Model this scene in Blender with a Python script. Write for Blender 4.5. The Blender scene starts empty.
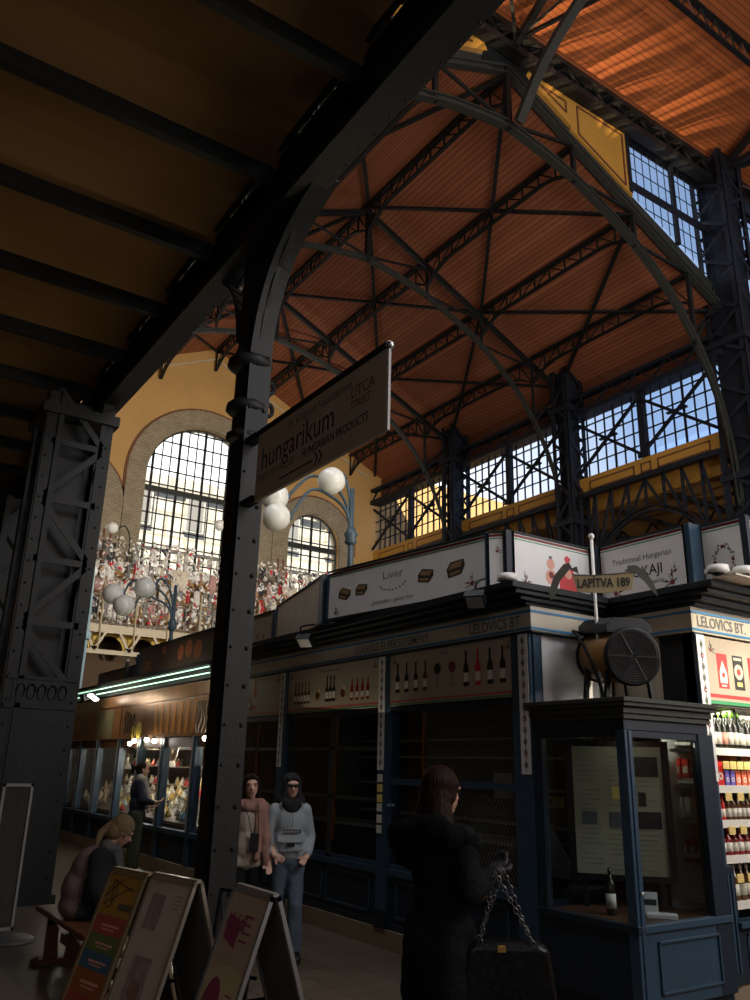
import bpy, bmesh, math, random
from mathutils import Vector, Matrix
random.seed(7)
SC = bpy.context.scene
COL = SC.collection
PI = math.pi
V = Vector

# ------------------------------------------------------------------ camera
cam_d = bpy.data.cameras.new('camera')
cam_d.sensor_fit = 'VERTICAL'; cam_d.sensor_height = 36.0; cam_d.lens = 36.0 * 0.8083
cam_d.clip_end = 300
cam = bpy.data.objects.new('camera', cam_d); COL.objects.link(cam)
_pi, _ro, _ya = math.radians(18.2), math.radians(1.333), math.radians(56.15)
_fw = V((math.cos(_ya)*math.cos(_pi), math.sin(_ya)*math.cos(_pi), math.sin(_pi)))
_r = V((math.sin(_ya), -math.cos(_ya), 0)); _u = _r.cross(_fw)
_r2 = _r*math.cos(_ro) + _u*math.sin(_ro); _u2 = -_r*math.sin(_ro) + _u*math.cos(_ro)
cam.matrix_world = Matrix(((_r2.x, _u2.x, -_fw.x, 0), (_r2.y, _u2.y, -_fw.y, 0), (_r2.z, _u2.z, -_fw.z, 1.7), (0, 0, 0, 1)))
SC.camera = cam

# ------------------------------------------------------------------ exposure, world
SC.view_settings.view_transform = 'Standard'; SC.view_settings.look = 'None'
SC.view_settings.exposure = 0.0; SC.view_settings.gamma = 1.0
SC.view_settings.use_curve_mapping = False
SC.cycles.max_bounces = 7; SC.cycles.diffuse_bounces = 4; SC.cycles.glossy_bounces = 3
SC.cycles.transparent_max_bounces = 24; SC.cycles.transmission_bounces = 6
SC.cycles.caustics_reflective = False; SC.cycles.caustics_refractive = False
SC.cycles.sample_clamp_indirect = 4.0
SC.cycles.use_denoising = True

W = bpy.data.worlds.new('sky'); SC.world = W; W.use_nodes = True
nt = W.node_tree; nt.nodes.clear()
tc = nt.nodes.new('ShaderNodeTexCoord'); sep = nt.nodes.new('ShaderNodeSeparateXYZ')
nt.links.new(tc.outputs['Generated'], sep.inputs[0])
# hazy bright sky towards +y (sun haze), blue towards +x
mr = nt.nodes.new('ShaderNodeMapRange'); mr.inputs[1].default_value = 0.55; mr.inputs[2].default_value = 0.95
nt.links.new(sep.outputs['Y'], mr.inputs[0])
mx = nt.nodes.new('ShaderNodeMix'); mx.data_type = 'RGBA'
mx.inputs[6].default_value = (0.40, 0.58, 0.90, 1); mx.inputs[7].default_value = (3.0, 2.8, 2.45, 1)
nt.links.new(mr.outputs[0], mx.inputs[0])
mz = nt.nodes.new('ShaderNodeMapRange'); mz.inputs[1].default_value = 0.0; mz.inputs[2].default_value = 0.6
mz.inputs[3].default_value = 1.25; mz.inputs[4].default_value = 0.8
nt.links.new(sep.outputs['Z'], mz.inputs[0])
bg = nt.nodes.new('ShaderNodeBackground'); wo = nt.nodes.new('ShaderNodeOutputWorld')
nt.links.new(mx.outputs[2], bg.inputs['Color']); nt.links.new(mz.outputs[0], bg.inputs['Strength'])
nt.links.new(bg.outputs[0], wo.inputs['Surface'])

# ------------------------------------------------------------------ lights
def lamp(kind, name, loc, energy, color=(1, 1, 1), target=None, **kw):
    d = bpy.data.lights.new(name, kind); d.energy = energy; d.color = color
    for k, v in kw.items(): setattr(d, k, v)
    o = bpy.data.objects.new(name, d); COL.objects.link(o); o.location = loc
    if target is not None:
        o.rotation_euler = (V(target) - V(loc)).to_track_quat('-Z', 'Y').to_euler()
    return o
WARM = (1.0, 0.80, 0.55); DAY = (1.0, 0.93, 0.82)
# low winter sun: reaches the end facade outside and the outer roofs
lamp('SUN', 'sun', (0, 0, 30), 15.0, (1.0, 0.93, 0.82), target=(9, 14, 17), angle=0.01)
# spots added under the eave to throw streaks of light on the transept boards
# (noise across each beam shapes the streaks in place of reflected sun)
def streaky(o, k):
    d = o.data; d.use_nodes = True; t = d.node_tree; em = t.nodes['Emission']
    g = t.nodes.new('ShaderNodeNewGeometry'); dt = t.nodes.new('ShaderNodeVectorMath'); dt.operation = 'DOT_PRODUCT'; dt.inputs[1].default_value = (1.0, 0.75, 0.0)
    t.links.new(g.outputs['Incoming'], dt.inputs[0])
    m1 = t.nodes.new('ShaderNodeMath'); m1.operation = 'MULTIPLY'; m1.inputs[1].default_value = k; t.links.new(dt.outputs['Value'], m1.inputs[0])
    n = t.nodes.new('ShaderNodeTexNoise'); n.noise_dimensions = '1D'; n.inputs['Scale'].default_value = 1.0; n.inputs['Detail'].default_value = 3; t.links.new(m1.outputs[0], n.inputs['W'])
    r = t.nodes.new('ShaderNodeMapRange'); r.inputs[1].default_value = 0.46; r.inputs[2].default_value = 0.60; t.links.new(n.outputs[0], r.inputs[0])
    t.links.new(r.outputs[0], em.inputs['Strength'])
for _x, _e in ((8.2, 260), (10.2, 330), (12.2, 300), (14.4, 260), (18.6, 220)):
    streaky(lamp('SPOT', 'roof_streak_spot', (_x, 8.62, 14.6), _e, (1.0, 0.70, 0.40), target=(_x+0.35, 9.0, 16.8), spot_size=math.radians(78), spot_blend=1.0, shadow_soft_size=0.0), 9.0)
# unseen area lamp added inside the hall to brighten the nave roof
lamp('AREA', 'nave_roof_fill', (9.5, -1.0, 5.0), 620, (1.0, 0.92, 0.85), target=(11.0, 15.0, 14.0), shape='RECTANGLE', size=7.0, size_y=5.0)
# spot added inside the hall to brighten the end wall and balcony
lamp('SPOT', 'end_wall_fill', (9.0, 12.0, 7.6), 2600, (1.0, 0.90, 0.76), target=(9.0, 24.2, 8.6), spot_size=math.radians(95), spot_blend=0.8, shadow_soft_size=0.0)
# spot added for an assumed shaft of sun on the right hand stall corner
lamp('SPOT', 'assumed_sun_spot', (9.5, -6.0, 7.0), 9000, (1.0, 0.84, 0.62), target=(7.1, 4.2, 2.75), spot_size=math.radians(10.5), spot_blend=0.35, shadow_soft_size=0.0)
# unseen fill lamps added behind the camera and high on the right
lamp('AREA', 'rear_fill', (-4.5, -6.0, 4.6), 100, (0.95, 0.96, 1.0), target=(5.0, 6.0, 2.2), shape='RECTANGLE', size=6.0, size_y=3.0)
lamp('AREA', 'transept_fill', (8.5, -6.0, 12.5), 900, (0.94, 0.96, 1.0), target=(6.0, 6.5, 3.4), shape='RECTANGLE', size=7.0, size_y=4.0)
# unseen area lamp added above the gallery ceiling to brighten the stall signs
lamp('AREA', 'near_side_fill', (2.75, 6.5, 10.2), 330, (0.95, 0.97, 1.0), target=(7.5, 6.3, 3.2), shape='RECTANGLE', size=9.0, size_y=2.0)
# up-facing area lamps added on stall roofs and sign tops to brighten the ceilings
lamp('AREA', 'stall_roof_fill', (6.7, 8.3, 3.42), 22, (1.0, 0.84, 0.62), target=(3.5, 8.0, 8.0), shape='RECTANGLE', size=2.0, size_y=5.0)
lamp('AREA', 'shop_roof_fill', (6.9, 15.5, 3.42), 25, (1.0, 0.84, 0.62), target=(5.0, 15.0, 8.0), shape='RECTANGLE', size=2.0, size_y=7.0)
lamp('AREA', 'sign_top_fill', (4.93, 8.0, 3.90), 24, (1.0, 0.84, 0.58), target=(4.0, 8.0, 6.0), shape='RECTANGLE', size=0.12, size_y=5.5)
lamp('SPOT', 'far_aisle_spot', (19.0, 2.0, 3.5), 900, (1.0, 0.88, 0.7), target=(18.5, 14.0, 8.3), spot_size=math.radians(80), spot_blend=0.8, shadow_soft_size=0.0)  # unseen spot aimed up at the far aisle ceiling

# ------------------------------------------------------------------ materials
MATS = {}
def mat(name, col, rough=0.6, metal=0.0, var=0.0, vscale=6.0, bump=0.0, bscale=30.0, emit=0.0, spec=0.5):
    if name in MATS: return MATS[name]
    m = bpy.data.materials.new(name); m.use_nodes = True
    t = m.node_tree; b = t.nodes['Principled BSDF']
    c = tuple(col) + (1,)
    b.inputs['Base Color'].default_value = c
    b.inputs['Roughness'].default_value = rough; b.inputs['Metallic'].default_value = metal
    b.inputs['Specular IOR Level'].default_value = spec
    if var or bump:
        tc = t.nodes.new('ShaderNodeTexCoord')
    if var:
        n = t.nodes.new('ShaderNodeTexNoise'); n.inputs['Scale'].default_value = vscale; n.inputs['Detail'].default_value = 5
        t.links.new(tc.outputs['Object'], n.inputs['Vector'])
        x = t.nodes.new('ShaderNodeMix'); x.data_type = 'RGBA'
        x.inputs[6].default_value = tuple(max(0, k*(1-var)) for k in col) + (1,)
        x.inputs[7].default_value = tuple(min(1, k*(1+var)) for k in col) + (1,)
        t.links.new(n.outputs[0], x.inputs[0]); t.links.new(x.outputs[2], b.inputs['Base Color'])
    if bump:
        n2 = t.nodes.new('ShaderNodeTexNoise'); n2.inputs['Scale'].default_value = bscale
        t.links.new(tc.outputs['Object'], n2.inputs['Vector'])
        bp = t.nodes.new('ShaderNodeBump'); bp.inputs['Strength'].default_value = bump; bp.inputs['Distance'].default_value = 0.01
        t.links.new(n2.outputs[0], bp.inputs['Height']); t.links.new(bp.outputs[0], b.inputs['Normal'])
    if emit:
        b.inputs['Emission Color'].default_value = c; b.inputs['Emission Strength'].default_value = emit
    MATS[name] = m
    return m

def hair_mat(name, col, rough=0.55):
    m = mat(name, col, rough, spec=0.1); t = m.node_tree; b = t.nodes['Principled BSDF']
    tc = t.nodes.new('ShaderNodeTexCoord'); mp = t.nodes.new('ShaderNodeMapping'); mp.inputs['Scale'].default_value = (95, 95, 9)
    n = t.nodes.new('ShaderNodeTexNoise'); n.inputs['Scale'].default_value = 1.0; n.inputs['Detail'].default_value = 4
    t.links.new(tc.outputs['Object'], mp.inputs[0]); t.links.new(mp.outputs[0], n.inputs['Vector'])
    x = t.nodes.new('ShaderNodeMix'); x.data_type = 'RGBA'; x.inputs[6].default_value = tuple(k*0.35 for k in col)+(1,); x.inputs[7].default_value = tuple(min(1, k*1.6) for k in col)+(1,)
    t.links.new(n.outputs[0], x.inputs[0]); t.links.new(x.outputs[2], b.inputs['Base Color'])
    bp = t.nodes.new('ShaderNodeBump'); bp.inputs['Strength'].default_value = 0.9; bp.inputs['Distance'].default_value = 0.008
    t.links.new(n.outputs[0], bp.inputs['Height']); t.links.new(bp.outputs[0], b.inputs['Normal'])
    return m

def glass_mat(name, tint=(0.9, 0.95, 1.0), refl=0.12, body=0.0, bodycol=(0.5, 0.6, 0.7)):
    m = bpy.data.materials.new(name); m.use_nodes = True; t = m.node_tree; t.nodes.clear()
    out = t.nodes.new('ShaderNodeOutputMaterial'); tr = t.nodes.new('ShaderNodeBsdfTransparent')
    tr.inputs[0].default_value = tint + (1,)
    gl = t.nodes.new('ShaderNodeBsdfGlossy'); gl.inputs['Roughness'].default_value = 0.03; gl.inputs[0].default_value = (1, 1, 1, 1)
    lw = t.nodes.new('ShaderNodeLayerWeight'); lw.inputs[0].default_value = 0.5
    pw = t.nodes.new('ShaderNodeMath'); pw.operation = 'POWER'; pw.inputs[1].default_value = 5.0; t.links.new(lw.outputs['Facing'], pw.inputs[0])
    fr = t.nodes.new('ShaderNodeMath'); fr.operation = 'MULTIPLY_ADD'; fr.inputs[1].default_value = 0.5; fr.inputs[2].default_value = 0.03; t.links.new(pw.outputs[0], fr.inputs[0])
    mx1 = t.nodes.new('ShaderNodeMixShader')
    t.links.new(fr.outputs[0], mx1.inputs[0]); t.links.new(tr.outputs[0], mx1.inputs[1]); t.links.new(gl.outputs[0], mx1.inputs[2])
    last = mx1
    if body:
        di = t.nodes.new('ShaderNodeBsdfTranslucent'); di.inputs[0].default_value = bodycol + (1,)
        mx2 = t.nodes.new('ShaderNodeMixShader'); mx2.inputs[0].default_value = body
        t.links.new(mx1.outputs[0], mx2.inputs[1]); t.links.new(di.outputs[0], mx2.inputs[2]); last = mx2
    t.links.new(last.outputs[0], out.inputs[0])
    MATS[name] = m
    return m

def stripes_mat(name, col, dark, axis, period, width=0.12, rough=0.7, along=None, var=0.15, spec=0.2):
    """boards: thin dark joints every `period` metres across `axis` (object = world coordinates)"""
    m = bpy.data.materials.new(name); m.use_nodes = True; t = m.node_tree; b = t.nodes['Principled BSDF']
    tc = t.nodes.new('ShaderNodeTexCoord'); s = t.nodes.new('ShaderNodeSeparateXYZ')
    t.links.new(tc.outputs['Object'], s.inputs[0])
    dv = t.nodes.new('ShaderNodeMath'); dv.operation = 'DIVIDE'; dv.inputs[1].default_value = period
    t.links.new(s.outputs[axis], dv.inputs[0])
    fr = t.nodes.new('ShaderNodeMath'); fr.operation = 'FRACT'; t.links.new(dv.outputs[0], fr.inputs[0])
    lt = t.nodes.new('ShaderNodeMath'); lt.operation = 'LESS_THAN'; lt.inputs[1].default_value = width
    t.links.new(fr.outputs[0], lt.inputs[0])
    fl = t.nodes.new('ShaderNodeMath'); fl.operation = 'FLOOR'; t.links.new(dv.outputs[0], fl.inputs[0])
    wn = t.nodes.new('ShaderNodeTexWhiteNoise'); wn.noise_dimensions = '1D'; t.links.new(fl.outputs[0], wn.inputs['W'])
    v = t.nodes.new('ShaderNodeMix'); v.data_type = 'RGBA'
    v.inputs[6].default_value = tuple(k*(1-var) for k in col) + (1,); v.inputs[7].default_value = tuple(min(1, k*(1+var)) for k in col) + (1,)
    t.links.new(wn.outputs[0], v.inputs[0])
    x = t.nodes.new('ShaderNodeMix'); x.data_type = 'RGBA'; x.inputs[7].default_value = tuple(dark) + (1,)
    t.links.new(lt.outputs[0], x.inputs[0]); t.links.new(v.outputs[2], x.inputs[6]); t.links.new(x.outputs[2], b.inputs['Base Color'])
    b.inputs['Roughness'].default_value = rough; b.inputs['Specular IOR Level'].default_value = spec
    MATS[name] = m
    return m

def brick_mat(name, c1, c2, mortar, scale, bw=0.5, bh=0.25, msize=0.02, rough=0.7, axes='XZ', bump=0.3, spec=0.3, off=0.5):
    m = bpy.data.materials.new(name); m.use_nodes = True; t = m.node_tree; b = t.nodes['Principled BSDF']
    tc = t.nodes.new('ShaderNodeTexCoord'); s = t.nodes.new('ShaderNodeSeparateXYZ'); cb = t.nodes.new('ShaderNodeCombineXYZ')
    t.links.new(tc.outputs['Object'], s.inputs[0])
    t.links.new(s.outputs['XYZ'.index(axes[0])], cb.inputs[0]); t.links.new(s.outputs['XYZ'.index(axes[1])], cb.inputs[1])
    br = t.nodes.new('ShaderNodeTexBrick'); br.inputs['Scale'].default_value = scale
    br.inputs['Color1'].default_value = c1 + (1,); br.inputs['Color2'].default_value = c2 + (1,); br.inputs['Mortar'].default_value = mortar + (1,)
    br.inputs['Mortar Size'].default_value = msize; br.inputs['Brick Width'].default_value = bw; br.inputs['Row Height'].default_value = bh
    br.offset = off
    t.links.new(cb.outputs[0], br.inputs['Vector'])
    n = t.nodes.new('ShaderNodeTexNoise'); n.inputs['Scale'].default_value = 2.5; n.inputs['Detail'].default_value = 6
    t.links.new(cb.outputs[0], n.inputs['Vector'])
    mm = t.nodes.new('ShaderNodeMix'); mm.data_type = 'RGBA'; mm.blend_type = 'MULTIPLY'; mm.inputs[0].default_value = 0.5
    t.links.new(br.outputs['Color'], mm.inputs[6]); t.links.new(n.outputs[0], mm.inputs[7])
    t.links.new(mm.outputs[2], b.inputs['Base Color'])
    bp = t.nodes.new('ShaderNodeBump'); bp.inputs['Strength'].default_value = bump; bp.inputs['Distance'].default_value = 0.01; bp.invert = True
    t.links.new(br.outputs['Fac'], bp.inputs['Height']); t.links.new(bp.outputs[0], b.inputs['Normal'])
    b.inputs['Roughness'].default_value = rough; b.inputs['Specular IOR Level'].default_value = spec
    MATS[name] = m
    return m

IRON = mat('black_iron', (0.010, 0.011, 0.011), 0.55, 0.0, 0.35, 9, 0.25, 25, spec=0.3)
IRONG = mat('grey_green_iron', (0.034, 0.036, 0.031), 0.55, 0.0, 0.35, 9, 0.25, 25, spec=0.3)
IRONF = mat('dark_grey_iron', (0.009, 0.0095, 0.0095), 0.55, 0.0, 0.3, 9, 0.25, 25, spec=0.3)
IRONB = mat('blue_black_iron', (0.011, 0.014, 0.022), 0.55, 0.0, 0.3, 9, 0.2, 25, spec=0.3)
NAVY = mat('navy_paint', (0.022, 0.050, 0.085), 0.38, 0.0, 0.2, 8, 0.1, 40)
NAVYD = mat('dark_navy_paint', (0.010, 0.018, 0.030), 0.45, 0.0, 0.2, 8, 0.1, 40, spec=0.3)
CORN = mat('cornice_black', (0.010, 0.013, 0.016), 0.5, 0.0, 0.2, 6, 0.1, 30, spec=0.25)
CREAM = mat('cream_board', (0.44, 0.40, 0.32), 0.5, 0, 0.06, 3)
WHITEB = mat('white_board', (0.62, 0.63, 0.64), 0.5, 0, 0.10, 5)
POSTER = mat('poster_print', (0.34, 0.295, 0.23), 0.45, 0, 0.06, 4)
BLUEL = mat('blue_line', (0.03, 0.17, 0.36), 0.5)
GREYTX = mat('grey_lettering', (0.10, 0.11, 0.12), 0.6)
BLACKTX = mat('black_lettering', (0.012, 0.012, 0.012), 0.6)
REDL = mat('red_print', (0.50, 0.03, 0.03), 0.5)
REDD = mat('dark_red_print', (0.16, 0.02, 0.02), 0.5)
GREENL = mat('green_print', (0.03, 0.22, 0.09), 0.5)
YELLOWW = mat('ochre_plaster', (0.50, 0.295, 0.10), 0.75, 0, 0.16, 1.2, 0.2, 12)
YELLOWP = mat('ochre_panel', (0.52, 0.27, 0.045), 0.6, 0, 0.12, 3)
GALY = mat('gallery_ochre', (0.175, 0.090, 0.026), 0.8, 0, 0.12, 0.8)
BROWNT = mat('brown_trim_paint', (0.16, 0.055, 0.025), 0.7)
STONE = mat('stone_plinth', (0.20, 0.155, 0.10), 0.7, 0, 0.25, 5, 0.3, 20)
BOARDS = stripes_mat('orange_roof_boards', (0.30, 0.105, 0.052), (0.17, 0.055, 0.026), 0, 0.115, 0.22)
BOARDST = stripes_mat('transept_roof_boards', (0.33, 0.098, 0.030), (0.17, 0.05, 0.02), 1, 0.10, 0.2)
BRICKW = brick_mat('patterned_brick', (0.50, 0.42, 0.28), (0.38, 0.31, 0.20), (0.26, 0.21, 0.14), 1.0, 0.15, 0.06, 0.010)
FLOORM = brick_mat('floor_tiles', (0.16, 0.125, 0.09), (0.13, 0.10, 0.072), (0.05, 0.042, 0.032), 1.0, 0.30, 0.30, 0.006, 0.35, 'XY', 0.15, 0.5, 0.0)
GLASSC = glass_mat('clear_glass', (0.80, 0.84, 0.86))
GLASSW = glass_mat('window_glass', (0.93, 0.96, 1.0))
CHROME = mat('brushed_steel', (0.55, 0.56, 0.57), 0.3, 1.0)
ALU = mat('aluminium_frame', (0.42, 0.42, 0.42), 0.4, 0.6)
GOLDM = mat('gold_metal', (0.65, 0.42, 0.12), 0.3, 1.0)
WHITEP = mat('white_plastic', (0.68, 0.68, 0.66), 0.4)
BLACKP = mat('black_plastic', (0.008, 0.008, 0.009), 0.45, spec=0.25)
GLOBE = mat('opal_glass', (0.85, 0.86, 0.80), 0.15, 0, spec=0.6)
LAMPB = mat('lamp_post_blue', (0.055, 0.095, 0.125), 0.4, 0, 0.2, 10)
LAMPC = mat('pale_blue_post', (0.32, 0.48, 0.55), 0.4, 0, 0.2, 10)
BEIGEI = mat('beige_iron', (0.50, 0.42, 0.28), 0.5, 0, 0.15, 6)
WOODD = mat('dark_wood', (0.085, 0.035, 0.015), 0.45, 0, 0.35, 5, 0.2, 30)

# ------------------------------------------------------------------ mesh builder
def worldloc(o):
    p = V((0, 0, 0))
    while o is not None:
        p = p + o.location; o = o.parent
    return p

class MB:
    def __init__(s): s.v = []; s.f = []; s.m = []; s.mats = []; s.sm = []
    def mi(s, m):
        if m not in s.mats: s.mats.append(m)
        return s.mats.index(m)
    def add(s, vs, fs, m, smooth=False):
        o = len(s.v); k = s.mi(m); s.v += [tuple(p) for p in vs]
        for f in fs: s.f.append([o+i for i in f]); s.m.append(k); s.sm.append(smooth)
        return s
    def box(s, x0, x1, y0, y1, z0, z1, m):
        vs = [(x, y, z) for x in (x0, x1) for y in (y0, y1) for z in (z0, z1)]
        return s.add(vs, [(0, 1, 3, 2), (4, 6, 7, 5), (0, 4, 5, 1), (2, 3, 7, 6), (0, 2, 6, 4), (1, 5, 7, 3)], m)
    def obox(s, c, u, v, w, m):
        c, u, v, w = V(c), V(u), V(v), V(w)
        vs = [c + a*u + b*v + d*w for a in (-1, 1) for b in (-1, 1) for d in (-1, 1)]
        return s.add(vs, [(0, 1, 3, 2), (4, 6, 7, 5), (0, 4, 5, 1), (2, 3, 7, 6), (0, 2, 6, 4), (1, 5, 7, 3)], m)
    def bar(s, p0, p1, w, h, m, up=(0, 0, 1)):
        """rectangular bar: w = width across, h = height along up"""
        p0, p1 = V(p0), V(p1); d = p1 - p0
        if d.length < 1e-6: return s
        dn = d.normalized(); up = V(up)
        if abs(dn.dot(up)) > 0.98: up = V((0, 1, 0)) if abs(dn.y) < 0.9 else V((1, 0, 0))
        side = dn.cross(up).normalized(); u2 = side.cross(dn).normalized()
        return s.obox((p0+p1)/2, d/2, side*w/2, u2*h/2, m)
    def poly(s, pts, w, h, m, up=(0, 0, 1)):
        for a, b in zip(pts[:-1], pts[1:]): s.bar(a, b, w, h, m, up)
        return s
    def tube(s, pts, r, m, n=8, closed=False):
        pts = [V(p) for p in pts]; rs = r if isinstance(r, (list, tuple)) else [r]*len(pts)
        rings = []; ref = None
        for i, p in enumerate(pts):
            a = pts[i-1] if i else pts[i]; b = pts[i+1] if i < len(pts)-1 else pts[i]
            d = (b-a).normalized() if (b-a).length > 1e-9 else V((0, 0, 1))
            if ref is None: ref = V((0, 0, 1)) if abs(d.z) < 0.9 else V((1, 0, 0))
            sd = d.cross(ref)
            if sd.length < 1e-4: ref = V((0, 1, 0)); sd = d.cross(ref)
            sd.normalize(); up = sd.cross(d).normalized(); ref = up
            rings.append([p + rs[i]*(math.cos(2*PI*k/n)*sd + math.sin(2*PI*k/n)*up) for k in range(n)])
        vs = [q for R in rings for q in R]; fs = []
        for i in range(len(rings)-1):
            for k in range(n): fs.append((i*n+k, i*n+(k+1) % n, (i+1)*n+(k+1) % n, (i+1)*n+k))
        fs.append(tuple(range(n-1, -1, -1))); fs.append(tuple((len(rings)-1)*n+k for k in range(n)))
        return s.add(vs, fs, m, n > 6)
    def cone(s, p0, p1, r0, r1, m, n=16): return s.tube([p0, p1], [r0, r1], m, n)
    def lathe(s, prof, o, m, n=20, axis=(0, 0, 1)):
        ax = V(axis).normalized(); a = V((1, 0, 0)) if abs(ax.x) < 0.9 else V((0, 1, 0))
        u = ax.cross(a).normalized(); v = ax.cross(u).normalized(); o = V(o)
        vs = []; fs = []
        for r, z in prof:
            for k in range(n): vs.append(o + ax*z + r*(math.cos(2*PI*k/n)*u + math.sin(2*PI*k/n)*v))
        for i in range(len(prof)-1):
            for k in range(n): fs.append((i*n+k, i*n+(k+1) % n, (i+1)*n+(k+1) % n, (i+1)*n+k))
        fs.append(tuple(range(n))); fs.append(tuple((len(prof)-1)*n+k for k in range(n-1, -1, -1)))
        return s.add(vs, fs, m, True)
    def ball(s, c, r, m, n=16, sc=(1, 1, 1)):
        k = max(4, n//2); vs = []; fs = []
        c = V(c)
        for i in range(k+1):
            th = PI*i/k
            for j in range(n):
                ph = 2*PI*j/n
                vs.append(c + V((r*sc[0]*math.sin(th)*math.cos(ph), r*sc[1]*math.sin(th)*math.sin(ph), r*sc[2]*math.cos(th))))
        for i in range(k):
            for j in range(n): fs.append((i*n+j, i*n+(j+1) % n, (i+1)*n+(j+1) % n, (i+1)*n+j))
        return s.add(vs, fs, m, True)
    def prism(s, poly, o, u, v, d, m):
        """2D polygon in plane (u, v) at o, extruded by the vector d"""
        o, u, v, d = V(o), V(u), V(v), V(d); n = len(poly)
        vs = [o + u*a + v*b for a, b in poly] + [o + u*a + v*b + d for a, b in poly]
        fs = [tuple(range(n-1, -1, -1)), tuple(range(n, 2*n))] + [(i, (i+1) % n, n+(i+1) % n, n+i) for i in range(n)]
        return s.add(vs, fs, m)
    def disc(s, c, r, o, u, v, d, m, n=14, sx=1.0):
        return s.prism([(c[0]+r*sx*math.cos(2*PI*k/n), c[1]+r*math.sin(2*PI*k/n)) for k in range(n)], o, u, v, d, m)
    def rect(s, a0, a1, b0, b1, o, u, v, d, m): return s.prism([(a0, b0), (a1, b0), (a1, b1), (a0, b1)], o, u, v, d, m)
    def text(s, txt, a, b, size, o, u, v, d, m, align='LEFT', fat=0.0, sx=1.0, shear=0.0):
        cu = bpy.data.curves.new('t', 'FONT'); cu.body = txt; cu.size = size; cu.align_x = align; cu.offset = fat; cu.shear = shear
        cu.resolution_u = 2
        ob = bpy.data.objects.new('t', cu); COL.objects.link(ob)
        dg = bpy.context.evaluated_depsgraph_get(); me = bpy.data.meshes.new_from_object(ob.evaluated_get(dg))
        o, u, v, d = V(o), V(u), V(v), V(d)
        vs = [o + u*(a + p.co.x*sx) + v*(b + p.co.y) + d for p in me.vertices]
        s.add(vs, [tuple(f.vertices) for f in me.polygons], m)
        bpy.data.objects.remove(ob); bpy.data.curves.remove(cu); bpy.data.meshes.remove(me)
        return s
    def build(s, name, parent=None, bevel=0.0, kind=None):
        me = bpy.data.meshes.new(name)
        off = worldloc(parent) if parent is not None else V((0, 0, 0))
        me.from_pydata([tuple(V(p) - off) for p in s.v], [], s.f)
        for mt in s.mats: me.materials.append(mt)
        me.polygons.foreach_set('material_index', s.m)
        me.polygons.foreach_set('use_smooth', s.sm)
        bm = bmesh.new(); bm.from_mesh(me); bmesh.ops.recalc_face_normals(bm, faces=bm.faces); bm.to_mesh(me); bm.free()
        o = bpy.data.objects.new(name, me); COL.objects.link(o)
        if parent is not None: o.parent = parent
        if bevel:
            b = o.modifiers.new('bevel', 'BEVEL'); b.width = bevel; b.segments = 2; b.limit_method = 'ANGLE'
        if kind: o['kind'] = kind
        return o

def tag(o, label=None, cat=None, group=None, kind=None):
    if label: o['label'] = label
    if cat: o['category'] = cat
    if group: o['group'] = group
    if kind: o['kind'] = kind
    return o
def thing(name, loc, label, cat, group=None):
    o = bpy.data.objects.new(name, None); COL.objects.link(o); o.location = loc; o.empty_display_size = 0.1
    return tag(o, label, cat, group)
def struct(mb, name, bevel=0.0): return mb.build(name, kind='structure', bevel=bevel)
KIDS = {}
def dup(root, loc=None, rotz=None, label=None, group=None, parent=None):
    """copy a thing with its parts and sub-parts"""
    r = root.copy(); COL.objects.link(r)
    if parent is not None: r.parent = parent
    if loc is not None: r.location = loc
    if rotz is not None: r.rotation_euler[2] = rotz
    if label: r['label'] = label
    if group: r['group'] = group
    for ch in list(root.children):
        c = ch.copy(); COL.objects.link(c); c.parent = r
        for g in ch.children:
            d = g.copy(); COL.objects.link(d); d.parent = c
    return r
X, Y, Z = V((1, 0, 0)), V((0, 1, 0)), V((0, 0, 1))

# ================================================================== STRUCTURE
def sgroup(name, loc=(0, 0, 0)):
    o = bpy.data.objects.new(name, None); COL.objects.link(o); o.location = loc; o['kind'] = 'structure'
    return o
m = MB(); m.box(-8, 24, -14, 24.2, -0.3, 0, FLOORM); struct(m, 'floor')

# ---- end wall with three arched openings -------------------------------------------------
YE = 24.2
def arcpts(cx, cz, r, a0, a1, n): return [(cx+r*math.cos(a0+(a1-a0)*i/n), cz+r*math.sin(a0+(a1-a0)*i/n)) for i in range(n+1)]
ARCH = [(5.15, 1.05, 9.15), (9.4, 1.98, 10.4), (13.65, 1.05, 9.15)]
m = MB()
def wrect(x0, x1, z0, z1, mt=YELLOWW): m.box(x0, x1, YE, YE+0.45, z0, z1, mt)
edges = [-8, 4.1, 6.2, 7.42, 11.38, 12.6, 14.7, 24]
for i in range(0, 8, 2): wrect(edges[i], edges[i+1], 7.2, 12.4)
wrect(-8, 24, -0.2, 7.2)
for cx, r, zs in ARCH:
    poly = [(cx-r, 12.4)] + [(a, b) for a, b in arcpts(cx, zs, r, PI, 0, 20)] + [(cx+r, 12.4)]
    m.prism(poly, (0, YE, 0), X, Z, (0, 0.45, 0), YELLOWW)
m.prism([(-8, 12.4), (24, 12.4), (24, 12.5), (15.9, 12.5), (9.4, 15.5), (2.9, 12.5), (-8, 12.5)], (0, YE, 0), X, Z, (0, 0.45, 0), YELLOWW)
struct(m, 'wall_back')
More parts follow.
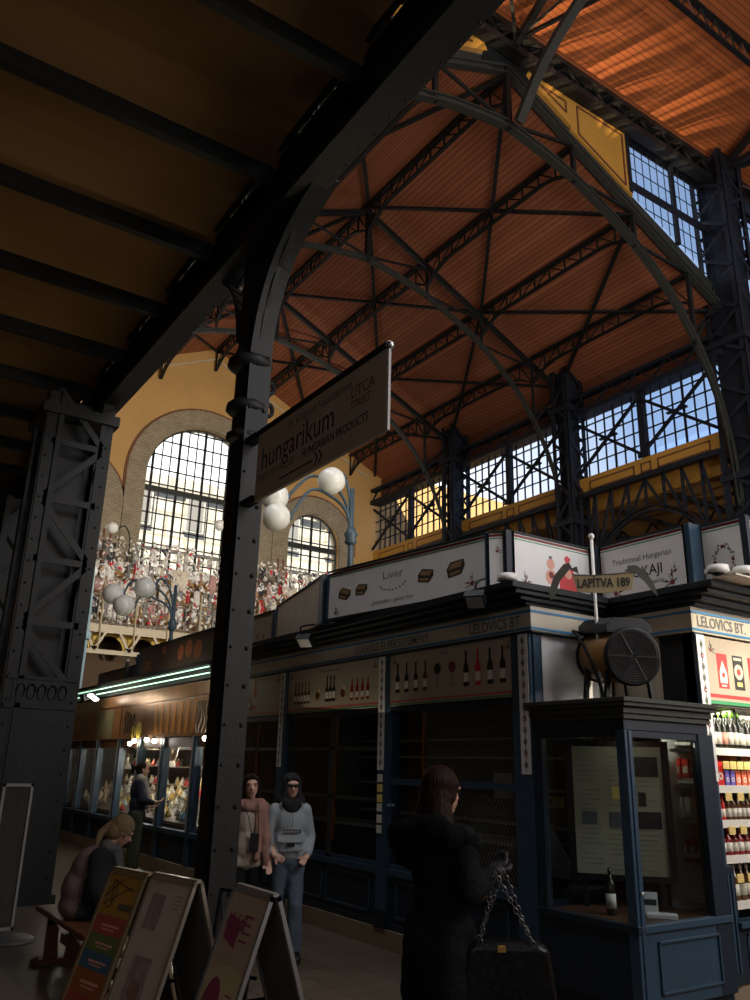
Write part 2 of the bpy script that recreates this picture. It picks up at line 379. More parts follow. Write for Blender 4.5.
# brick archivolts, jambs and band; brown painted outline
m = MB()
for cx, r, zs in ARCH:
    ro = r + 0.62
    for (ra, rb, mt, dd) in ((r, ro, BRICKW, 0.08), (ro, ro+0.07, BROWNT, 0.05)):
        A = arcpts(cx, zs, ra, 0, PI, 22); B = arcpts(cx, zs, rb, 0, PI, 22)
        for i in range(22): m.prism([A[i], B[i], B[i+1], A[i+1]], (0, YE-dd, 0), X, Z, (0, dd-0.002, 0), mt)
        for sg in (-1, 1):
            a, b = sorted((cx+sg*ra, cx+sg*rb)); zb = 8.35 if mt is BRICKW else 8.9
            m.box(a, b, YE-dd, YE-0.002, zb if mt is BROWNT else 7.2, zs, mt)
for k, x in enumerate((6.35, 6.55, 12.25, 12.45)): m.box(x-0.03, x+0.03, YE-0.10, YE-0.071, 6.9, 8.35, BROWNT)
# faint painted cornice lines below the roof
m.bar((3.2, YE-0.03, 12.2), (9.4, YE-0.03, 15.05), 0.06, 0.06, BEIGEI); m.bar((9.4, YE-0.03, 15.05), (15.8, YE-0.03, 12.1), 0.06, 0.06, BEIGEI)
struct(m, 'trim_1')

def arch_window(n, cx, r, zs, z0, step, thick, ztr):
    g = sgroup('window_%d' % n, (cx, YE+0.2, z0))
    f = MB(); y = YE + 0.2
    def top(x): return zs + math.sqrt(max(0, r*r-(x-cx)**2))
    x = cx - int(r/step)*step
    k = -int(r/step)
    while x < cx + r - 0.02:
        w = 0.075 if k % thick == 0 else 0.028
        f.box(x-w/2, x+w/2, y-0.03, y+0.03, z0, top(x), IRON); x += step; k += 1
    z = z0 + 0.5
    while z < zs + r - 0.1:
        hw = r if z < zs else math.sqrt(max(0, r*r-(z-zs)**2))
        f.box(cx-hw, cx+hw, y-0.03, y+0.03, z-0.016, z+0.016, IRON); z += 0.5
    f.box(cx-r, cx+r, y-0.06, y+0.06, ztr-0.09, ztr+0.09, IRONG)
    A = arcpts(cx, zs, r, 0, PI, 22)
    for i in range(22): f.bar((A[i][0], y, A[i][1]), (A[i+1][0], y, A[i+1][1]), 0.1, 0.08, IRONG, up=(0, 1, 0))
    for sg in (-1, 1): f.box(cx+sg*r-0.04, cx+sg*r+0.04, y-0.05, y+0.05, z0, zs, IRONG)
    f.build('window_frame', g)
    p = MB(); p.prism([(cx-r, z0)] + arcpts(cx, zs, r, PI, 0, 22) + [(cx+r, z0)], (0, y+0.005, 0), X, Z, (0, 0.008, 0), GLASSW); p.build('pane', g)
arch_window(1, 9.4, 1.98, 10.4, 7.2, 0.289, 3, 10.0)
arch_window(2, 13.65, 1.05, 9.15, 7.2, 0.37, 9, 9.0)
arch_window(3, 5.15, 1.05, 9.15, 7.2, 0.37, 9, 9.0)

# ---- unseen enclosure: keeps the hall dark where the photograph is dark -----------------
m = MB(); m.box(-8.3, -8, -14, 24.2, 0, 13.0, YELLOWW); struct(m, 'wall_left')
m = MB(); m.box(-8, 24, -14.3, -14, 0, 13.0, YELLOWW); struct(m, 'wall_front')
m = MB(); m.box(22.5, 22.8, -14, 24.2, 0, 8.6, YELLOWW); struct(m, 'wall_right')

m = MB(); m.box(2.25, 2.45, -8, 24.2, 7.6, 13.0, YELLOWW); m.box(2.0, 2.2, -8, 10, 13.0, 16.6, YELLOWW); struct(m, 'wall_clerestory')
m = MB(); m.box(16.45, 16.45+0.2, 9.5, 24.2, 8.3, 8.78, YELLOWP); struct(m, 'wall_clerestory')
m = MB(); m.box(22.5, 22.8, -8, 9.4, 8.6, 17, YELLOWW); m.box(2, 22.8, -8.3, -8.1, 7.6, 18, YELLOWW); struct(m, 'wall_front')
# ---- nave roof ------------------------------------------------------------------------------
SL = 0.425
SN = 0.46
def rz(x): return 15.45 - abs(x-9.4)*SN
m = MB()
for xa, xb in ((1.9, 9.4), (9.4, 16.75)):
    m.prism([(xa, rz(xa)), (xb, rz(xb)), (xb, rz(xb)+0.12), (xa, rz(xa)+0.12)], (0, 9.65, 0), X, Z, (0, YE-9.65, 0), BOARDS)
struct(m, 'ceiling')
# ---- transept roof, eave on the gable wall, rising towards the camera -----------------
def tz(y): return 16.62 + (9.5-y)*SL
m = MB()
m.prism([(9.85, tz(9.85)), (1.0, tz(1.0)), (1.0, tz(1.0)+0.12), (9.85, tz(9.85)+0.12)], (2.0, 0, 0), Y, Z, (20.5, 0, 0), BOARDST)
m.prism([(1.0, tz(1.0)), (-8.0, tz(1.0)-9*SL), (-8.0, tz(1.0)-9*SL+0.12), (1.0, tz(1.0)+0.12)], (2.0, 0, 0), Y, Z, (20.5, 0, 0), BOARDST)
struct(m, 'ceiling')
# pale eave board catching the light along the transept roof edge
m = MB(); m.box(2.0, 22.4, 9.40, 9.47, 16.40, 16.60, BEIGEI); struct(m, 'trim_2')

# ---- gable wall above the nave roof (plane y = 9.5): painted panels and glazing ---------
def rake(x): return 15.62 - abs(x-9.4)*SL
YG = 9.5
m = MB()
def gpoly(x0, x1, z0off=0.10, ztop=15.80, inset=0.0):
    return [(x0+inset, rake(x0+inset)+z0off+inset*0.6), (x1-inset, rake(x1-inset)+z0off+inset*0.6), (x1-inset, ztop-inset), (x0+inset, ztop-inset)]
for sg in (1, -1):
    for (a, b) in ((1.85, 3.8), ):
        pl = gpoly(9.4+a, 9.4+b)
        if sg < 0: pl = [(18.8-p[0], p[1]) for p in pl]
        m.prism(pl, (0, YG-0.03, 0), X, Z, (0, 0.12, 0), YELLOWP)
    # small triangle-like panel beside the ridge
    pl = [(9.4+0.55, rake(9.95)+0.24), (9.4+1.85, rake(11.25)+0.2), (9.4+1.85, 15.80), (9.4+0.62, 15.80)]
    if sg < 0: pl = [(18.8-p[0], p[1]) for p in pl]
    m.prism(pl, (0, YG-0.03, 0), X, Z, (0, 0.12, 0), YELLOWP)
for sg in (1, -1):
    m.prism([(9.4, rake(9.4)-0.2), (9.4+sg*7.05, rake(16.45)-0.45), (9.4+sg*7.05, rake(16.45)+0.17), (9.4, rake(9.4)+0.17)], (0, YG+0.03, 0), X, Z, (0, 0.05, 0), IRONG)
m.prism([(8.72, 15.30), (10.08, 15.30), (9.98, 15.80), (8.82, 15.80)], (0, YG-0.02, 0), X, Z, (0, 0.05, 0), IRON)
m.box(2.4, 20.9, YG+0.02, YG+0.06, 15.74, 15.82, IRON); m.box(2.4, 21.5, YG+0.08, YG+0.12, 15.70, 16.5, IRON)
# brown outlines of the panels
def outline(pts, w, mt):
    n = len(pts)
    for i in range(n):
        a, b = pts[i], pts[(i+1) % n]; m.bar((a[0], YG-0.045, a[1]), (b[0], YG-0.045, b[1]), w, 0.02, mt, up=(0, 1, 0))
for sg in (1, -1):
    for pl in (gpoly(9.4+1.95, 9.4+3.7, inset=0.13), [(9.4+0.95, 15.60), (9.4+1.72, 15.60), (9.4+1.72, rake(11.12)+0.42)]):
        if sg < 0: pl = [(18.8-p[0], p[1]) for p in pl]
        outline(pl, 0.035, BROWNT)
struct(m, 'wall_gable')
def gable_window(n, x0, x1, y=YG, slanted=True, z0=13.0, ztop=15.80):
    g = sgroup('window_%d' % n, (x0, y, ztop))
    lo = (lambda x: max(z0, rake(x)+0.16)) if slanted else (lambda x: z0)
    f = MB()
    xs = [x0 + (x1-x0)*i/12 for i in range(13)]
    for i, x in enumerate(xs):
        w = 0.12 if i in (0, 6, 12) else 0.018; dd = 0.05 if w > 0.1 else 0.008
        f.box(x-w/2, x+w/2, y-dd, y+dd*0.6, lo(x), ztop, IRONB)
    zz = ztop
    k = 0
    while zz > (lo(x1) + 0.1):
        xa = x0
        if slanted and zz < lo(x0): xa = 9.4 + (15.62+0.16-zz)/SL
        if xa < x1:
            w = 0.020
            if abs(zz-14.42) < 0.21: w = 0.15; zz = 14.42
            dd = 0.05 if w > 0.1 else 0.008; f.box(xa, x1, y-dd-0.001, y+dd*0.6, zz-w/2, zz+w/2, IRONB)
        zz -= 0.44; k += 1
    f.build('window_frame', g)
    p = MB(); p.prism([(x0, lo(x0)), (x1, lo(x1)), (x1, ztop), (x0, ztop)], (0, y, 0), X, Z, (0, 0.008, 0), GLASSW); p.build('pane', g)
gable_window(4, 13.15, 16.4)
gable_window(5, 17.35, 20.8, slanted=False, z0=14.2)
m = MB(); m.box(20.9, 22.5, YG, YG+0.2, 9, 16.6, IRONB); m.box(17.2, 22.5, YG, YG+0.15, 13.9, 14.2, IRONB); struct(m, 'wall_gable')

# ---- clerestory wall on the far side of the nave (plane x = 16.2) ------------------------
XC = 16.2
bays = [(19.75, 24.0), (14.8, 18.95), (9.95, 14.0)]
m = MB()
for a, b in bays:
    m.box(XC, XC+0.25, a-0.2, b+0.2, 8.72, 9.24, YELLOWP)
m2 = m
for a, b in bays:
    mid = (a+b)/2
    for (p, q) in ((a+0.2, mid-0.35), (mid+0.35, b-0.2), (mid-0.16, mid+0.16)):
        for (y0, y1, z0, z1) in ((p, q, 8.85, 8.89), (p, q, 9.07, 9.11), (p, p+0.04, 8.85, 9.11), (q-0.04, q, 8.85, 9.11)):
            m.box(XC-0.01, XC-0.001, y0, y1, z0, z1, BROWNT)
struct(m, 'wall_clerestory')
def cler_window(n, a, b):
    g = sgroup('window_%d' % n, (XC, (a+b)/2, 9.24)); f = MB(); mid = (a+b)/2; z0, z1 = 9.24, 11.1
    f.box(XC-0.06, XC+0.1, mid-0.09, mid+0.09, z0, z1, IRONB)
    f.box(XC-0.08, XC-0.02, mid-0.16, mid+0.16, z0, z0+0.16, IRONB)
    for (p, q) in ((a, mid), (mid, b)):
        for i in range(1, 7):
            y = p + (q-p)*i/7; w = 0.045 if i == 3 else 0.022
            f.box(XC, XC+0.05, y-w/2, y+w/2, z0, z1, IRONB)
        for i in range(1, 5):
            z = z0 + (z1-z0)*i/5; f.box(XC, XC+0.05, p, q, z-0.011, z+0.011, IRONB)
        # crossed braces inside
        f.bar((XC-0.07, p, z0+0.05), (XC-0.07, q, z1-0.25), 0.06, 0.08, IRONB); f.bar((XC-0.1, q, z0+0.05), (XC-0.1, p, z1-0.25), 0.06, 0.08, IRONB)
        yc = (p+q)/2; f.box(XC-0.09, XC+0.0, yc-0.28, yc+0.28, 10.12, 10.17, IRONB)
    f.build('window_frame', g)
    p = MB(); p.box(XC+0.05, XC+0.056, a, b, z0, z1, GLASSW); p.build('pane', g)
for i, (a, b) in enumerate(bays): cler_window(6+i, a-0.1, b+0.1)
# closure above the windows, behind the lattice eave girder
m = MB(); m.box(XC+0.3, XC+0.4, 9.65, YE, 11.1, 12.14, BROWNT); m.box(XC+0.02, XC+0.3, 9.65, YE, 11.05, 11.12, IRONB); struct(m, 'wall_clerestory')

# ---- far aisle: ochre vaulted ceiling seen under the clerestory ------------------------------
m = MB()
nb = 14
ys = [-12 + 36.2*i/56 for i in range(57)]
def vz(y):
    t = ((y-9.5) % 1.65)/1.65; return 8.15 + 0.16*math.sin(PI*t)
for i in range(56):
    a, b = ys[i], ys[i+1]
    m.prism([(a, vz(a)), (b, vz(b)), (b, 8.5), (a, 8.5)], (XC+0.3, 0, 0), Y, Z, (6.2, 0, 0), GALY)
struct(m, 'ceiling')

# ---- near aisle: ochre vaulted ceiling over the camera ---------------------------------------
BY = [-7.55 + 1.5*i for i in range(22)]
m = MB()
for j in range(len(BY)-1):
    a, b = BY[j], BY[j+1]; n = 6; pts = []
    for i in range(n+1):
        t = i/n; pts.append((a + (b-a)*t, 7.18 + 0.17*math.sin(PI*t)))
    for i in range(n):
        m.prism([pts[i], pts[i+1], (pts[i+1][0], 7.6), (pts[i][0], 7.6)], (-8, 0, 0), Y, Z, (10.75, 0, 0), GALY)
struct(m, 'ceiling')
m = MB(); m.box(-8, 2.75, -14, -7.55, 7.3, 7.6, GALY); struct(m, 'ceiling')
# wall over the near aisle up to the nave eave (above the girder, out of the picture)
for i, y in enumerate(BY):
    if y < 2.5 or y > 23.9: continue
    mb = MB(); mb.box(-7.9, 2.72, y-0.045, y+0.045, 6.98, 7.03, IRON); mb.box(-7.9, 2.72, y-0.012, y+0.012, 7.03, 7.19, IRON)
    o = mb.build('ceiling_beam'); tag(o, 'black iron beam crossing the dark ochre ceiling of the near aisle', 'beam', 'black beams under the near aisle ceiling')
# outside facades seen through the glazing
FAC = brick_mat('yellow_facade', (0.64, 0.57, 0.42), (0.60, 0.53, 0.38), (0.46, 0.39, 0.27), 0.25, 0.6, 0.35, 0.02)
WIN2 = mat('facade_window_glass', (0.20, 0.18, 0.14), 0.6)
BLUF = mat('blue_grey_facade', (0.16, 0.25, 0.50), 0.5, 0, 0.1, 0.3)
b = thing('building', (9, 44, 0), 'sunlit yellow stone building seen through the arched end windows', 'building')
w = MB(); w.box(8, 34, 44, 56, 0, 17.5, FAC)
w.box(7.7, 34.3, 43.6, 44, 16.6, 17.5, FAC); w.box(-9, 8, 46, 56, 0, 13.2, FAC); w.box(8, 34, 43.8, 44, 13.2, 13.6, FAC); w.build('wall', b)
for fx in range(3, 10):
    for fz in (10.2, 14.4):
        x = 0 + fx*3.2; q = MB(); q.box(x, x+1.2, 43.7, 43.98, fz, fz+2.4, FAC); q.box(x+0.12, x+1.08, 43.66, 43.70, fz+0.1, fz+2.2, WIN2); q.build('window', b)
b = thing('building', (48, 24, 0), 'distant blue-grey building seen low through the clerestory panes', 'building')
w = MB(); w.box(44, 56, 8, 44, 0, 20.5, BLUF); w.box(46, 56, 22, 33, 20.5, 23.5, BLUF)
for k in range(9): w.box(43.9, 44, 8, 44, 2+k*2.1, 2.25+k*2.1, WIN2)
w.build('wall', b)

# ================================================================== IRONWORK
def lattice_box(mb, x0, x1, y0, y1, z0, z1, step, mt, flange=0.09, bar=0.06, faces='xXyY'):
    """built-up column: four corner angles, battens and zig-zag lacing on each face"""
    for x, sx in ((x0, 1), (x1, -1)):
        for y, sy in ((y0, 1), (y1, -1)):
            mb.box(min(x, x+sx*flange), max(x, x+sx*flange), min(y, y+sy*0.015), max(y, y+sy*0.015), z0, z1, mt)
            mb.box(min(x, x+sx*0.015), max(x, x+sx*0.015), min(y, y+sy*flange), max(y, y+sy*flange), z0, z1, mt)
    n = max(1, int((z1-z0)/step)); h = (z1-z0)/n
    for i in range(n):
        a, b = z0+i*h, z0+(i+1)*h
        if i % 2: a, b = b, a
        if 'y' in faces: mb.bar((x0+0.03, y0, a), (x1-0.03, y0, b), bar, 0.012, mt, up=(0, 1, 0))
        if 'Y' in faces: mb.bar((x0+0.03, y1, b), (x1-0.03, y1, a), bar, 0.012, mt, up=(0, 1, 0))
        if 'x' in faces: mb.bar((x0, y0+0.03, b), (x0, y1-0.03, a), bar, 0.012, mt, up=(1, 0, 0))
        if 'X' in faces: mb.bar((x1, y0+0.03, a), (x1, y1-0.03, b), bar, 0.012, mt, up=(1, 0, 0))

# roof trusses across the nave ----------------------------------------------------------------
PX = [1.88, 3.75, 5.62]
ARC = [(0, 13.98), (1.46, 13.72), (2.66, 13.30), (3.91, 12.66), (5.17, 11.62), (6.11, 10.19), (6.53, 8.82), (6.66, 7.3)]
def arcz(dx):
    for (a, za), (b, zb) in zip(ARC[:-1], ARC[1:]):
        if a <= dx <= b: return za + (zb-za)*(dx-a)/(b-a)
    return 7.3
def smooth(pts, k=3):
    out = []
    P = [V(p) for p in pts]
    for i in range(len(P)-1):
        p0 = P[max(0, i-1)]; p1 = P[i]; p2 = P[i+1]; p3 = P[min(len(P)-1, i+2)]
        for j in range(k):
            t = j/k
            out.append(0.5*((2*p1) + (p2-p0)*t + (2*p0-5*p1+4*p2-p3)*t*t + (3*p1-p0-3*p2+p3)*t**3))
    out.append(P[-1]); return out
def truss(y, label, k=1.0, dz=0.0):
    RM = IRONG if k > 0.9 else IRON
    R0 = 15.55 + dz*1.4
    t = thing('roof_truss', (9.4, y, 12.6), label, 'truss', 'arched iron trusses spanning the hall')
    heavy = 1.0
    for sg in (1, -1):
        mb = MB(); e = 6.9
        mb.bar((9.4, y, R0), (9.4+sg*e, y, R0-e*SN), 0.13*k, 0.05, RM); mb.bar((9.4, y, R0-0.17*k), (9.4+sg*e, y, R0-0.17*k-e*SN), 0.15*k, 0.03, RM)
        mb.bar((9.4, y, R0-0.09*k), (9.4+sg*e, y, R0-0.09*k-e*SN), 0.03, 0.17*k, RM); mb.build('rafter', t)
        mb = MB(); pts = [p+V((0, 0, dz)) for p in smooth([(9.4+sg*dx, y, z) for dx, z in ARC], 3)]
        mb.poly(pts, 0.17*k, 0.03, IRONG); mb.poly([p + V((0, 0, 0.16*k)) for p in pts], 0.13*k, 0.03, IRONG)
        mb.poly([p+V((0, 0, 0.08*k)) for p in pts], 0.025, 0.17*k, IRONG)
        mb.build('arched_chord', t)
    mb = MB(); mb.bar((9.4, y, R0), (9.4, y, 13.95+dz), 0.12, 0.12, IRON); mb.build('king_post', t)
    for dx in PX:
        for sg in (-1, 1):
            x = 9.4+sg*dx; mb = MB(); mb.bar((x, y, R0-0.1-dx*SN), (x, y, arcz(dx)+dz), 0.08*k+0.01, 0.08*k+0.01, IRON); mb.build('hanger', t)
    D = [0] + PX + [6.6]
    for sg in (-1, 1):
        mb = MB()
        for i in range(len(D)-1):
            a, b = D[i], D[i+1]
            mb.bar((9.4+sg*a, y, arcz(a)+0.1+dz), (9.4+sg*b, y, R0-0.15-b*SN), 0.05, 0.07*k, IRON)
        mb.bar((9.4+sg*5.62, y, 11.3+dz), (9.4+sg*6.7, y, R0-0.2-6.7*SN), 0.05, 0.05, IRON)
        mb.build('diagonal', t)
    return t
TY = [9.5, 14.6, 19.55]
truss(TY[0], 'nearest arched truss, lying under the panelled gable wall')
truss(TY[1], 'middle arched truss of the hall roof, ending on the middle clerestory column', 0.66, -0.25)
truss(TY[2], 'farthest arched truss, partly behind the hanging sign', 0.66, -0.25)

# lattice purlins along the nave ---------------------------------------------------------------
TYE = TY + [24.1]
def purlin(dx, label):
    x = 9.4 + dx; ztop = 15.37 - abs(dx)*SN
    t = thing('roof_purlin', (x, TY[0], ztop), label, 'purlin', 'lattice purlins under the orange boards')
    tp, bt, wb = MB(), MB(), MB()
    tp.bar((x, TY[0], ztop-0.02), (x, 24.15, ztop-0.02), 0.14, 0.05, IRON)
    for a, b in zip(TYE[:-1], TYE[1:]):
        n = 10; L = b - a
        def zb(s):
            e = min(s, 1-s)*L; return ztop - 0.40 - (0.40*max(0, 1-e/1.0)**2)
        pts = [V((x, a+L*i/24, zb(i/24))) for i in range(25)]
        bt.poly(pts, 0.10, 0.04, IRON)
        for i in range(n+1):
            s = i/n; wb.bar((x, a+L*s, ztop-0.04), (x, a+L*s, zb(s)), 0.035, 0.035, IRON)
            if i < n:
                s2 = (i+1)/n; up = i >= n/2
                if up: wb.bar((x, a+L*s, ztop-0.04), (x, a+L*s2, zb(s2)), 0.022, 0.03, IRON)
                else: wb.bar((x, a+L*s, zb(s)), (x, a+L*s2, ztop-0.04), 0.022, 0.03, IRON)
    tp.build('top_chord', t); bt.build('bottom_chord', t); wb.build('lacing', t)
for dx, lab in ((-3.75, 'second lattice purlin left of the roof ridge, beside the big dark girder'), (-1.88, 'first lattice purlin left of the roof ridge'), (0, 'lattice purlin running along the roof ridge'),
                (1.88, 'first lattice purlin right of the roof ridge'), (3.75, 'second lattice purlin right of the roof ridge'), (5.62, 'third lattice purlin right of the ridge, nearest the clerestory'), (-5.62, 'third lattice purlin left of the ridge, seen beside the front post')):
    purlin(dx, lab)
# diagonal roof bracing rods, two purlin fields wide
def rb(xa, ya, xb, yb):
    mb = MB(); za, zb_ = rz(xa)-0.14, rz(xb)-0.14; mb.bar((xa, ya, za), (xb, yb, zb_), 0.09, 0.06, IRON)
    return mb
labs = ['near', 'middle', 'far']
for i in range(3):
    a, b = TYE[i], TYE[i+1]
    for sg in (1, -1):
        for d0, d1 in ((0, 3.75), (3.75, 6.75)):
            for (p, q) in ((d0, d1), (d1, d0)):
                if sg < 0 and d0 > 1: continue
                mb = rb(9.4+sg*p, a, 9.4+sg*q, b); o = mb.build('roof_brace')
                tag(o, 'straight iron brace crossing diagonally under the orange boards in the %s roof bay' % labs[i], 'brace', 'diagonal braces in the %s roof bay' % labs[i])
# eave girder of the clerestory: lattice
t = thing('eave_girder', (16.1, 9.5, 11.1), 'dark lattice eave girder above the row of clerestory windows', 'girder')
ch, lc = MB(), MB()
ch.box(15.98, 16.22, 9.5, 24.15, 11.02, 11.16, IRONB); ch.box(15.98, 16.22, 9.5, 24.15, 11.52, 11.62, IRONB)
y = 9.6
while y < 23.9:
    lc.bar((16.0, y, 11.16), (16.0, y+0.45, 11.54), 0.05, 0.03, IRONB); lc.bar((16.0, y+0.9, 11.16), (16.0, y+0.45, 11.54), 0.05, 0.03, IRONB); y += 0.9
ch.build('chord', t); lc.build('lacing', t)

# columns of the far side ------------------------------------------------------------------
def far_column(yc, s, ztop, label, x0=15.75, d=0.7):
    t = thing('iron_column', (x0+d/2, yc, 0), label, 'column', 'riveted lattice columns on the far side of the hall')
    mb = MB(); lattice_box(mb, x0, x0+d, yc-s/2, yc+s/2, 0.25, ztop, 0.55, IRONB, 0.13, 0.08); mb.box(x0+0.14, x0+d-0.14, yc-s/2+0.1, yc+s/2-0.1, 0.2, ztop, IRONB); mb.build('shaft', t)
    mb = MB(); mb.box(x0-0.1, x0+d+0.1, yc-s/2-0.1, yc+s/2+0.1, 0, 0.25, IRONB); mb.build('base', t)
    mb = MB(); mb.box(x0-0.06, x0+d+0.06, yc-s/2-0.06, yc+s/2+0.06, 7.9, 8.05, IRONB); mb.box(x0-0.06, x0+d+0.06, yc-s/2-0.06, yc+s/2+0.06, 11.2, 11.35, IRONB)
    mb.build('collar', t)
    return t
far_column(19.3, 0.56, 12.5, 'lattice column between the two farthest clerestory windows')
far_column(14.35, 0.60, 12.6, 'lattice column rising behind the sign with the red pouch')
far_column(9.35, 0.9, 16.5, 'tall lattice column at the right edge, up to the upper roof', 16.0, 0.85)
far_column(4.4, 0.9, 16.5, 'lattice column beyond the right edge of the picture', 16.0, 0.85)
# girder under the clerestory band with arch bracket, one per bay
def aisle_girder(a, b, label):
    x = 16.0; t = thing('arcade_girder', (x, a, 8.7), label, 'girder', 'arched lattice girders below the ochre band')
    ch, dg, ar = MB(), MB(), MB(); L = b-a
    ch.box(x-0.09, x+0.09, a, b, 8.60, 8.72, IRONB)
    def az(s): return 6.2 + 1.55*math.sin(PI*min(max(s, 0), 1))**0.75
    pts = [V((x, a+L*i/20, az(i/20))) for i in range(21)]
    ar.poly(pts, 0.12, 0.05, IRONB); ar.poly([p+V((0, 0, 0.12)) for p in pts], 0.12, 0.03, IRONB)
    for i in range(9):
        s = i/8; dg.bar((x, a+L*s, 8.6), (x, a+L*s, az(s)), 0.05, 0.07, IRONB)
        if i < 8:
            s2 = (i+1)/8
            if i < 4: dg.bar((x, a+L*s, az(s)), (x, a+L*s2, 8.6), 0.05, 0.06, IRONB)
            else: dg.bar((x, a+L*s, 8.6), (x, a+L*s2, az(s2)), 0.05, 0.06, IRONB)
    ch.build('top_chord', t); ar.build('arch', t); dg.build('web', t)
aisle_girder(9.8, 14.0, 'arched lattice girder beside the right edge, under the widest ochre band')
aisle_girder(14.7, 19.0, 'arched lattice girder behind the liver sign')
aisle_girder(19.6, 24.1, 'farthest arched lattice girder, next to the end wall')
# cross trusses under the far aisle ceiling
for k, yc in enumerate((9.6, 11.25, 12.9, 14.55, 16.2, 17.85, 19.5)):
    mb = MB(); mb.bar((16.3, yc, 8.05), (22.4, yc, 8.05), 0.09, 0.1, IRONB); mb.bar((16.3, yc, 7.0), (22.4, yc, 7.0), 0.07, 0.07, IRONB) if k % 3 == 0 else None
    if k % 3 == 0:
        for i in range(7):
            xx = 16.4 + i*0.98; mb.bar((xx, yc, 7.0), (xx, yc, 8.0), 0.06, 0.06, IRONB)
            if i < 6: mb.bar((xx, yc, 7.0 if i % 2 else 8.0), (xx+0.98, yc, 8.0 if i % 2 else 7.0), 0.05, 0.06, IRONB)
    o = mb.build('aisle_truss' if k % 3 == 0 else 'ceiling_beam')
    tag(o, 'dark iron %s under the ochre ceiling of the far aisle' % ('lattice cross truss' if k % 3 == 0 else 'beam'), 'truss' if k % 3 == 0 else 'beam', 'lattice cross trusses of the far aisle' if k % 3 == 0 else 'beams under the far aisle ceiling')
for yy in (17.6, 19.4, 21.0):
    pass
for xx in (17.9, 19.9):
    mb = MB(); mb.bar((xx, 9.6, 7.55), (xx, 24, 7.55), 0.08, 0.1, IRONB)
    for i in range(14):
        mb.bar((xx, 9.7+i, 7.55), (xx, 10.2+i, 8.1), 0.05, 0.05, IRONB); mb.bar((xx, 10.7+i, 7.55), (xx, 10.2+i, 8.1), 0.05, 0.05, IRONB)
    o = mb.build('lattice_beam'); tag(o, 'lattice beam running lengthwise under the ochre ceiling of the far aisle', 'beam', 'lengthwise lattice beams of the far aisle')

# transept roof ironwork ----------------------------------------------------------------------
t = thing('eave_girder', (9.4, 9.35, 16.0), 'heavy lattice girder along the top of the panelled gable wall', 'girder')
ch, lc = MB(), MB()
ch.box(2.4, 16.4, 9.2, 9.45, 15.76, 15.92, IRON); ch.box(2.4, 16.4, 9.2, 9.45, 16.28, 16.42, IRON)
ch.box(17.1, 22.4, 9.2, 9.45, 15.76, 15.92, IRON); ch.box(17.1, 22.4, 9.2, 9.45, 16.28, 16.42, IRON)
x = 2.6
while x < 21.5:
    lc.bar((x, 9.25, 15.9), (x+0.4, 9.25, 16.3), 0.03, 0.05, IRON, up=(0, 1, 0)); lc.bar((x+0.8, 9.25, 15.9), (x+0.4, 9.25, 16.3), 0.03, 0.05, IRON, up=(0, 1, 0)); x += 0.8
lc.box(2.4, 22.4, 9.42, 9.46, 15.9, 16.3, IRONB)
ch.build('chord', t); lc.build('lacing', t)
for yy, lab in ((7.25, 'lattice purlin crossing the sunlit boards in the top right corner'), ):
    t = thing('roof_purlin', (9, yy, tz(yy)), lab, 'purlin'); tp, bt, wb = MB(), MB(), MB(); zt = tz(yy)-0.05
    tp.bar((2.5, yy, zt), (22, yy, zt), 0.14, 0.05, IRON); bt.bar((2.5, yy, zt-0.5), (22, yy, zt-0.5), 0.10, 0.04, IRON)
    for i in range(38):
        x = 2.6+i*0.5; wb.bar((x, yy, zt), (x+0.25, yy, zt-0.5), 0.03, 0.03, CHROME if i % 4 == 0 else IRONG); wb.bar((x+0.5, yy, zt), (x+0.25, yy, zt-0.5), 0.03, 0.03, IRONG)
    tp.build('top_chord', t); bt.build('bottom_chord', t); wb.build('lacing', t)
# curved strut and radiating braces of the transept trusses
t = thing('transept_truss', (9.4, 9.3, 14.0), 'curved iron strut crossing the gable panels near the roof ridge', 'truss')
mb = MB(); mb.poly(smooth([(9.45, 9.25, 13.95), (9.5, 8.6, 14.9), (9.6, 7.7, 15.7), (9.75, 6.6, 16.3), (9.9, 5.4, 16.7)], 4), 0.2, 0.12, IRONG); mb.build('curved_chord', t)
mb = MB(); mb.bar((9.4, 9.2, 15.9), (9.4, 5.0, 18.3), 0.12, 0.16, IRON); mb.bar((9.4, 9.2, 16.0), (6.6, 6.8, 17.4), 0.07, 0.07, IRON); mb.bar((9.4, 9.2, 16.0), (12.4, 6.0, 17.9), 0.07, 0.07, IRON)
mb.bar((9.4, 9.2, 16.0), (9.75, 6.6, 16.3), 0.06, 0.06, CHROME); mb.build('brace', t)
t = thing('transept_truss', (16.5, 9.2, 16.2), 'radiating iron braces on top of the tall right column', 'truss')
mb = MB()
mb.bar((16.5, 9.1, 16.3), (16.3, 5.0, 18.2), 0.14, 0.16, IRON); mb.bar((16.5, 9.1, 16.2), (20.4, 6.0, 17.8), 0.12, 0.12, IRON)
mb.bar((16.5, 9.1, 16.2), (16.6, 4.4, 16.3), 0.10, 0.14, IRON); mb.bar((16.5, 9.1, 15.9), (21.5, 9.0, 16.9), 0.05, 0.05, CHROME); mb.build('brace', t)
mb = MB(); mb.box(16.1, 17.0, 8.95, 9.4, 15.9, 16.5, IRON); mb.build('gusset', t)

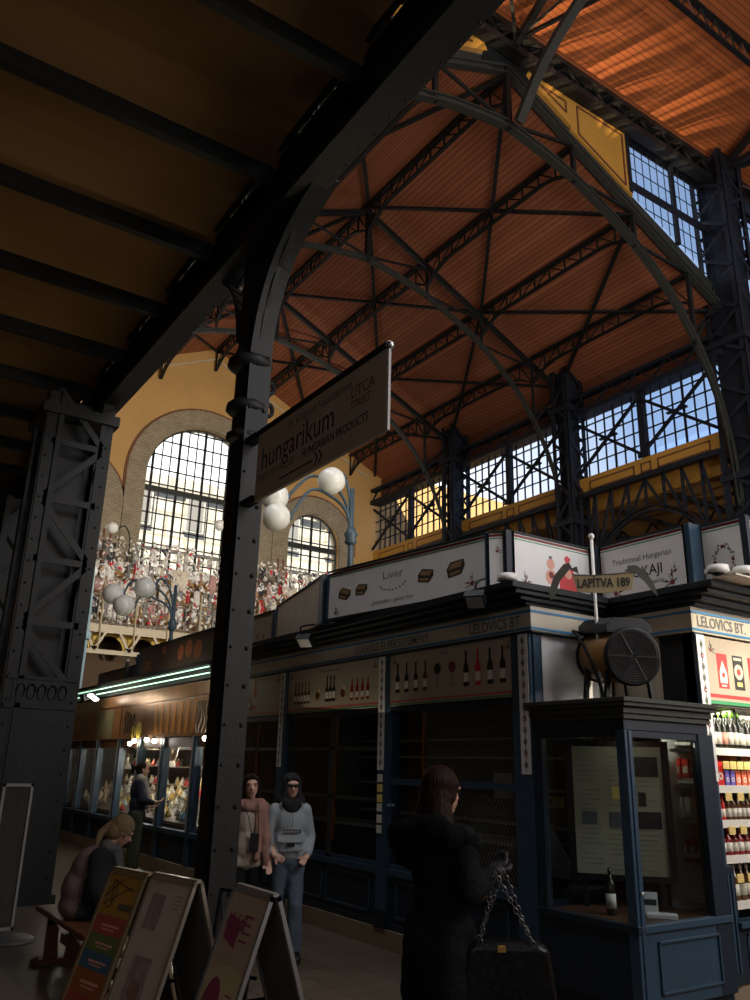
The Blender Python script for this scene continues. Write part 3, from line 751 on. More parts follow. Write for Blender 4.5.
# big dark girder along the near side of the nave ----------------------------------------------
t = thing('gallery_girder', (2.9, 8, 6.75), 'massive black riveted girder running up from the left pillar across the picture', 'girder')
mb = MB(); mb.box(2.83, 2.87, 0.5, 23.9, 6.72, 7.22, IRON); mb.box(2.72, 3.0, 0.5, 23.9, 6.69, 6.73, IRON); mb.box(2.72, 3.0, 0.5, 23.9, 7.2, 7.24, IRON)
mb.build('web_plate', t)
mb = MB()
y = 0.6
while y < 14:
    mb.ball((3.0-0.03, y, 6.69), 0.014, IRON, 6); mb.ball((2.88, y, 6.80), 0.016, IRON, 6); mb.ball((2.88, y, 7.12), 0.016, IRON, 6); y += 0.22
mb.build('rivet', t)
mb = MB(); y = 1.0
while y < 23.5:
    mb.box(2.87, 2.99, y-0.012, y+0.012, 6.73, 7.2, IRON); y += 1.5
mb.build('stiffener', t)
# ornamental cast frieze standing on the girder
t = thing('ornamental_frieze', (2.6, 8, 7.0), 'pierced grey scrollwork frieze between the black girder and the ochre ceiling', 'frieze')
y = 2.95
while y < 22:
    mb = MB()
    mb.box(2.66, 2.70, y+0.05, y+1.45, 7.24, 7.28, IRON)
    for k in range(4):
        yc = y + 0.22 + k*0.35; pts = []
        for i in range(15):
            a = i/14*2*PI*1.15; r = 0.13 - 0.006*i; pts.append((2.76, yc + r*math.cos(a), 7.42 + r*math.sin(a)))
        mb.tube(pts, 0.016, IRONG, 5)
        mb.bar((2.76, yc+0.17, 7.24), (2.76, yc+0.17, 7.62), 0.02, 0.03, IRONG)
        mb.bar((2.76, yc-0.15, 7.24), (2.76, yc+0.12, 7.6), 0.02, 0.025, IRONG)
    mb.box(2.66, 2.86, y+0.05, y+1.45, 7.6, 7.66, IRON)
    mb.build('scroll_panel', t); y += 1.5

# large left pillar ---------------------------------------------------------------------------
PXX, PYY, PS = 2.42, 11.75, 0.86
t = thing('iron_pillar', (PXX, PYY, 0), 'massive black riveted lattice pillar at the left carrying the girder', 'pillar')
x0, x1, y0, y1 = PXX-PS/2, PXX+PS/2+0.05, PYY-PS/2, PYY+PS/2
mb = MB()
for (xa, xb) in ((x0, x0+0.16), (x1-0.16, x1)):
    mb.box(xa, xb, y0-0.02, y0+0.02, 0.05, 6.7, IRON); mb.box(xa, xb, y1-0.02, y1+0.02, 0.05, 6.7, IRON)
for (ya, yb) in ((y0, y0+0.16), (y1-0.16, y1)):
    mb.box(x0-0.02, x0+0.02, ya, yb, 0.05, 6.7, IRON); mb.box(x1-0.02, x1+0.02, ya, yb, 0.05, 6.7, IRON)
mb.box(x0+0.25, x1-0.25, y0+0.25, y1-0.25, 0.05, 6.7, IRON)
mb.box(x0+0.15, x0+0.22, y0-0.05, y0, 0.05, 6.7, IRONF); mb.build('shaft', t)
mb = MB()
zz = 2.55; k = 0
while zz < 6.3:
    for (yf, up) in ((y0-0.01, (0, 1, 0)),):
        mb.bar((x0+0.1, yf, zz), (x1-0.1, yf, zz), 0.09, 0.02, IRONF, up=up)
        a, b = (x0+0.12, x1-0.12) if k % 2 else (x1-0.12, x0+0.12)
        mb.bar((a, yf, zz+0.05), (b, yf, zz+0.8), 0.09, 0.02, IRONF, up=up)
    a, b = (y0+0.12, y1-0.12) if k % 2 else (y1-0.12, y0+0.12)
    mb.bar((x1+0.01, a, zz+0.05), (x1+0.01, b, zz+0.8), 0.09, 0.02, IRON, up=(1, 0, 0)); zz += 0.85; k += 1
mb.build('lacing_bar', t)
mb = MB(); mb.box(x0+0.12, x1-0.12, y0-0.03, y0+0.03, 0.1, 2.3, IRON); mb.box(x0+0.02, x1-0.02, y0-0.05, y0-0.02, 2.30, 2.36, IRONF); mb.box(x0+0.02, x1-0.02, y0-0.05, y0-0.02, 2.66, 2.7, IRONF)
mb.box(x0+0.1, x1-0.1, y0-0.035, y0, 2.34, 2.68, IRON); mb.box(x1-0.03, x1+0.03, y0+0.12, y1-0.12, 0.1, 2.5, IRON); mb.build('cover_panel', t)
mb = MB()
for k in range(5):
    xc = x0 + 0.2 + k*0.13
    for s in (-1, 1): mb.tube([(xc + 0.05*math.cos(a)*s, y0-0.05, 2.51 + 0.09*math.sin(a)) for a in [j*0.5 for j in range(10)]], 0.009, IRONF, 5)
mb.build('ornament', t)
mb = MB()
for zz in [0.3+0.3*i for i in range(22)]:
    mb.ball((x0+0.05, y0-0.025, zz), 0.018, IRONF, 6); mb.ball((x1-0.06, y0-0.025, zz), 0.018, IRONF, 6); mb.ball((x1+0.025, y0+0.07, zz), 0.018, IRONF, 6)
mb.build('rivet', t)
mb = MB(); mb.box(x0-0.06, x1+0.06, y0-0.06, y1+0.06, 0, 0.1, IRON); mb.build('base', t)
mb = MB(); mb.box(x0-0.08, x1+0.08, y0-0.08, y1+0.08, 6.35, 6.5, IRON)
mb.build('capital', t)
# next pillar farther along, partly cut by the left edge
t2 = thing('iron_pillar', (2.6, 17.2, 0), 'second black pillar farther off, at the extreme left edge', 'pillar')
mb = MB(); lattice_box(mb, 2.45, 3.0, 16.9, 17.5, 0.1, 6.7, 0.6, IRONF, 0.14, 0.07); mb.box(2.6, 2.85, 17.05, 17.35, 0.1, 6.7, IRON); mb.build('shaft', t2)
mb = MB(); mb.box(2.4, 3.05, 16.85, 17.55, 0, 0.12, IRON); mb.build('base', t2)
t2 = thing('iron_pillar', (2.6, 22.0, 0), 'third black pillar behind the one at the left edge', 'pillar')
mb = MB(); lattice_box(mb, 2.45, 3.0, 21.7, 22.3, 0.1, 6.7, 0.6, IRON, 0.14, 0.07); mb.box(2.6, 2.85, 21.8, 22.2, 0.1, 6.7, IRON); mb.build('shaft', t2)
mb = MB(); mb.box(2.4, 3.05, 21.65, 22.35, 0, 0.12, IRON); mb.build('base', t2)

# central front post -----------------------------------------------------------------------------
QX, QY = 2.93, 6.62
t = thing('iron_post', (QX, QY, 0), 'slender black riveted cast post left of centre with scroll capital', 'post')
mb = MB(); mb.box(QX-0.06, QX+0.06, QY-0.12, QY+0.06, 0.12, 6.7, IRON)
mb.box(QX-0.08, QX+0.15, QY-0.165, QY-0.145, 0.12, 6.7, IRONF); mb.box(QX-0.012, QX+0.012, QY-0.15, QY+0.09, 0.12, 6.7, IRON)
mb.box(QX-0.09, QX-0.07, QY-0.08, QY+0.12, 0.12, 6.7, IRON); mb.box(QX+0.05, QX+0.15, QY-0.15, QY-0.05, 0.12, 6.7, IRONF); mb.build('shaft', t)
mb = MB()
zz = 0.4
while zz < 5.2:
    mb.ball((QX+0.1, QY-0.17, zz), 0.02, IRONF, 6); mb.ball((QX-0.05, QY-0.17, zz), 0.014, IRONF, 6); zz += 0.32
mb.build('rivet', t)
mb = MB(); mb.box(QX-0.17, QX+0.2, QY-0.2, QY+0.18, 0, 0.12, IRON); mb.lathe([(0.2, 0), (0.2, 0.05), (0.17, 0.12), (0.15, 0.3)], (QX, QY, 0.1), IRON, 8); mb.build('base', t)
for zc, pr in ((5.32, [(0.15, 0), (0.22, 0.05), (0.22, 0.10), (0.16, 0.16), (0.15, 0.22)]), (4.86, [(0.15, 0), (0.20, 0.04), (0.20, 0.09), (0.15, 0.14)]), (4.58, [(0.14, 0), (0.18, 0.03), (0.18, 0.07), (0.14, 0.1)])):
    mb = MB(); mb.lathe(pr, (QX, QY, zc), IRON, 12); mb.build('capital_ring', t)
for s, zc in ((1, 5.15), (1, 4.92), (1, 4.7)):
    mb = MB(); pts = []
    for i in range(16):
        a = -PI/2 + i/15*1.6*PI; r = 0.07-0.002*i; pts.append((QX+0.16+r*math.cos(a)*0.7, QY-0.14, zc+r*math.sin(a)))
    mb.tube(pts, 0.022, IRONF, 6); mb.build('scroll', t)
mb = MB()
# curved bracket sweeping up to the girder on the right, and smaller one on the left
for off, w in ((0.0, 0.1), ):
    pts = smooth([(QX+0.02, QY-0.17, 5.45), (QX+0.02, QY-0.26, 5.85), (QX+0.02, QY-0.48, 6.25), (QX+0.02, QY-0.85, 6.55), (QX+0.02, QY-1.35, 6.74)], 5)
    mb.poly(pts, 0.22, 0.03, IRON, up=(0, 1, 1))
pts = smooth([(QX+0.02, QY+0.17, 5.7), (QX+0.02, QY+0.26, 6.1), (QX+0.02, QY+0.45, 6.45), (QX+0.02, QY+0.75, 6.72)], 5)
mb.poly(pts, 0.22, 0.03, IRON, up=(0, 1, 1))
for i, p in enumerate(pts[::3]): mb.bar(p, (p.x, QY+0.1, min(6.7, p.z+0.3)), 0.03, 0.04, IRONF, up=(0, 1, 1))
mb.build('bracket', t)
mb = MB(); mb.prism([(QY+0.1, 5.5), (QY-0.17, 5.45), (QY-0.30, 5.9), (QY-0.5, 6.25), (QY-0.85, 6.55), (QY-1.3, 6.72), (QY+0.1, 6.72)], (QX-0.02, 0, 0), Y, Z, (0.04, 0, 0), IRON); mb.build('bracket_web', t)

# ================================================================== MARKET STALLS
FX = 5.15; U1, N1 = V((0, -1, 0)), V((-1, 0, 0))   # face looking towards -x
U2, N2 = V((1, 0, 0)), V((0, -1, 0))               # face looking towards -y
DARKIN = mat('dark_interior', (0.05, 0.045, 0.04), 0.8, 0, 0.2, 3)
SHELFW = mat('white_shelf', (0.62, 0.60, 0.55), 0.5, 0, 0.08, 4)
MESHG = mat('wire_mesh', (0.16, 0.15, 0.13), 0.45, 0.6)
GBOT = mat('dark_bottle_glass', (0.012, 0.016, 0.010), 0.12, 0, spec=0.7)
BBOT = mat('brown_bottle_glass', (0.10, 0.035, 0.010), 0.12, 0, spec=0.7)
RBOT = mat('red_bottle_glass', (0.22, 0.010, 0.012), 0.15, 0, spec=0.7)
LABW = mat('bottle_label', (0.62, 0.60, 0.52), 0.6)
LABR = mat('rose_label', (0.60, 0.30, 0.24), 0.6)
GCAP = mat('green_capsule', (0.16, 0.50, 0.03), 0.4)
YELT = mat('yellow_tag', (0.70, 0.58, 0.16), 0.6)
REDP = mat('red_pack', (0.58, 0.020, 0.015), 0.4)
LEAF = mat('ornament_green', (0.10, 0.12, 0.09), 0.6)

def flora(mb, a, b, s, fr, flip=1):
    o, u, v, d = fr
    mb.disc((a, b), 0.020*s, o, u, v, d*1.2, REDD, 9); mb.disc((a+0.045*s*flip, b+0.012*s), 0.010*s, o, u, v, d*1.2, REDD, 8)
    mb.disc((a+0.005*s*flip, b+0.055*s), 0.010*s, o, u, v, d*1.2, REDD, 8)
    for ang, L in ((0.2, 0.10), (1.1, 0.08), (1.6, 0.11), (2.6, 0.05), (-0.4, 0.09)):
        c, si = math.cos(ang)*flip, math.sin(ang)
        mb.prism([(a, b), (a+c*L*0.5*s-si*0.006*s, b+si*L*0.5*s+0.006*s), (a+c*L*s, b+si*L*s), (a+c*L*0.5*s+si*0.006*s, b+si*L*0.5*s-0.006*s)], o, u, v, d, LEAF)
def strip_ornament(mb, w, z0, z1, fr):
    """folk pattern climbing a narrow white pilaster strip; origin at strip centre, height = v"""
    o, u, v, d = fr; z = z0+0.05; k = 0
    while z < z1-0.04:
        if k % 3 == 1: mb.disc((0, z), 0.020, o, u, v, d*1.2, REDD, 10); mb.disc((0, z), 0.008, o, u, v, d*1.6, WHITEB, 8)
        for s in (-1, 1):
            mb.prism([(0, z-0.03), (s*0.022, z), (s*0.012, z+0.035), (s*0.006, z)], o, u, v, d, LEAF)
        mb.prism([(-0.003, z-0.05), (0.003, z-0.05), (0.003, z+0.05), (-0.003, z+0.05)], o, u, v, d, LEAF)
        z += 0.095; k += 1
def bottle_print(mb, a, b, h, fr, mt, shoulder=0.6):
    o, u, v, d = fr; w = h*0.12
    mb.prism([(a-w, b), (a+w, b), (a+w, b+h*shoulder), (a+w*0.35, b+h*(shoulder+0.15)), (a+w*0.35, b+h), (a-w*0.35, b+h), (a-w*0.35, b+h*(shoulder+0.15)), (a-w, b+h*shoulder)], o, u, v, d, mt)
    mb.rect(a-w*0.9, a+w*0.9, b+h*0.12, b+h*0.38, o, u, v, d*1.4, LABW)
def paprika_print(mb, a, b, w, h, fr, dark=False):
    o, u, v, d = fr
    mb.rect(a-w/2, a+w/2, b, b+h, o, u, v, d, REDL if not dark else BLACKTX)
    if dark:
        mb.disc((a, b+h*0.52), w*0.46, o, u, v, d*1.3, CREAM, 16, 0.95); mb.rect(a-w*0.4, a+w*0.4, b+h*0.86, b+h*0.94, o, u, v, d*1.3, CREAM)
        mb.disc((a, b+h*0.52), w*0.20, o, u, v, d*1.6, REDL, 12); mb.rect(a-w*0.25, a+w*0.25, b+h*0.1, b+h*0.22, o, u, v, d*1.3, YELT)
    else:
        mb.prism([(a-w*0.34, b+h*0.15), (a+w*0.34, b+h*0.15), (a+w*0.36, b+h*0.45), (a, b+h*0.8), (a-w*0.36, b+h*0.45)], o, u, v, d*1.3, LABW)
        mb.disc((a, b+h*0.38), w*0.16, o, u, v, d*1.6, REDL, 10); mb.rect(a-w*0.22, a+w*0.22, b+h*0.05, b+h*0.1, o, u, v, d*1.3, LABW)

# ---- long stall front on the left-receding side ------------------------------------------------------
stall = thing('market_stall', (6.5, 8.2, 0), 'long navy market stall with glazed front and a cream fascia, behind the woman in black', 'stall')
Ya, Yb = 5.15, 11.35
mb = MB(); mb.box(5.11, 8.2, Ya, Yb, 0, 0.17, STONE); mb.build('plinth', stall)
mb = MB()
mb.box(FX, FX+0.05, Ya, Yb, 0.17, 0.68, NAVYD); mb.box(FX-0.03, FX+0.08, Ya, Yb, 0.66, 0.72, NAVY); mb.box(FX-0.02, FX+0.05, Ya, Yb, 0.17, 0.23, NAVYD)
COLY = [(5.15, 5.38), (7.28, 7.46), (9.58, 9.76), (11.18, 11.35)]
for (c0, _), (_, c1) in zip(COLY[1:], COLY[:-1]):
    a, b = c1+0.1, c0-0.1; n = 2
    for k in range(n):
        p, q = a+(b-a)*k/n+0.04, a+(b-a)*(k+1)/n-0.04
        for (y0, y1, z0, z1) in ((p, q, 0.28, 0.30), (p, q, 0.60, 0.62), (p, p+0.02, 0.28, 0.62), (q-0.02, q, 0.28, 0.62)): mb.box(FX-0.015, FX, y0, y1, z0, z1, NAVY)
mb.box(FX, 8.2, Ya, Ya+0.04, 0.17, 0.7, NAVYD); mb.build('lower_panel', stall)
for (a, b) in COLY:
    mb = MB(); mb.box(FX-0.035, FX+0.12, a, b, 0.17, 2.86, NAVY); mb.box(FX-0.05, FX+0.12, a-0.01, b+0.01, 0.17, 0.34, NAVYD); mb.build('column', stall)
    w = 0.115; yc = (a+0.075 if a < 5.2 else (a+b)/2+0.03)
    mb = MB(); fr = (V((FX-0.04, yc, 0)), U1, Z, N1*0.003)
    mb.box(FX-0.042, FX-0.036, yc-w/2, yc+w/2, 1.66, 2.84, WHITEB); strip_ornament(mb, w, 1.68, 2.82, (V((FX-0.042, yc, 0)), U1, Z, N1*0.003)); mb.build('floral_strip', stall)
# small price stickers on one column
mb = MB()
for k, (z, mt) in enumerate(((1.58, LABW), (1.48, YELT), (1.38, YELT), (1.29, LABW), (1.18, LABW), (1.08, LABW))): mb.box(FX-0.042, FX-0.036, 7.36, 7.45, z-0.038, z+0.038, mt)
mb.build('sticker', stall)
mb = MB()
for (c0, _), (_, c1) in zip(COLY[1:], COLY[:-1]):
    mb.box(FX, FX+0.05, c1, c0, 0.70, 0.76, NAVY); mb.box(FX, FX+0.05, c1, c0, 2.24, 2.30, NAVYD)
mb.box(FX, FX+0.045, 5.38, 7.28, 1.52, 1.58, NAVY); mb.box(FX, FX+0.03, 6.70, 6.73, 1.55, 2.24, BBOT)
mb.box(FX, FX+0.045, 7.46, 9.58, 1.86, 1.90, IRONG); mb.box(FX, FX+0.045, 8.42, 8.52, 0.7, 2.25, IRONG); mb.box(FX, FX+0.03, 8.38, 8.41, 0.9, 2.25, BBOT)
mb.box(FX, FX+0.045, 9.76, 11.18, 1.86, 1.90, IRONG); mb.box(FX, FX+0.045, 10.4, 10.44, 0.7, 2.25, BBOT); mb.box(FX, FX+0.045, 7.46, 11.18, 1.34, 1.37, IRONG)
mb.build('window_bar', stall)
for (c0, _), (_, c1) in zip(COLY[1:], COLY[:-1]):
    mb = MB(); mb.box(FX+0.02, FX+0.026, c1, c0, 0.74, 2.26, GLASSC); mb.build('glass_pane', stall)
mb = MB(); n = 34; ya, yb, za, zb = 5.40, 6.68, 0.76, 2.24
def clipdiag(sg):
    L = zb-za; c = ya - L
    while c < yb + L:
        # line y = c + s ; z = za + sg..., clip to rectangle
        y0, y1 = c, c+L*0.62
        pts = []
        for i in range(2): pass
        t0, t1 = 0.0, 1.0
        dy = L*0.62
        if y0 < ya: t0 = (ya-y0)/dy
        if y1 > yb: t1 = (yb-y0)/dy
        if t0 < t1:
            A = (FX+0.012, y0+dy*t0, za+L*(t0 if sg > 0 else 1-t0)); B = (FX+0.012, y0+dy*t1, za+L*(t1 if sg > 0 else 1-t1))
            mb.bar(A, B, 0.004, 0.004, MESHG, up=(1, 0, 0))
        c += 0.042
clipdiag(1); clipdiag(-1); mb.build('wire_grille', stall)
# fascia with lettering
mb = MB()
mb.box(FX-0.04, FX, Ya-0.04, Yb, 2.86, 3.08, CREAM); mb.box(FX, 6.16, Ya-0.04, Ya, 2.86, 3.08, CREAM)
for z in (2.885, 3.035):
    mb.box(FX-0.048, FX-0.04, Ya-0.048, Yb, z-0.010, z+0.010, BLUEL); mb.box(FX-0.04, 6.15, Ya-0.048, Ya-0.04, z-0.010, z+0.010, BLUEL)
mb.box(FX-0.06, FX, Ya-0.06, Yb, 2.845, 2.862, CORN); mb.box(FX, 6.15, Ya-0.06, Ya, 2.845, 2.859, CORN); mb.build('fascia', stall)
fr = (V((FX-0.042, Ya, 2.86)), U1, Z, N1*0.002)
mb = MB(); mb.text('LELOVICS BT.', -0.06, 0.055, 0.135, *fr, GREYTX, align='RIGHT', fat=0.002, sx=0.9)
mb.text('CUKR\u00c1SZ \u00c9S P\u00c9KS\u00dcTEM\u00c9NY', -1.42, 0.06, 0.12, *fr, GREYTX, align='RIGHT', fat=0.001, sx=0.92)
mb.build('fascia_lettering', stall)
# cornice, stepped profile, with soffit
mb = MB()
for (ov, z0, z1) in ((0.10, 3.08, 3.11), (0.20, 3.11, 3.15), (0.30, 3.15, 3.19), (0.36, 3.19, 3.25)):
    mb.box(FX-ov, 8.2, Ya-ov*0.45, Yb, z0, z1, CORN)
mb.build('cornice', stall, bevel=0.006)
# inner walls, shelves, counter
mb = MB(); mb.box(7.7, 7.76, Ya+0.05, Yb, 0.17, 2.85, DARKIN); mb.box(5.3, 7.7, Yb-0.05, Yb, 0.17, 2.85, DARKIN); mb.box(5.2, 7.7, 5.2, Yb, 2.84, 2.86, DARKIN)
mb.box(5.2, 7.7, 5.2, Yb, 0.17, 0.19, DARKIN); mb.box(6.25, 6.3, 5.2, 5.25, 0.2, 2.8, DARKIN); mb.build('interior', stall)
mb = MB()
for z in (1.05, 1.45, 1.82, 2.05): mb.box(7.35, 7.68, 5.5, 11.2, z, z+0.025, SHELFW)
mb.box(6.2, 6.7, 6.3, 10.9, 0.95, 0.99, SHELFW); mb.box(6.25, 6.65, 6.35, 10.85, 0.2, 0.95, DARKIN); mb.build('shelf', stall)
# white side wall above the kiosk (recess)
mb = MB(); mb.box(FX+0.05, 6.2, Ya, Ya+0.03, 2.24, 2.86, WHITEB); mb.box(FX-0.0, FX+0.09, Ya-0.02, Ya, 0.2, 2.86, NAVY); mb.box(6.17, 6.22, Ya-0.0, Ya+0.03, 0.2, 2.86, NAVYD); mb.build('recess_panel', stall)
mb = MB(); mb.box(FX+0.09, 6.2, Ya, Ya+0.02, 0.2, 2.24, GLASSC); mb.build('glass_pane', stall)

# posters above the windows (three)
def poster(y1, y0, label, draw):
    mb = MB(); mb.box(FX-0.015, FX+0.0, y0, y1, 2.31, 2.845, POSTER)
    fr = (V((FX-0.016, y1, 2.31)), U1, Z, N1*0.002); W_ = y1-y0
    mb.rect(0, W_, 0.035, 0.048, *fr, REDL); mb.rect(0, W_, 0.008, 0.020, *fr, GREENL)
    flora(mb, 0.08, 0.44, 0.7, fr, 1); flora(mb, W_-0.10, 0.44, 0.7, fr, -1); draw(mb, fr, W_)
    o = mb.build('poster'); tag(o, label, 'poster', 'printed posters above the windows of the long stall')
def d1(mb, fr, w):
    for k, mt in enumerate((GBOT, GBOT, GBOT, BBOT)): bottle_print(mb, 0.14+k*0.16, 0.13, 0.30, fr, mt, 0.5)
    for s, x in ((1, 0.82), (-1, 1.05)):
        o, u, v, d = fr; mb.disc((x, 0.33), 0.055, *fr, REDD if s < 0 else GBOT, 12); mb.rect(x-0.004, x+0.004, 0.16, 0.28, *fr, GREYTX); mb.rect(x-0.03, x+0.03, 0.15, 0.158, *fr, GREYTX)
    for k, mt in enumerate((GBOT, REDL, GBOT, GBOT)): bottle_print(mb, 1.26+k*0.17, 0.13, 0.33, fr, mt, 0.55)
    mb.text('wine', 0.93, 0.46, 0.06, *fr, GREYTX, align='CENTER')
def d2(mb, fr, w):
    for k in range(5): bottle_print(mb, 0.20+k*0.085, 0.11, 0.27, fr, BBOT, 0.45)
    for k in range(3): bottle_print(mb, 0.98+k*0.08, 0.11, 0.30, fr, GBOT, 0.45)
    for x in (0.76, 1.34): mb.disc((x, 0.19), 0.05, *fr, BBOT, 10); mb.disc((x+0.03, 0.25), 0.025, *fr, YELT, 8)
    for k in range(4): bottle_print(mb, 1.54+k*0.11, 0.10, 0.24, fr, RBOT, 0.6)
    mb.rect(0.8, 1.3, 0.47, 0.48, *fr, GREYTX)
def d3(mb, fr, w):
    bottle_print(mb, 0.62, 0.10, 0.42, fr, REDL, 0.6); bottle_print(mb, 0.46, 0.10, 0.26, fr, REDD, 0.5); mb.disc((0.53, 0.13), 0.06, *fr, REDD, 10)
poster(7.28, 5.33, 'cream poster with eight dark wine bottles and two crossed glasses, nearest the kiosk', d1)
poster(9.58, 7.46, 'cream poster with a row of small palinka bottles, middle of the stall front', d2)
poster(11.18, 9.76, 'cream poster with a tall red bottle, beside the black front post', d3)

# bottles and notices inside
def bottle(loc, label, group, h=0.30, glass=GBOT, lab=LABW, cap=REDD, r=0.036, shoulder=0.62, seg=12, parts=True):
    t = thing('bottle', loc, label, 'bottle', group); x, y, z = loc
    mb = MB(); mb.lathe([(r*0.9, 0), (r, 0.01), (r, h*shoulder), (r*0.75, h*(shoulder+0.08)), (r*0.36, h*(shoulder+0.16)), (r*0.34, h*0.93)], (x, y, z), glass, seg); mb.build('glass_body', t)
    mb = MB(); mb.lathe([(r*1.02, h*0.14), (r*1.02, h*0.46)], (x, y, z), lab, seg); mb.build('paper_label', t)
    mb = MB(); mb.lathe([(r*0.38, h*0.86), (r*0.40, h), (r*0.2, h)], (x, y, z), cap, seg); mb.build('capsule', t)
    return t
b0 = bottle((7.5, 5.6, 1.475), 'dark wine bottle on the upper shelf inside the unlit stall', 'bottles on the dark back shelves', seg=8)
for z in (1.475, 1.845, 2.075):
    for k in range(13):
        if z == 1.475 and k == 0: continue
        dup(b0, (7.5, 5.6+k*0.115, z))
mb = MB(); mb.box(6.0, 6.01, 6.35, 6.62, 1.42, 1.66, WHITEP); o = mb.build('notice'); tag(o, 'white sheet of paper hanging inside the stall, beside the dark haired head', 'notice')
mb = MB(); mb.box(6.0, 6.05, 5.7, 6.05, 1.36, 1.46, YELT); mb.box(5.99, 6.0, 5.8, 5.88, 1.38, 1.44, REDL)
o = mb.build('product_box'); tag(o, 'orange and red packet behind the wire mesh, below the middle rail', 'packet')
t = thing('folding_easel', (6.1, 5.85, 0.2), 'pale tented display card behind the wire mesh', 'display')
mb = MB(); mb.prism([(5.55, 0.75), (6.25, 0.75), (5.95, 1.25)], (6.05, 0, 0), Y, Z, (0.02, 0, 0), WHITEB); mb.build('card', t)
mb = MB(); mb.box(6.06, 6.3, 5.55, 6.25, 0.2, 0.74, DARKIN); mb.build('stand', t)

# ---- second block: right-hand stall, lit shelves -------------------------------------------
X2, Y2 = 6.2, 4.27
st2 = thing('market_stall', (8.0, 4.6, 0), 'brightly lit market stall at the right edge with shelves of bottles', 'stall')
mb = MB(); mb.box(X2-0.03, 8.5, Y2-0.03, Ya, 0, 0.17, STONE); mb.build('plinth', st2)
mb = MB(); mb.box(X2+0.0, X2+0.1, Y2, Y2+0.34, 2.24, 2.86, CORN); mb.box(X2+0.0, X2+0.1, Y2, Y2+0.12, 0.17, 2.24, CORN); mb.box(X2, X2+0.12, Y2-0.03, Y2+0.1, 0.17, 2.86, NAVY); mb.box(X2-0.02, X2+0.16, Y2-0.06, Y2+0.06, 0.17, 1.0, NAVYD)
for k in range(3): mb.box(X2+0.0+k*0.05, X2+0.02+k*0.05, Y2-0.07, Y2-0.06, 0.25, 0.95, NAVY)
mb.build('column', st2)
mb = MB(); mb.box(X2+0.0, X2+0.115, Y2-0.042, Y2-0.034, 1.64, 2.84, WHITEB); strip_ornament(mb, 0.11, 1.66, 2.82, (V((X2+0.058, Y2-0.042, 0)), U2, Z, N2*0.003)); mb.build('floral_strip', st2)
mb = MB(); mb.box(X2-0.04, X2, Y2-0.04, Ya-0.05, 2.86, 3.08, CREAM); mb.box(X2, 8.5, Y2-0.04, Y2, 2.86, 3.08, CREAM)
for z in (2.885, 3.035):
    mb.box(X2-0.048, X2-0.04, Y2-0.048, Ya-0.05, z-0.010, z+0.010, BLUEL); mb.box(X2-0.04, 8.5, Y2-0.048, Y2-0.04, z-0.010, z+0.010, BLUEL)
mb.build('fascia', st2)
mb = MB(); mb.text('LELOVICS BT.', 0.03, 0.055, 0.135, V((X2, Y2-0.042, 2.86)), U2, Z, N2*0.002, GREYTX, fat=0.002, sx=0.9); mb.build('fascia_lettering', st2)
mb = MB()
for (ov, z0, z1) in ((0.10, 3.08, 3.11), (0.20, 3.11, 3.15), (0.30, 3.15, 3.19), (0.36, 3.19, 3.25)):
    mb.box(X2-ov*0.5, 8.5, Y2-ov, Ya-0.17, z0, z1, CORN)
mb.build('cornice', st2, bevel=0.006)
mb = MB(); mb.box(X2+0.01, X2+0.03, Y2+0.34, Ya, 2.24, 2.86, CREAM); mb.build('recess_panel', st2)
mb = MB(); mb.box(X2+0.01, X2+0.02, Y2+0.12, Ya, 0.7, 2.24, GLASSC); mb.build('glass_pane', st2)
mb = MB(); mb.box(X2+0.13, 8.5, Y2-0.05, Y2-0.02, 0.17, 0.60, NAVYD); mb.box(X2+0.13, 8.5, Y2-0.10, Y2+0.05, 0.56, 0.60, NAVY)
for (a, b_, c, d_) in ((0.25, 1.1, 0.24, 0.26), (0.25, 1.1, 0.49, 0.51), (0.25, 0.27, 0.24, 0.51), (1.08, 1.1, 0.24, 0.51)): mb.box(X2+a, X2+b_, Y2-0.06, Y2-0.05, c, d_, NAVY)
mb.build('lower_panel', st2)
mb = MB(); mb.box(X2+0.13, 8.4, Y2+0.5, Y2+0.53, 0.6, 2.86, SHELFW); mb.box(X2+0.13, 8.4, Y2+0.0, Y2+0.5, 2.25, 2.28, DARKIN)
mb.build('back_panel', st2)
SHZ = [0.72, 1.06, 1.33, 1.60, 1.90]
for z in SHZ:
    mb = MB(); mb.box(X2+0.13, 8.35, Y2+0.02, Y2+0.42, z-0.03, z, SHELFW); mb.box(X2+0.13, 8.35, Y2-0.0, Y2+0.02, z-0.05, z+0.01, SHELFW); mb.build('shelf', st2)
# poster with paprika packs
mb = MB(); mb.box(X2+0.14, 8.4, Y2-0.012, Y2, 2.27, 2.845, POSTER); fr = (V((X2+0.14, Y2-0.013, 2.27)), U2, Z, N2*0.002)
mb.rect(0, 2.06, 0.055, 0.085, *fr, REDL); mb.rect(0, 2.06, 0.0, 0.030, *fr, GREENL); flora(mb, 0.09, 0.46, 0.8, fr, 1)
for k in range(9): paprika_print(mb, 0.24+k*0.235, 0.14, 0.15, 0.30, fr, k % 2 == 1)
o = mb.build('poster'); tag(o, 'cream poster with red and black paprika packets above the lit shelves', 'poster')
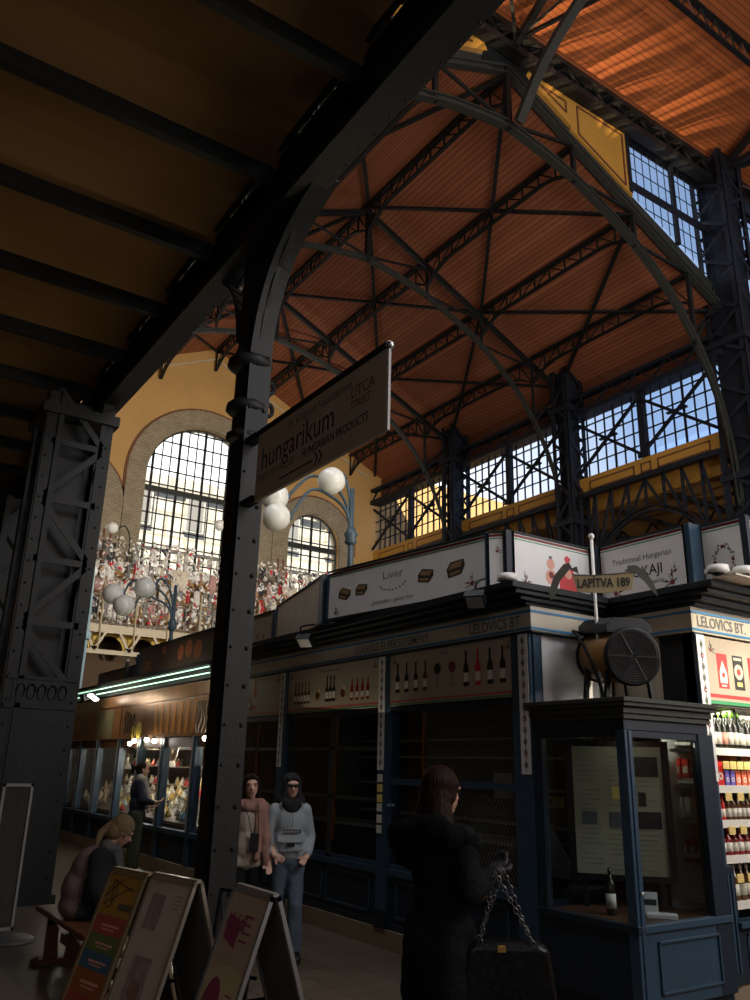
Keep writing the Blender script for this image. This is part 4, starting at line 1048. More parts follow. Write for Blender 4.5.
# goods
P0 = {}
def row(z, x0, x1, step, maker, depth=1, dy=0.085, yo=0.09):
    first = None; x = x0
    while x < x1:
        for j in range(depth):
            loc = (x + random.uniform(-0.004, 0.004), Y2+yo+j*dy, z)
            if first is None: first = maker(loc)
            else: dup(first, loc)
        x += step
row(SHZ[4], 6.40, 6.56, 0.075, lambda l: bottle(l, 'dark wine bottle with a white label, left end of the top lit shelf', 'white label bottles on the top lit shelf', 0.31, GBOT, LABW, GBOT), 2)
row(SHZ[4], 6.56, 6.70, 0.075, lambda l: bottle(l, 'dark bottle with a rose label on the top lit shelf', 'rose label bottles on the top lit shelf', 0.31, GBOT, LABR, GBOT), 2)
row(SHZ[4], 6.72, 6.88, 0.075, lambda l: bottle(l, 'dark bottle with a bright green capsule on the top lit shelf', 'green capsule bottles on the top lit shelf', 0.32, GBOT, LABW, GCAP), 2)
row(SHZ[4], 6.90, 8.25, 0.078, lambda l: bottle(l, 'dark bottle with a cream capsule, right end of the top lit shelf', 'cream capsule bottles on the top lit shelf', 0.30, GBOT, LABW, LABW), 2)
def packet(loc, label, group, w, h, mt, tagm=LABW, name='packet'):
    x, y, z = loc; t = thing(name, loc, label, 'packet', group)
    mb = MB(); mb.prism([(-w/2, 0), (w/2, 0), (w/2*0.96, h*0.94), (w/2*0.8, h), (-w/2*0.8, h), (-w/2*0.96, h*0.94)], (x, y-0.025, z), X, Z, (0, 0.05, 0), mt); mb.build('pouch', t)
    mb = MB(); mb.disc((0, h*0.42), w*0.33, V((x, y-0.026, z)), X, Z, N2*0.002, tagm, 12); mb.disc((0, h*0.42), w*0.15, V((x, y-0.028, z)), X, Z, N2*0.002, mt, 8); mb.build('printed_emblem', t)
    return t
row(SHZ[3], 6.40, 6.56, 0.10, lambda l: packet(l, 'red paprika packet on the second lit shelf', 'red packets on the second lit shelf', 0.095, 0.20, REDP))
row(SHZ[3], 6.60, 6.72, 0.075, lambda l: packet(l, 'small violet packet with a white emblem on the second lit shelf', 'violet packets on the second lit shelf', 0.06, 0.13, mat('violet_pack', (0.12, 0.09, 0.40), 0.5)))
row(SHZ[3], 6.76, 8.25, 0.085, lambda l: packet(l, 'small orange-red packet, right part of the second lit shelf', 'orange packets on the second lit shelf', 0.07, 0.13, mat('orange_pack', (0.60, 0.14, 0.07), 0.5)))
def tagcard(x, z, label, w=0.085):
    mb = MB(); mb.box(x-w/2, x+w/2, Y2-0.02, Y2-0.012, z, z+0.062, YELT)
    for q in range(3): mb.box(x-w*0.4, x+w*0.35, Y2-0.022, Y2-0.020, z+0.012+q*0.017, z+0.017+q*0.017, LABR)
    o = mb.build('price_tag'); tag(o, label, 'price tag', 'yellow price tags clipped to the lit shelves')
for k in range(17): tagcard(6.47+k*0.10, SHZ[3]+0.14, 'yellow price tag above the packets of the second lit shelf')
row(SHZ[2], 6.38, 6.56, 0.048, lambda l: bottle(l, 'slim scarlet bottle on the third lit shelf', 'scarlet bottles on the third lit shelf', 0.20, REDP, LABW, REDP, 0.02), 2, 0.06)
row(SHZ[2], 6.60, 8.25, 0.068, lambda l: bottle(l, 'small brown bottle with a white label on the third lit shelf', 'brown bottles on the third lit shelf', 0.21, BBOT, LABW, GBOT, 0.027), 2, 0.07)
for k in range(10): tagcard(6.46+k*0.17, SHZ[2]+0.16, 'yellow price tag on the third lit shelf')
row(SHZ[1], 6.38, 8.25, 0.082, lambda l: bottle(l, 'dark red syrup bottle with a round white emblem on the fourth lit shelf', 'dark red bottles on the fourth lit shelf', 0.22, RBOT, LABW, RBOT, 0.034, 0.55), 2, 0.09)
for k in range(10): tagcard(6.46+k*0.16, SHZ[1]+0.17, 'yellow price tag on the fourth lit shelf')
row(SHZ[0], 6.40, 8.25, 0.088, lambda l: bottle(l, 'brown bottle with a grey label on the lowest lit shelf', 'brown bottles on the lowest lit shelf', 0.27, BBOT, LABW, LABW, 0.036), 2, 0.09)
for k in range(10): tagcard(6.5+k*0.15, SHZ[0]+0.15, 'pale price tag on the lowest lit shelf')
mb = MB(); mb.box(6.72, 7.1, Y2+0.1, Y2+0.35, SHZ[3]+0.21, SHZ[3]+0.255, mat('wood_crate', (0.30, 0.15, 0.05), 0.6)); o = mb.build('wooden_tray'); tag(o, 'thin wooden tray lying on the packets of the second lit shelf', 'tray')
# goods seen through the kiosk glass, inside this stall
for (z, n, mt, lab) in ((1.34, 8, LABW, 'white box on the inner shelf seen through the kiosk glass'), (1.66, 8, REDP, 'red packet on the inner shelf seen through the kiosk glass'), (1.0, 8, REDP, 'red tin on the low inner shelf seen through the kiosk glass')):
    for k in range(n):
        mb = MB(); mb.box(6.52, 6.59, 4.40+k*0.085, 4.47+k*0.085, z, z+0.16, mt); mb.box(6.515, 6.52, 4.41+k*0.085, 4.46+k*0.085, z+0.04, z+0.1, LABW)
        o = mb.build('packet'); tag(o, lab, 'packet', 'inner packets at height %.1f' % z)
for z in (1.98,):
    f = bottle((6.56, 4.42, z-0.02), 'bottle with a yellow label on the inner shelf seen through the kiosk glass', 'bottles on the inner shelf', 0.24, GBOT, YELT, YELT, 0.03)
    for k in range(1, 9): dup(f, (6.56, 4.42+k*0.08, z-0.02))
mb = MB()
for z in (1.0, 1.32, 1.64, 1.96): mb.box(6.5, 6.8, 4.36, 5.12, z-0.025, z, SHELFW if z > 1.5 else DARKIN)
mb.box(6.82, 6.86, 4.36, 5.15, 0.2, 2.3, DARKIN); mb.build('inner_shelf', st2)
lamp('AREA', 'assumed_shelf_light', (7.3, 4.42, 2.24), 26, (1.0, 0.90, 0.72), target=(7.3, 4.42, 0), shape='RECTANGLE', size=2.2, size_y=0.08)  # assumed shop lamp, unseen, over the lit shelves
lamp('POINT', 'inner_stall_fill', (6.36, 4.75, 2.15), 6, (1.0, 0.85, 0.6), shadow_soft_size=0.02)  # unseen point lamp added to brighten the inner shelf
lamp('SPOT', 'shelf_front_fill', (7.0, 3.35, 3.2), 55, (1.0, 0.86, 0.66), target=(6.9, 4.4, 1.5), spot_size=math.radians(75), spot_blend=0.6, shadow_soft_size=0.03)  # unseen spot added in front of the stall to brighten its shelves

# ---- glass kiosk filling the notch ---------------------------------------------------------------------
KX, KY, KZ = 5.10, 4.17, 2.0
k = thing('display_kiosk', (5.65, 4.65, 0), 'navy glazed corner kiosk with a moulded cornice between the two stalls', 'kiosk')
mb = MB(); mb.box(KX+0.04, X2, KY+0.04, Ya, 0, 0.14, NAVYD); mb.build('plinth', k)
mb = MB(); mb.box(KX, KX+0.04, KY, Ya-0.03, 0.14, 0.66, NAVYD); mb.box(KX+0.04, X2, KY+0.001, KY+0.04, 0.14, 0.66, NAVY)
for (a, b_, c, d_) in ((0.20, 0.92, 0.22, 0.24), (0.20, 0.92, 0.54, 0.56), (0.20, 0.22, 0.22, 0.56), (0.90, 0.92, 0.22, 0.56)): mb.box(KX+a, KX+b_, KY-0.015, KY, c, d_, NAVY)
mb.box(KX-0.02, KX+0.05, KY-0.02, Ya-0.02, 0.62, 0.67, NAVYD); mb.box(KX+0.05, X2-0.001, KY-0.02, KY+0.05, 0.621, 0.669, NAVY); mb.build('base_panel', k, bevel=0.004)
mb = MB(); mb.box(KX-0.012, KX+0.075, KY-0.012, KY+0.075, 0.14, KZ, NAVY); mb.box(KX+0.02, KX+0.04, KY-0.022, KY-0.012, 0.2, KZ, NAVY); mb.build('corner_post', k, bevel=0.006)
mb = MB(); mb.box(KX-0.005, KX+0.06, Ya-0.12, Ya-0.03, 0.14, KZ, NAVYD); mb.build('side_post', k, bevel=0.005)
mb = MB(); mb.box(X2-0.20, X2-0.01, KY-0.005, KY+0.06, 0.14, KZ, NAVYD); mb.build('side_post', k, bevel=0.005)
mb = MB(); mb.box(KX+0.01, KX+0.05, KY+0.07, Ya-0.1, 1.95, 2.0, NAVYD); mb.box(KX+0.07, X2-0.2, KY+0.01, KY+0.05, 1.95, 2.0, NAVYD); mb.build('head_rail', k)
mb = MB(); mb.box(KX+0.025, KX+0.031, KY+0.07, Ya-0.1, 0.66, 1.96, GLASSC); mb.build('glass_pane', k)
mb = MB(); mb.box(KX+0.07, X2-0.22, KY+0.025, KY+0.031, 0.66, 1.96, GLASSC); mb.build('glass_pane', k)
mb = MB()
for (ov, z0, z1) in ((0.0, 2.0, 2.08), (0.03, 2.08, 2.12), (0.05, 2.12, 2.17), (0.09, 2.17, 2.20), (0.11, 2.20, 2.235)):
    mb.box(KX-ov, X2-0.06, KY-ov, Ya-0.03, z0, z1, NAVYD if z0 < 2.05 else IRONG)
mb.build('cornice', k, bevel=0.005)
mb = MB(); mb.box(KX+0.05, X2-0.05, KY+0.05, Ya-0.05, 0.64, 0.66, WOODD); mb.build('display_floor', k)
mb = MB(); mb.ball((KX+0.035, KY-0.03, 0.88), 0.014, CHROME, 8); mb.cone((KX+0.035, KY-0.02, 0.88), (KX+0.035, KY-0.012, 0.88), 0.008, 0.008, CHROME, 8); mb.build('lock', k)
# framed notice board standing inside
bd = thing('notice_board', (5.70, 4.79, 0.66), 'tall black-framed board of faded clippings standing inside the glass kiosk', 'notice board')
bu = V((0.64, -0.77, 0)).normalized(); bn = V((-0.77, -0.64, 0)).normalized(); bo = V((5.72, 4.785, 0.86))
mb = MB(); PAPER = mat('aged_paper', (0.36, 0.34, 0.23), 0.8, 0, 0.15, 6)
mb.rect(-0.36, 0.36, 0.03, 1.05, bo, bu, Z, bn*0.01, PAPER)
for a0, a1, b0_, b1, mt in ((-0.30, -0.18, 0.42, 0.52, GREYTX), (-0.08, 0.07, 0.40, 0.52, GREYTX), (0.13, 0.33, 0.40, 0.53, BLACKTX), (0.16, 0.22, 0.57, 0.68, BLACKTX), (0.13, 0.33, 0.80, 0.96, BLACKTX), (-0.05, 0.02, 0.62, 0.72, YELT)):
    mb.rect(a0, a1, b0_, b1, bo, bu, Z, bn*0.013, mt)
for rr in range(24):
    for cc in range(3):
        if random.random() < 0.8:
            a = -0.32+cc*0.23; b_ = 0.08+rr*0.038
            mb.rect(a, a+random.uniform(0.10, 0.19), b_, b_+0.006, bo, bu, Z, bn*0.0115, mat('faded_ink', (0.20, 0.19, 0.14), 0.8))
mb.build('clippings', bd)
mb = MB()
for a0, a1, b0_, b1 in ((-0.42, 0.42, 0.0, 0.045), (-0.42, 0.42, 1.04, 1.085), (-0.42, -0.36, 0.0, 1.085), (0.36, 0.42, 0.0, 1.085)): mb.rect(a0, a1, b0_, b1, bo - bn*0.01, bu, Z, bn*0.035, BLACKP)
mb.rect(-0.4, 0.4, 0.0, 1.07, bo - bn*0.02, bu, Z, bn*0.012, BLACKP); mb.build('frame', bd)
mb = MB()
for a in (-0.3, 0.3): mb.rect(a-0.02, a+0.02, -0.2, 0.01, bo - bn*0.01, bu, Z, bn*0.03, BLACKP)
mb.build('leg', bd)
bottle((5.36, 4.62, 0.66), 'single dark wine bottle with a pale label standing in the kiosk', None, 0.33, GBOT, LABW, GBOT, 0.038, seg=16)
mb = MB(); mb.obox((5.62, 4.36, 0.675), bu*0.11, bn*0.07, Z*0.012, WHITEP); o = mb.build('leaflet_stack'); tag(o, 'small stack of white leaflets on the kiosk floor', 'leaflets')
mb = MB(); mb.obox((5.66, 4.50, 0.74), bu*0.06, bn*0.03, Z*0.075, WHITEP); mb.obox((5.66, 4.50, 0.75) , bu*0.05, bn*0.033, Z*0.02, BLACKTX); o = mb.build('box'); tag(o, 'small white box behind the kiosk corner post', 'box')
lamp('POINT', 'kiosk_fill', (5.55, 4.5, 1.93), 0.9, (1.0, 0.93, 0.8), shadow_soft_size=0.02)  # unseen point lamp added inside the kiosk

# ---- heater cannon on the kiosk --------------------------------------------------------------------------
ht = thing('space_heater', (5.5, 4.6, 2.235), 'large cylindrical fan heater with an ochre barrel standing on the kiosk', 'heater')
f0, f1 = V((5.51, 4.36, 2.60)), V((5.80, 4.96, 2.68)); ax = (f1-f0).normalized()
hs_ = Z.cross(ax).normalized(); hu_ = ax.cross(hs_).normalized()
OCH = mat('ochre_enamel', (0.27, 0.135, 0.035), 0.5, 0, 0.4, 6)
mb = MB(); mb.cone(f0+ax*0.02, f1, 0.225, 0.215, OCH, 36); mb.lathe([(0.218, 0), (0.232, 0.0), (0.232, 0.03), (0.218, 0.03)], f1-ax*0.05, BLACKP, 36, ax); mb.build('barrel', ht)
mb = MB()
for i in range(11):
    r = 0.03+i*0.019; pts = [f0 - ax*0.012 + r*(math.cos(2*PI*j/28)*hs_ + math.sin(2*PI*j/28)*hu_) for j in range(29)]; mb.tube(pts, 0.0035, IRON, 5)
mb.lathe([(0.205, 0), (0.24, -0.005), (0.24, 0.04), (0.205, 0.04)], f0, BLACKP, 36, ax)
for j in range(6):
    a = 2*PI*j/6; d = math.cos(a)*hs_ + math.sin(a)*hu_; mb.bar(f0-ax*0.012+d*0.02, f0-ax*0.012+d*0.22, 0.008, 0.008, BLACKP)
mb.build('front_grille', ht)
mb = MB(); mb.lathe([(0.2, 0.02), (0.2, 0.025)], f0, BLACKP, 30, ax)
for j in range(5):
    a = 2*PI*j/5; d = math.cos(a)*hs_ + math.sin(a)*hu_; e = -math.sin(a)*hs_ + math.cos(a)*hu_
    mb.prism([(0.02, -0.02), (0.18, -0.05), (0.19, 0.04), (0.02, 0.02)], f0+ax*0.015, d, e, ax*0.004, IRONG)
mb.build('fan_blades', ht)
mb = MB(); hc = (f0+f1)/2+V((0, 0, 0.19)); sx = V((0, 0, 1)).cross(ax).normalized()
mb.prism([(-0.2, 0), (0.2, 0), (0.2, 0.07), (0.13, 0.13), (-0.13, 0.13), (-0.2, 0.07)], hc - ax*0.30, sx, Z, ax*0.60, CORN); mb.build('control_hood', ht, bevel=0.008)
for p in (f0+ax*0.12, f1-ax*0.12):
    for s in (-1, 1):
        mb = MB(); q = p + sx*s*0.17 - Z*0.10; mb.bar(q, V((q.x+sx.x*s*0.03, q.y+sx.y*s*0.03, 2.25)), 0.04, 0.03, BLACKP); mb.obox(V((q.x+sx.x*s*0.03, q.y+sx.y*s*0.03, 2.245)), ax*0.05, sx*0.03, Z*0.01, BLACKP); mb.build('leg', ht)
mb = MB(); mb.tube(smooth([f1+V((-0.15, 0.0, 0.17)), f1+V((-0.30, 0.02, 0.20)), f1+V((-0.36, -0.1, 0.12)), f0+V((-0.10, 0.32, -0.10)), V((f0.x-0.02, f0.y+0.30, 2.25))], 5), 0.014, BLACKP, 7); mb.build('cable', ht)

# ---- scroll ribbon sign and white pole ---------------------------------------------------------------------
mb = MB(); mb.tube([(5.48, 4.69, 2.24), (5.48, 4.69, 3.68)], 0.014, WHITEP, 10); mb.ball((5.48, 4.69, 3.69), 0.028, WHITEP, 12)
o = mb.build('thin_pole'); tag(o, 'thin white pole with a ball tip between the pouch sign and the TOKAJI sign', 'pole')
rbn = thing('ribbon_sign', (5.52, 4.62, 3.27), 'curled cream scroll-shaped sign with dark lettering above the heater', 'sign')
RIBB = mat('ribbon_cream', (0.33, 0.26, 0.14), 0.5, 0, 0.15, 8); RIBD = mat('ribbon_dark', (0.075, 0.075, 0.06), 0.5, 0, 0.2, 8)
ro_ = V((5.52, 4.62, 3.27)); ru = V((0.64, -0.77, 0)).normalized(); rn = V((-0.77, -0.64, 0)).normalized()
ro_ = ro_ + rn*0.33 - Z*0.068 - ru*0.0; RS = 1.22; ru = ru*RS; RZ = Z*1.12
mb = MB(); mb.prism([(-0.205, 0.055), (-0.175, -0.075), (0.0, -0.09), (0.185, -0.068), (0.205, 0.06), (0.1, 0.048), (-0.08, 0.042)], ro_, ru, RZ, rn*0.012, RIBB)
mb.prism([(-0.205, 0.055), (-0.08, 0.042), (0.1, 0.048), (0.205, 0.06), (0.205, 0.067), (0.1, 0.055), (-0.08, 0.049), (-0.205, 0.062)], ro_, ru, RZ, rn*0.016, RIBD); mb.build('ribbon', rbn)
mb = MB(); mb.prism([(-0.36, -0.13), (-0.335, -0.115), (-0.29, 0.01), (-0.22, 0.10), (-0.17, 0.12), (-0.16, 0.06), (-0.20, 0.10), (-0.22, 0.15), (-0.26, 0.14), (-0.33, 0.05), (-0.365, -0.06)], ro_, ru, RZ, rn*0.014, RIBD); mb.build('ribbon_tail', rbn)
mb = MB(); mb.prism([(0.16, 0.06), (0.165, 0.11), (0.22, 0.11), (0.28, 0.055), (0.325, -0.03), (0.345, -0.13), (0.315, -0.095), (0.265, -0.01), (0.215, 0.045), (0.19, 0.05)], ro_, ru, RZ, rn*0.014, RIBD); mb.build('ribbon_tail', rbn)
mb = MB(); mb.text('LAP\u00cdTVA 189', 0.0, -0.045, 0.095, ro_, ru, RZ, rn*0.018, BLACKTX, align='CENTER', fat=0.0025, sx=0.66); mb.build('lettering', rbn)
mb = MB(); mb.bar(ro_, V((5.48, 4.69, 3.22)), 0.02, 0.02, CORN); mb.build('bracket', rbn)

# ---- roof signs --------------------------------------------------------------------------------
def roof_sign(p0, p1, z0, z1, label, draw, name='sign_box', white=WHITEB, lines=True, endl=0.05, endr=0.05):
    p0, p1 = V(p0+(0,)), V(p1+(0,)); L = (p1-p0).length; u = (p1-p0)/L; n = V((u.y, -u.x, 0))   # n points outward (towards the viewer)
    t = thing(name, (p0+p1)/2 + V((0, 0, z0)), label, 'sign', 'illuminated roof signs of the stalls')
    o = V((p0.x, p0.y, z0)); H_ = z1-z0
    mb = MB(); mb.rect(0, L, 0, H_, o - n*0.14, u, Z, n*0.135, NAVYD)
    mb.rect(-0.0, endl, -0.0, H_+0.02, o - n*0.002, u, Z, n*0.025, NAVY); mb.rect(L-endr, L, 0, H_+0.02, o - n*0.002, u, Z, n*0.025, NAVY)
    mb.rect(0, L, H_, H_+0.02, o - n*0.14, u, Z, n*0.165, CORN); mb.rect(0, L, -0.02, 0, o - n*0.14, u, Z, n*0.165, CORN); mb.build('box_frame', t)
    mb = MB(); fr = (o, u, Z, n*0.008); mb.rect(endl, L-endr, 0.0, H_, *fr, white)
    fr2 = (o + n*0.008, u, Z, n*0.002)
    if lines:
        mb.rect(endl, L-endr, H_-0.035, H_-0.012, *fr2, REDD); mb.rect(endl, L-endr, H_-0.058, H_-0.048, *fr2, GREENL)
    if draw: draw(mb, fr2, L, H_)
    mb.build('printed_face', t); return t
def terrine(mb, a, b, s, fr, ang):
    o, u, v, d = fr; ca, sa = math.cos(ang), math.sin(ang)
    def R(pts): return [(a+s*(x*ca-y*sa), b+s*(x*sa+y*ca)) for x, y in pts]
    mb.prism(R([(-0.11, -0.05), (0.05, -0.07), (0.11, -0.01), (0.11, 0.05), (-0.05, 0.08), (-0.11, 0.03)]), o, u, v, d, mat('terrine_black', (0.03, 0.028, 0.022), 0.5))
    mb.prism(R([(-0.09, 0.02), (0.06, -0.005), (0.09, 0.04), (-0.05, 0.06)]), o, u, v, d*1.4, mat('terrine_gold', (0.24, 0.15, 0.07), 0.5))
    mb.prism(R([(-0.08, -0.04), (0.04, -0.055), (0.04, -0.03), (-0.08, -0.015)]), o, u, v, d*1.4, mat('terrine_gold', (0.24, 0.15, 0.07), 0.5))
def liver(mb, fr, L, H_):
    k = L/2.5
    terrine(mb, 0.32*k, 0.25, 0.95, fr, -0.15); terrine(mb, 0.62*k, 0.26, 0.9, fr, 0.05); terrine(mb, 1.65*k, 0.26, 1.0, fr, 0.0); terrine(mb, 2.08*k, 0.27, 1.1, fr, 0.25)
    mb.text('Liver', 1.14*k, 0.32, 0.13, *fr, GREYTX, align='CENTER', sx=1.25, fat=-0.001)
    mb.text('g\u00e4nseleber - goose liver', 1.14*k, 0.065, 0.062, *fr, GREYTX, align='CENTER', sx=1.1)
    for i in range(9):
        a = PI*0.85 + i*PI*1.3/8; a = -PI*0.15 - i*PI*0.7/8
        mb.disc((1.14*k+0.2*math.cos(a)*1.1, 0.30+0.11*math.sin(a)), 0.011, *fr, LEAF if i % 2 else REDD, 7)
    flora(mb, 0.16, 0.05, 0.9, fr, 1); flora(mb, L-0.20, 0.09, 1.1, fr, -1)
def pouch(mb, fr, L, H_):
    o, u, v, d = fr
    mb.prism([(0.60, 0.08), (0.86, 0.06), (0.83, 0.24), (0.77, 0.36), (0.74, 0.37), (0.77, 0.42), (0.72, 0.45), (0.68, 0.42), (0.70, 0.37), (0.65, 0.34), (0.61, 0.24)], o, u, v, d, mat('pouch_red', (0.50, 0.045, 0.055), 0.6))
    mb.disc((0.73, 0.26), 0.05, o, u, v, d*1.4, LABR, 10)
    mb.disc((0.49, 0.20), 0.075, *fr, LABR, 12); mb.disc((0.49, 0.22), 0.035, o, u, v, d*1.4, REDD, 8); mb.disc((0.49, 0.33), 0.055, *fr, LABR, 10); mb.rect(0.47, 0.51, 0.38, 0.41, *fr, GREYTX)
    flora(mb, 0.14, 0.10, 1.1, fr, 1); flora(mb, L-0.14, 0.07, 1.1, fr, -1)
def tokaji(mb, fr, L, H_):
    mb.text('Traditional Hungarian', L/2, 0.355, 0.085, *fr, GREYTX, align='CENTER', sx=0.92)
    mb.text('TOKAJI', L/2+0.02, 0.20, 0.14, *fr, BLACKTX, align='CENTER', fat=0.001, sx=0.95)
    mb.text('wine', L/2+0.18, 0.11, 0.07, *fr, GREYTX, align='CENTER')
    flora(mb, 0.16, 0.08, 1.2, fr, 1); flora(mb, L-0.16, 0.09, 1.3, fr, -1); flora(mb, L-0.12, 0.19, 0.7, fr, -1)
def wreath(mb, fr, L, H_):
    for i in range(16):
        a = 2*PI*i/16; r = 0.105+0.02*(i % 2)
        mb.disc((L/2+r*0.85*math.cos(a), 0.24+r*1.25*math.sin(a)), 0.017 if i % 4 == 0 else 0.011, *fr, REDD if i % 4 == 0 else LEAF, 9)
        a2 = a+0.2; mb.prism([(L/2+0.1*0.85*math.cos(a), 0.24+0.1*1.25*math.sin(a)), (L/2+0.125*0.85*math.cos(a2), 0.24+0.125*1.25*math.sin(a2)), (L/2+0.09*0.85*math.cos(a2), 0.24+0.09*1.25*math.sin(a2))], *fr, LEAF)
def floralonly(mb, fr, L, H_): flora(mb, L/2, 0.33, 0.6, fr, 1)
roof_sign((4.74, 8.0), (5.05, 5.58), 3.29, 3.83, 'white roof sign with liver tins and the word Liver', liver, endl=0.03, endr=0.02)
roof_sign((5.05, 5.56), (5.14, 5.44), 3.32, 3.83, 'narrow white end panel right of the liver sign', floralonly, endl=0.0, endr=0.0)
roof_sign((5.20, 5.40), (6.24, 5.40), 3.27, 3.83, 'white roof sign with a red pouch, left of the thin white pole', pouch, endl=0.0, endr=0.0)
mb = MB(); mb.box(5.12, 5.20, 5.40, 5.52, 3.25, 3.85, NAVYD); o = mb.build('sign_post'); tag(o, 'dark navy post between the liver sign and the pouch sign', 'post')
PALE = mat('grimy_pale_board', (0.28, 0.24, 0.18), 0.35, 0, 0.35, 7)
roof_sign((5.30, 10.35), (4.76, 8.12), 3.27, 3.83, 'grimy pale blank roof sign receding left of the liver sign', None, white=PALE, lines=False, endl=0.04, endr=0.16)
def faintred(mb, fr, L, H_): mb.disc((L*0.35, 0.22), 0.05, *fr, REDD, 10, 0.5); mb.disc((L*0.6, 0.2), 0.04, *fr, REDD, 10, 0.5)
roof_sign((5.34, 11.3), (5.32, 10.45), 3.27, 3.80, 'small dim roof sign beside the black front post', faintred, white=PALE, lines=False)
roof_sign((6.32, 5.30), (6.32, 4.33), 3.27, 3.85, 'white roof sign reading TOKAJI behind the ribbon', tokaji, endl=0.0, endr=0.0)
mb = MB(); mb.box(6.24, 6.32, 5.30, 5.44, 3.25, 3.86, NAVYD); o = mb.build('sign_post'); tag(o, 'dark navy post left of the red wine sign, behind the white pole', 'post')
mb = MB(); mb.box(6.32, 6.50, 4.27, 4.33, 3.25, 3.88, NAVY); o = mb.build('sign_post'); tag(o, 'blue post between the red wine sign and the wreath sign', 'post')
roof_sign((6.51, 4.27), (6.51, 3.88), 3.27, 3.86, 'narrow white roof sign with a folk wreath above the camera domes', wreath, endl=0.0, endr=0.0)
mb = MB(); mb.box(6.49, 6.55, 3.82, 3.88, 3.25, 3.88, NAVYD); o = mb.build('sign_post'); tag(o, 'dark post right of the wreath sign', 'post')
roof_sign((6.56, 3.86), (8.5, 3.86), 3.27, 3.86, 'white roof sign cut off by the right edge', floralonly, endl=0.0)
mb = MB(); mb.prism([(6.05, 3.251), (8.5, 3.251), (8.5, 3.265), (6.05, 3.265)], (0, 3.7, 0), X, Z, (0, 0.22, 0), CREAM); o = mb.build('awning_ledge'); tag(o, 'cream ledge under the wreath sign holding the camera domes', 'ledge')
# camera domes
def dome(loc, label, cab=True):
    t = thing('security_camera', loc, label, 'camera', 'white security camera domes on the cornices'); x, y, z = loc
    mb = MB(); mb.lathe([(0.03, 0.085), (0.085, 0.08), (0.09, 0.035), (0.078, 0.02)], (x, y, z), WHITEP, 20); mb.box(x-0.02, x+0.02, y, y+0.12, z+0.03, z+0.07, WHITEP); mb.build('housing', t)
    mb = MB(); mb.ball((x, y, z+0.028), 0.05, BLACKP, 14, (1, 1, 0.8)); mb.build('lens_dome', t)
    mb = MB(); mb.tube([(x, y, z-0.0), (x, y, z+0.03)], 0.012, BLACKP, 6) if False else mb.box(x-0.015, x+0.015, y+0.02, y+0.05, z-0.03 if cab else z, z+0.03, WHITEP); mb.build('bracket', t)
dome((6.12, 3.90, 3.29), 'left one of the two white camera domes below the wreath sign'); dome((6.33, 3.80, 3.29), 'right one of the two white camera domes below the wreath sign')
dome((4.97, 5.24, 3.285), 'single white camera dome at the corner below the pouch sign')
# floodlights on the cornice
def flood(loc, label, dx):
    x, y, z = loc; t = thing('floodlight', loc, label, 'floodlight')
    mb = MB(); mb.obox((x, y, z), V((0.06, 0.05, -0.04)), V((-0.05, 0.07, 0)), V((0.02, 0.01, 0.03)), CORN); mb.build('housing', t)
    mb = MB(); mb.obox((x-0.012, y-0.008, z-0.034), V((0.052, 0.042, -0.036)), V((-0.042, 0.06, 0)), V((0.002, 0.001, 0.003)), ALU); mb.build('lens', t)
    mb = MB(); mb.tube(smooth([(x, y, z+0.02), (x+dx, y-0.02, z+0.14), (x+0.12, y, z+0.20)], 4), 0.012, CORN, 6); mb.build('arm', t)
flood((4.68, 5.35, 3.12), 'small floodlight hanging under the right end of the liver sign', 0.0)
flood((4.66, 8.35, 3.08), 'small floodlight hanging under the grimy pale sign', -0.08)

# ---- left shop (farther along the same front) -----------------------------------------------------
SA, SB = 11.6, 20.2
COPP = mat('copper_poster', (0.26, 0.13, 0.06), 0.3, 0.3, 0.55, 3.5)
sh = thing('market_shop', (6.8, 15.5, 0), 'brightly lit souvenir shop with navy window posts beyond the black front post', 'shop')
mb = MB(); mb.box(FX-0.04, 8.4, SA, SB, 0, 0.2, STONE); mb.build('plinth', sh)
mb = MB(); mb.box(FX, FX+0.05, SA, SB, 0.2, 0.62, NAVYD); mb.box(FX-0.05, FX+0.1, SA, SB, 0.6, 0.67, NAVY); mb.build('lower_panel', sh)
posts = [11.6, 12.55, 13.95, 15.15, 16.35, 17.75, 19.0, 20.1]
for y in posts:
    mb = MB(); mb.box(FX-0.04, FX+0.08, y-0.07, y+0.07, 0.2, 2.08, NAVY); mb.box(FX-0.05, FX-0.04, y+0.035, y+0.07, 0.65, 2.08, ALU); mb.build('window_post', sh)
for a, b_ in zip(posts[:-1], posts[1:]):
    mb = MB(); mb.box(FX+0.02, FX+0.026, a+0.07, b_-0.07, 0.67, 1.92, GLASSC); mb.build('glass_pane', sh)
    mb = MB(); mb.box(FX-0.0, FX+0.05, a+0.07, b_-0.07, 1.92, 2.08, WOODD); mb.build('wood_header', sh)
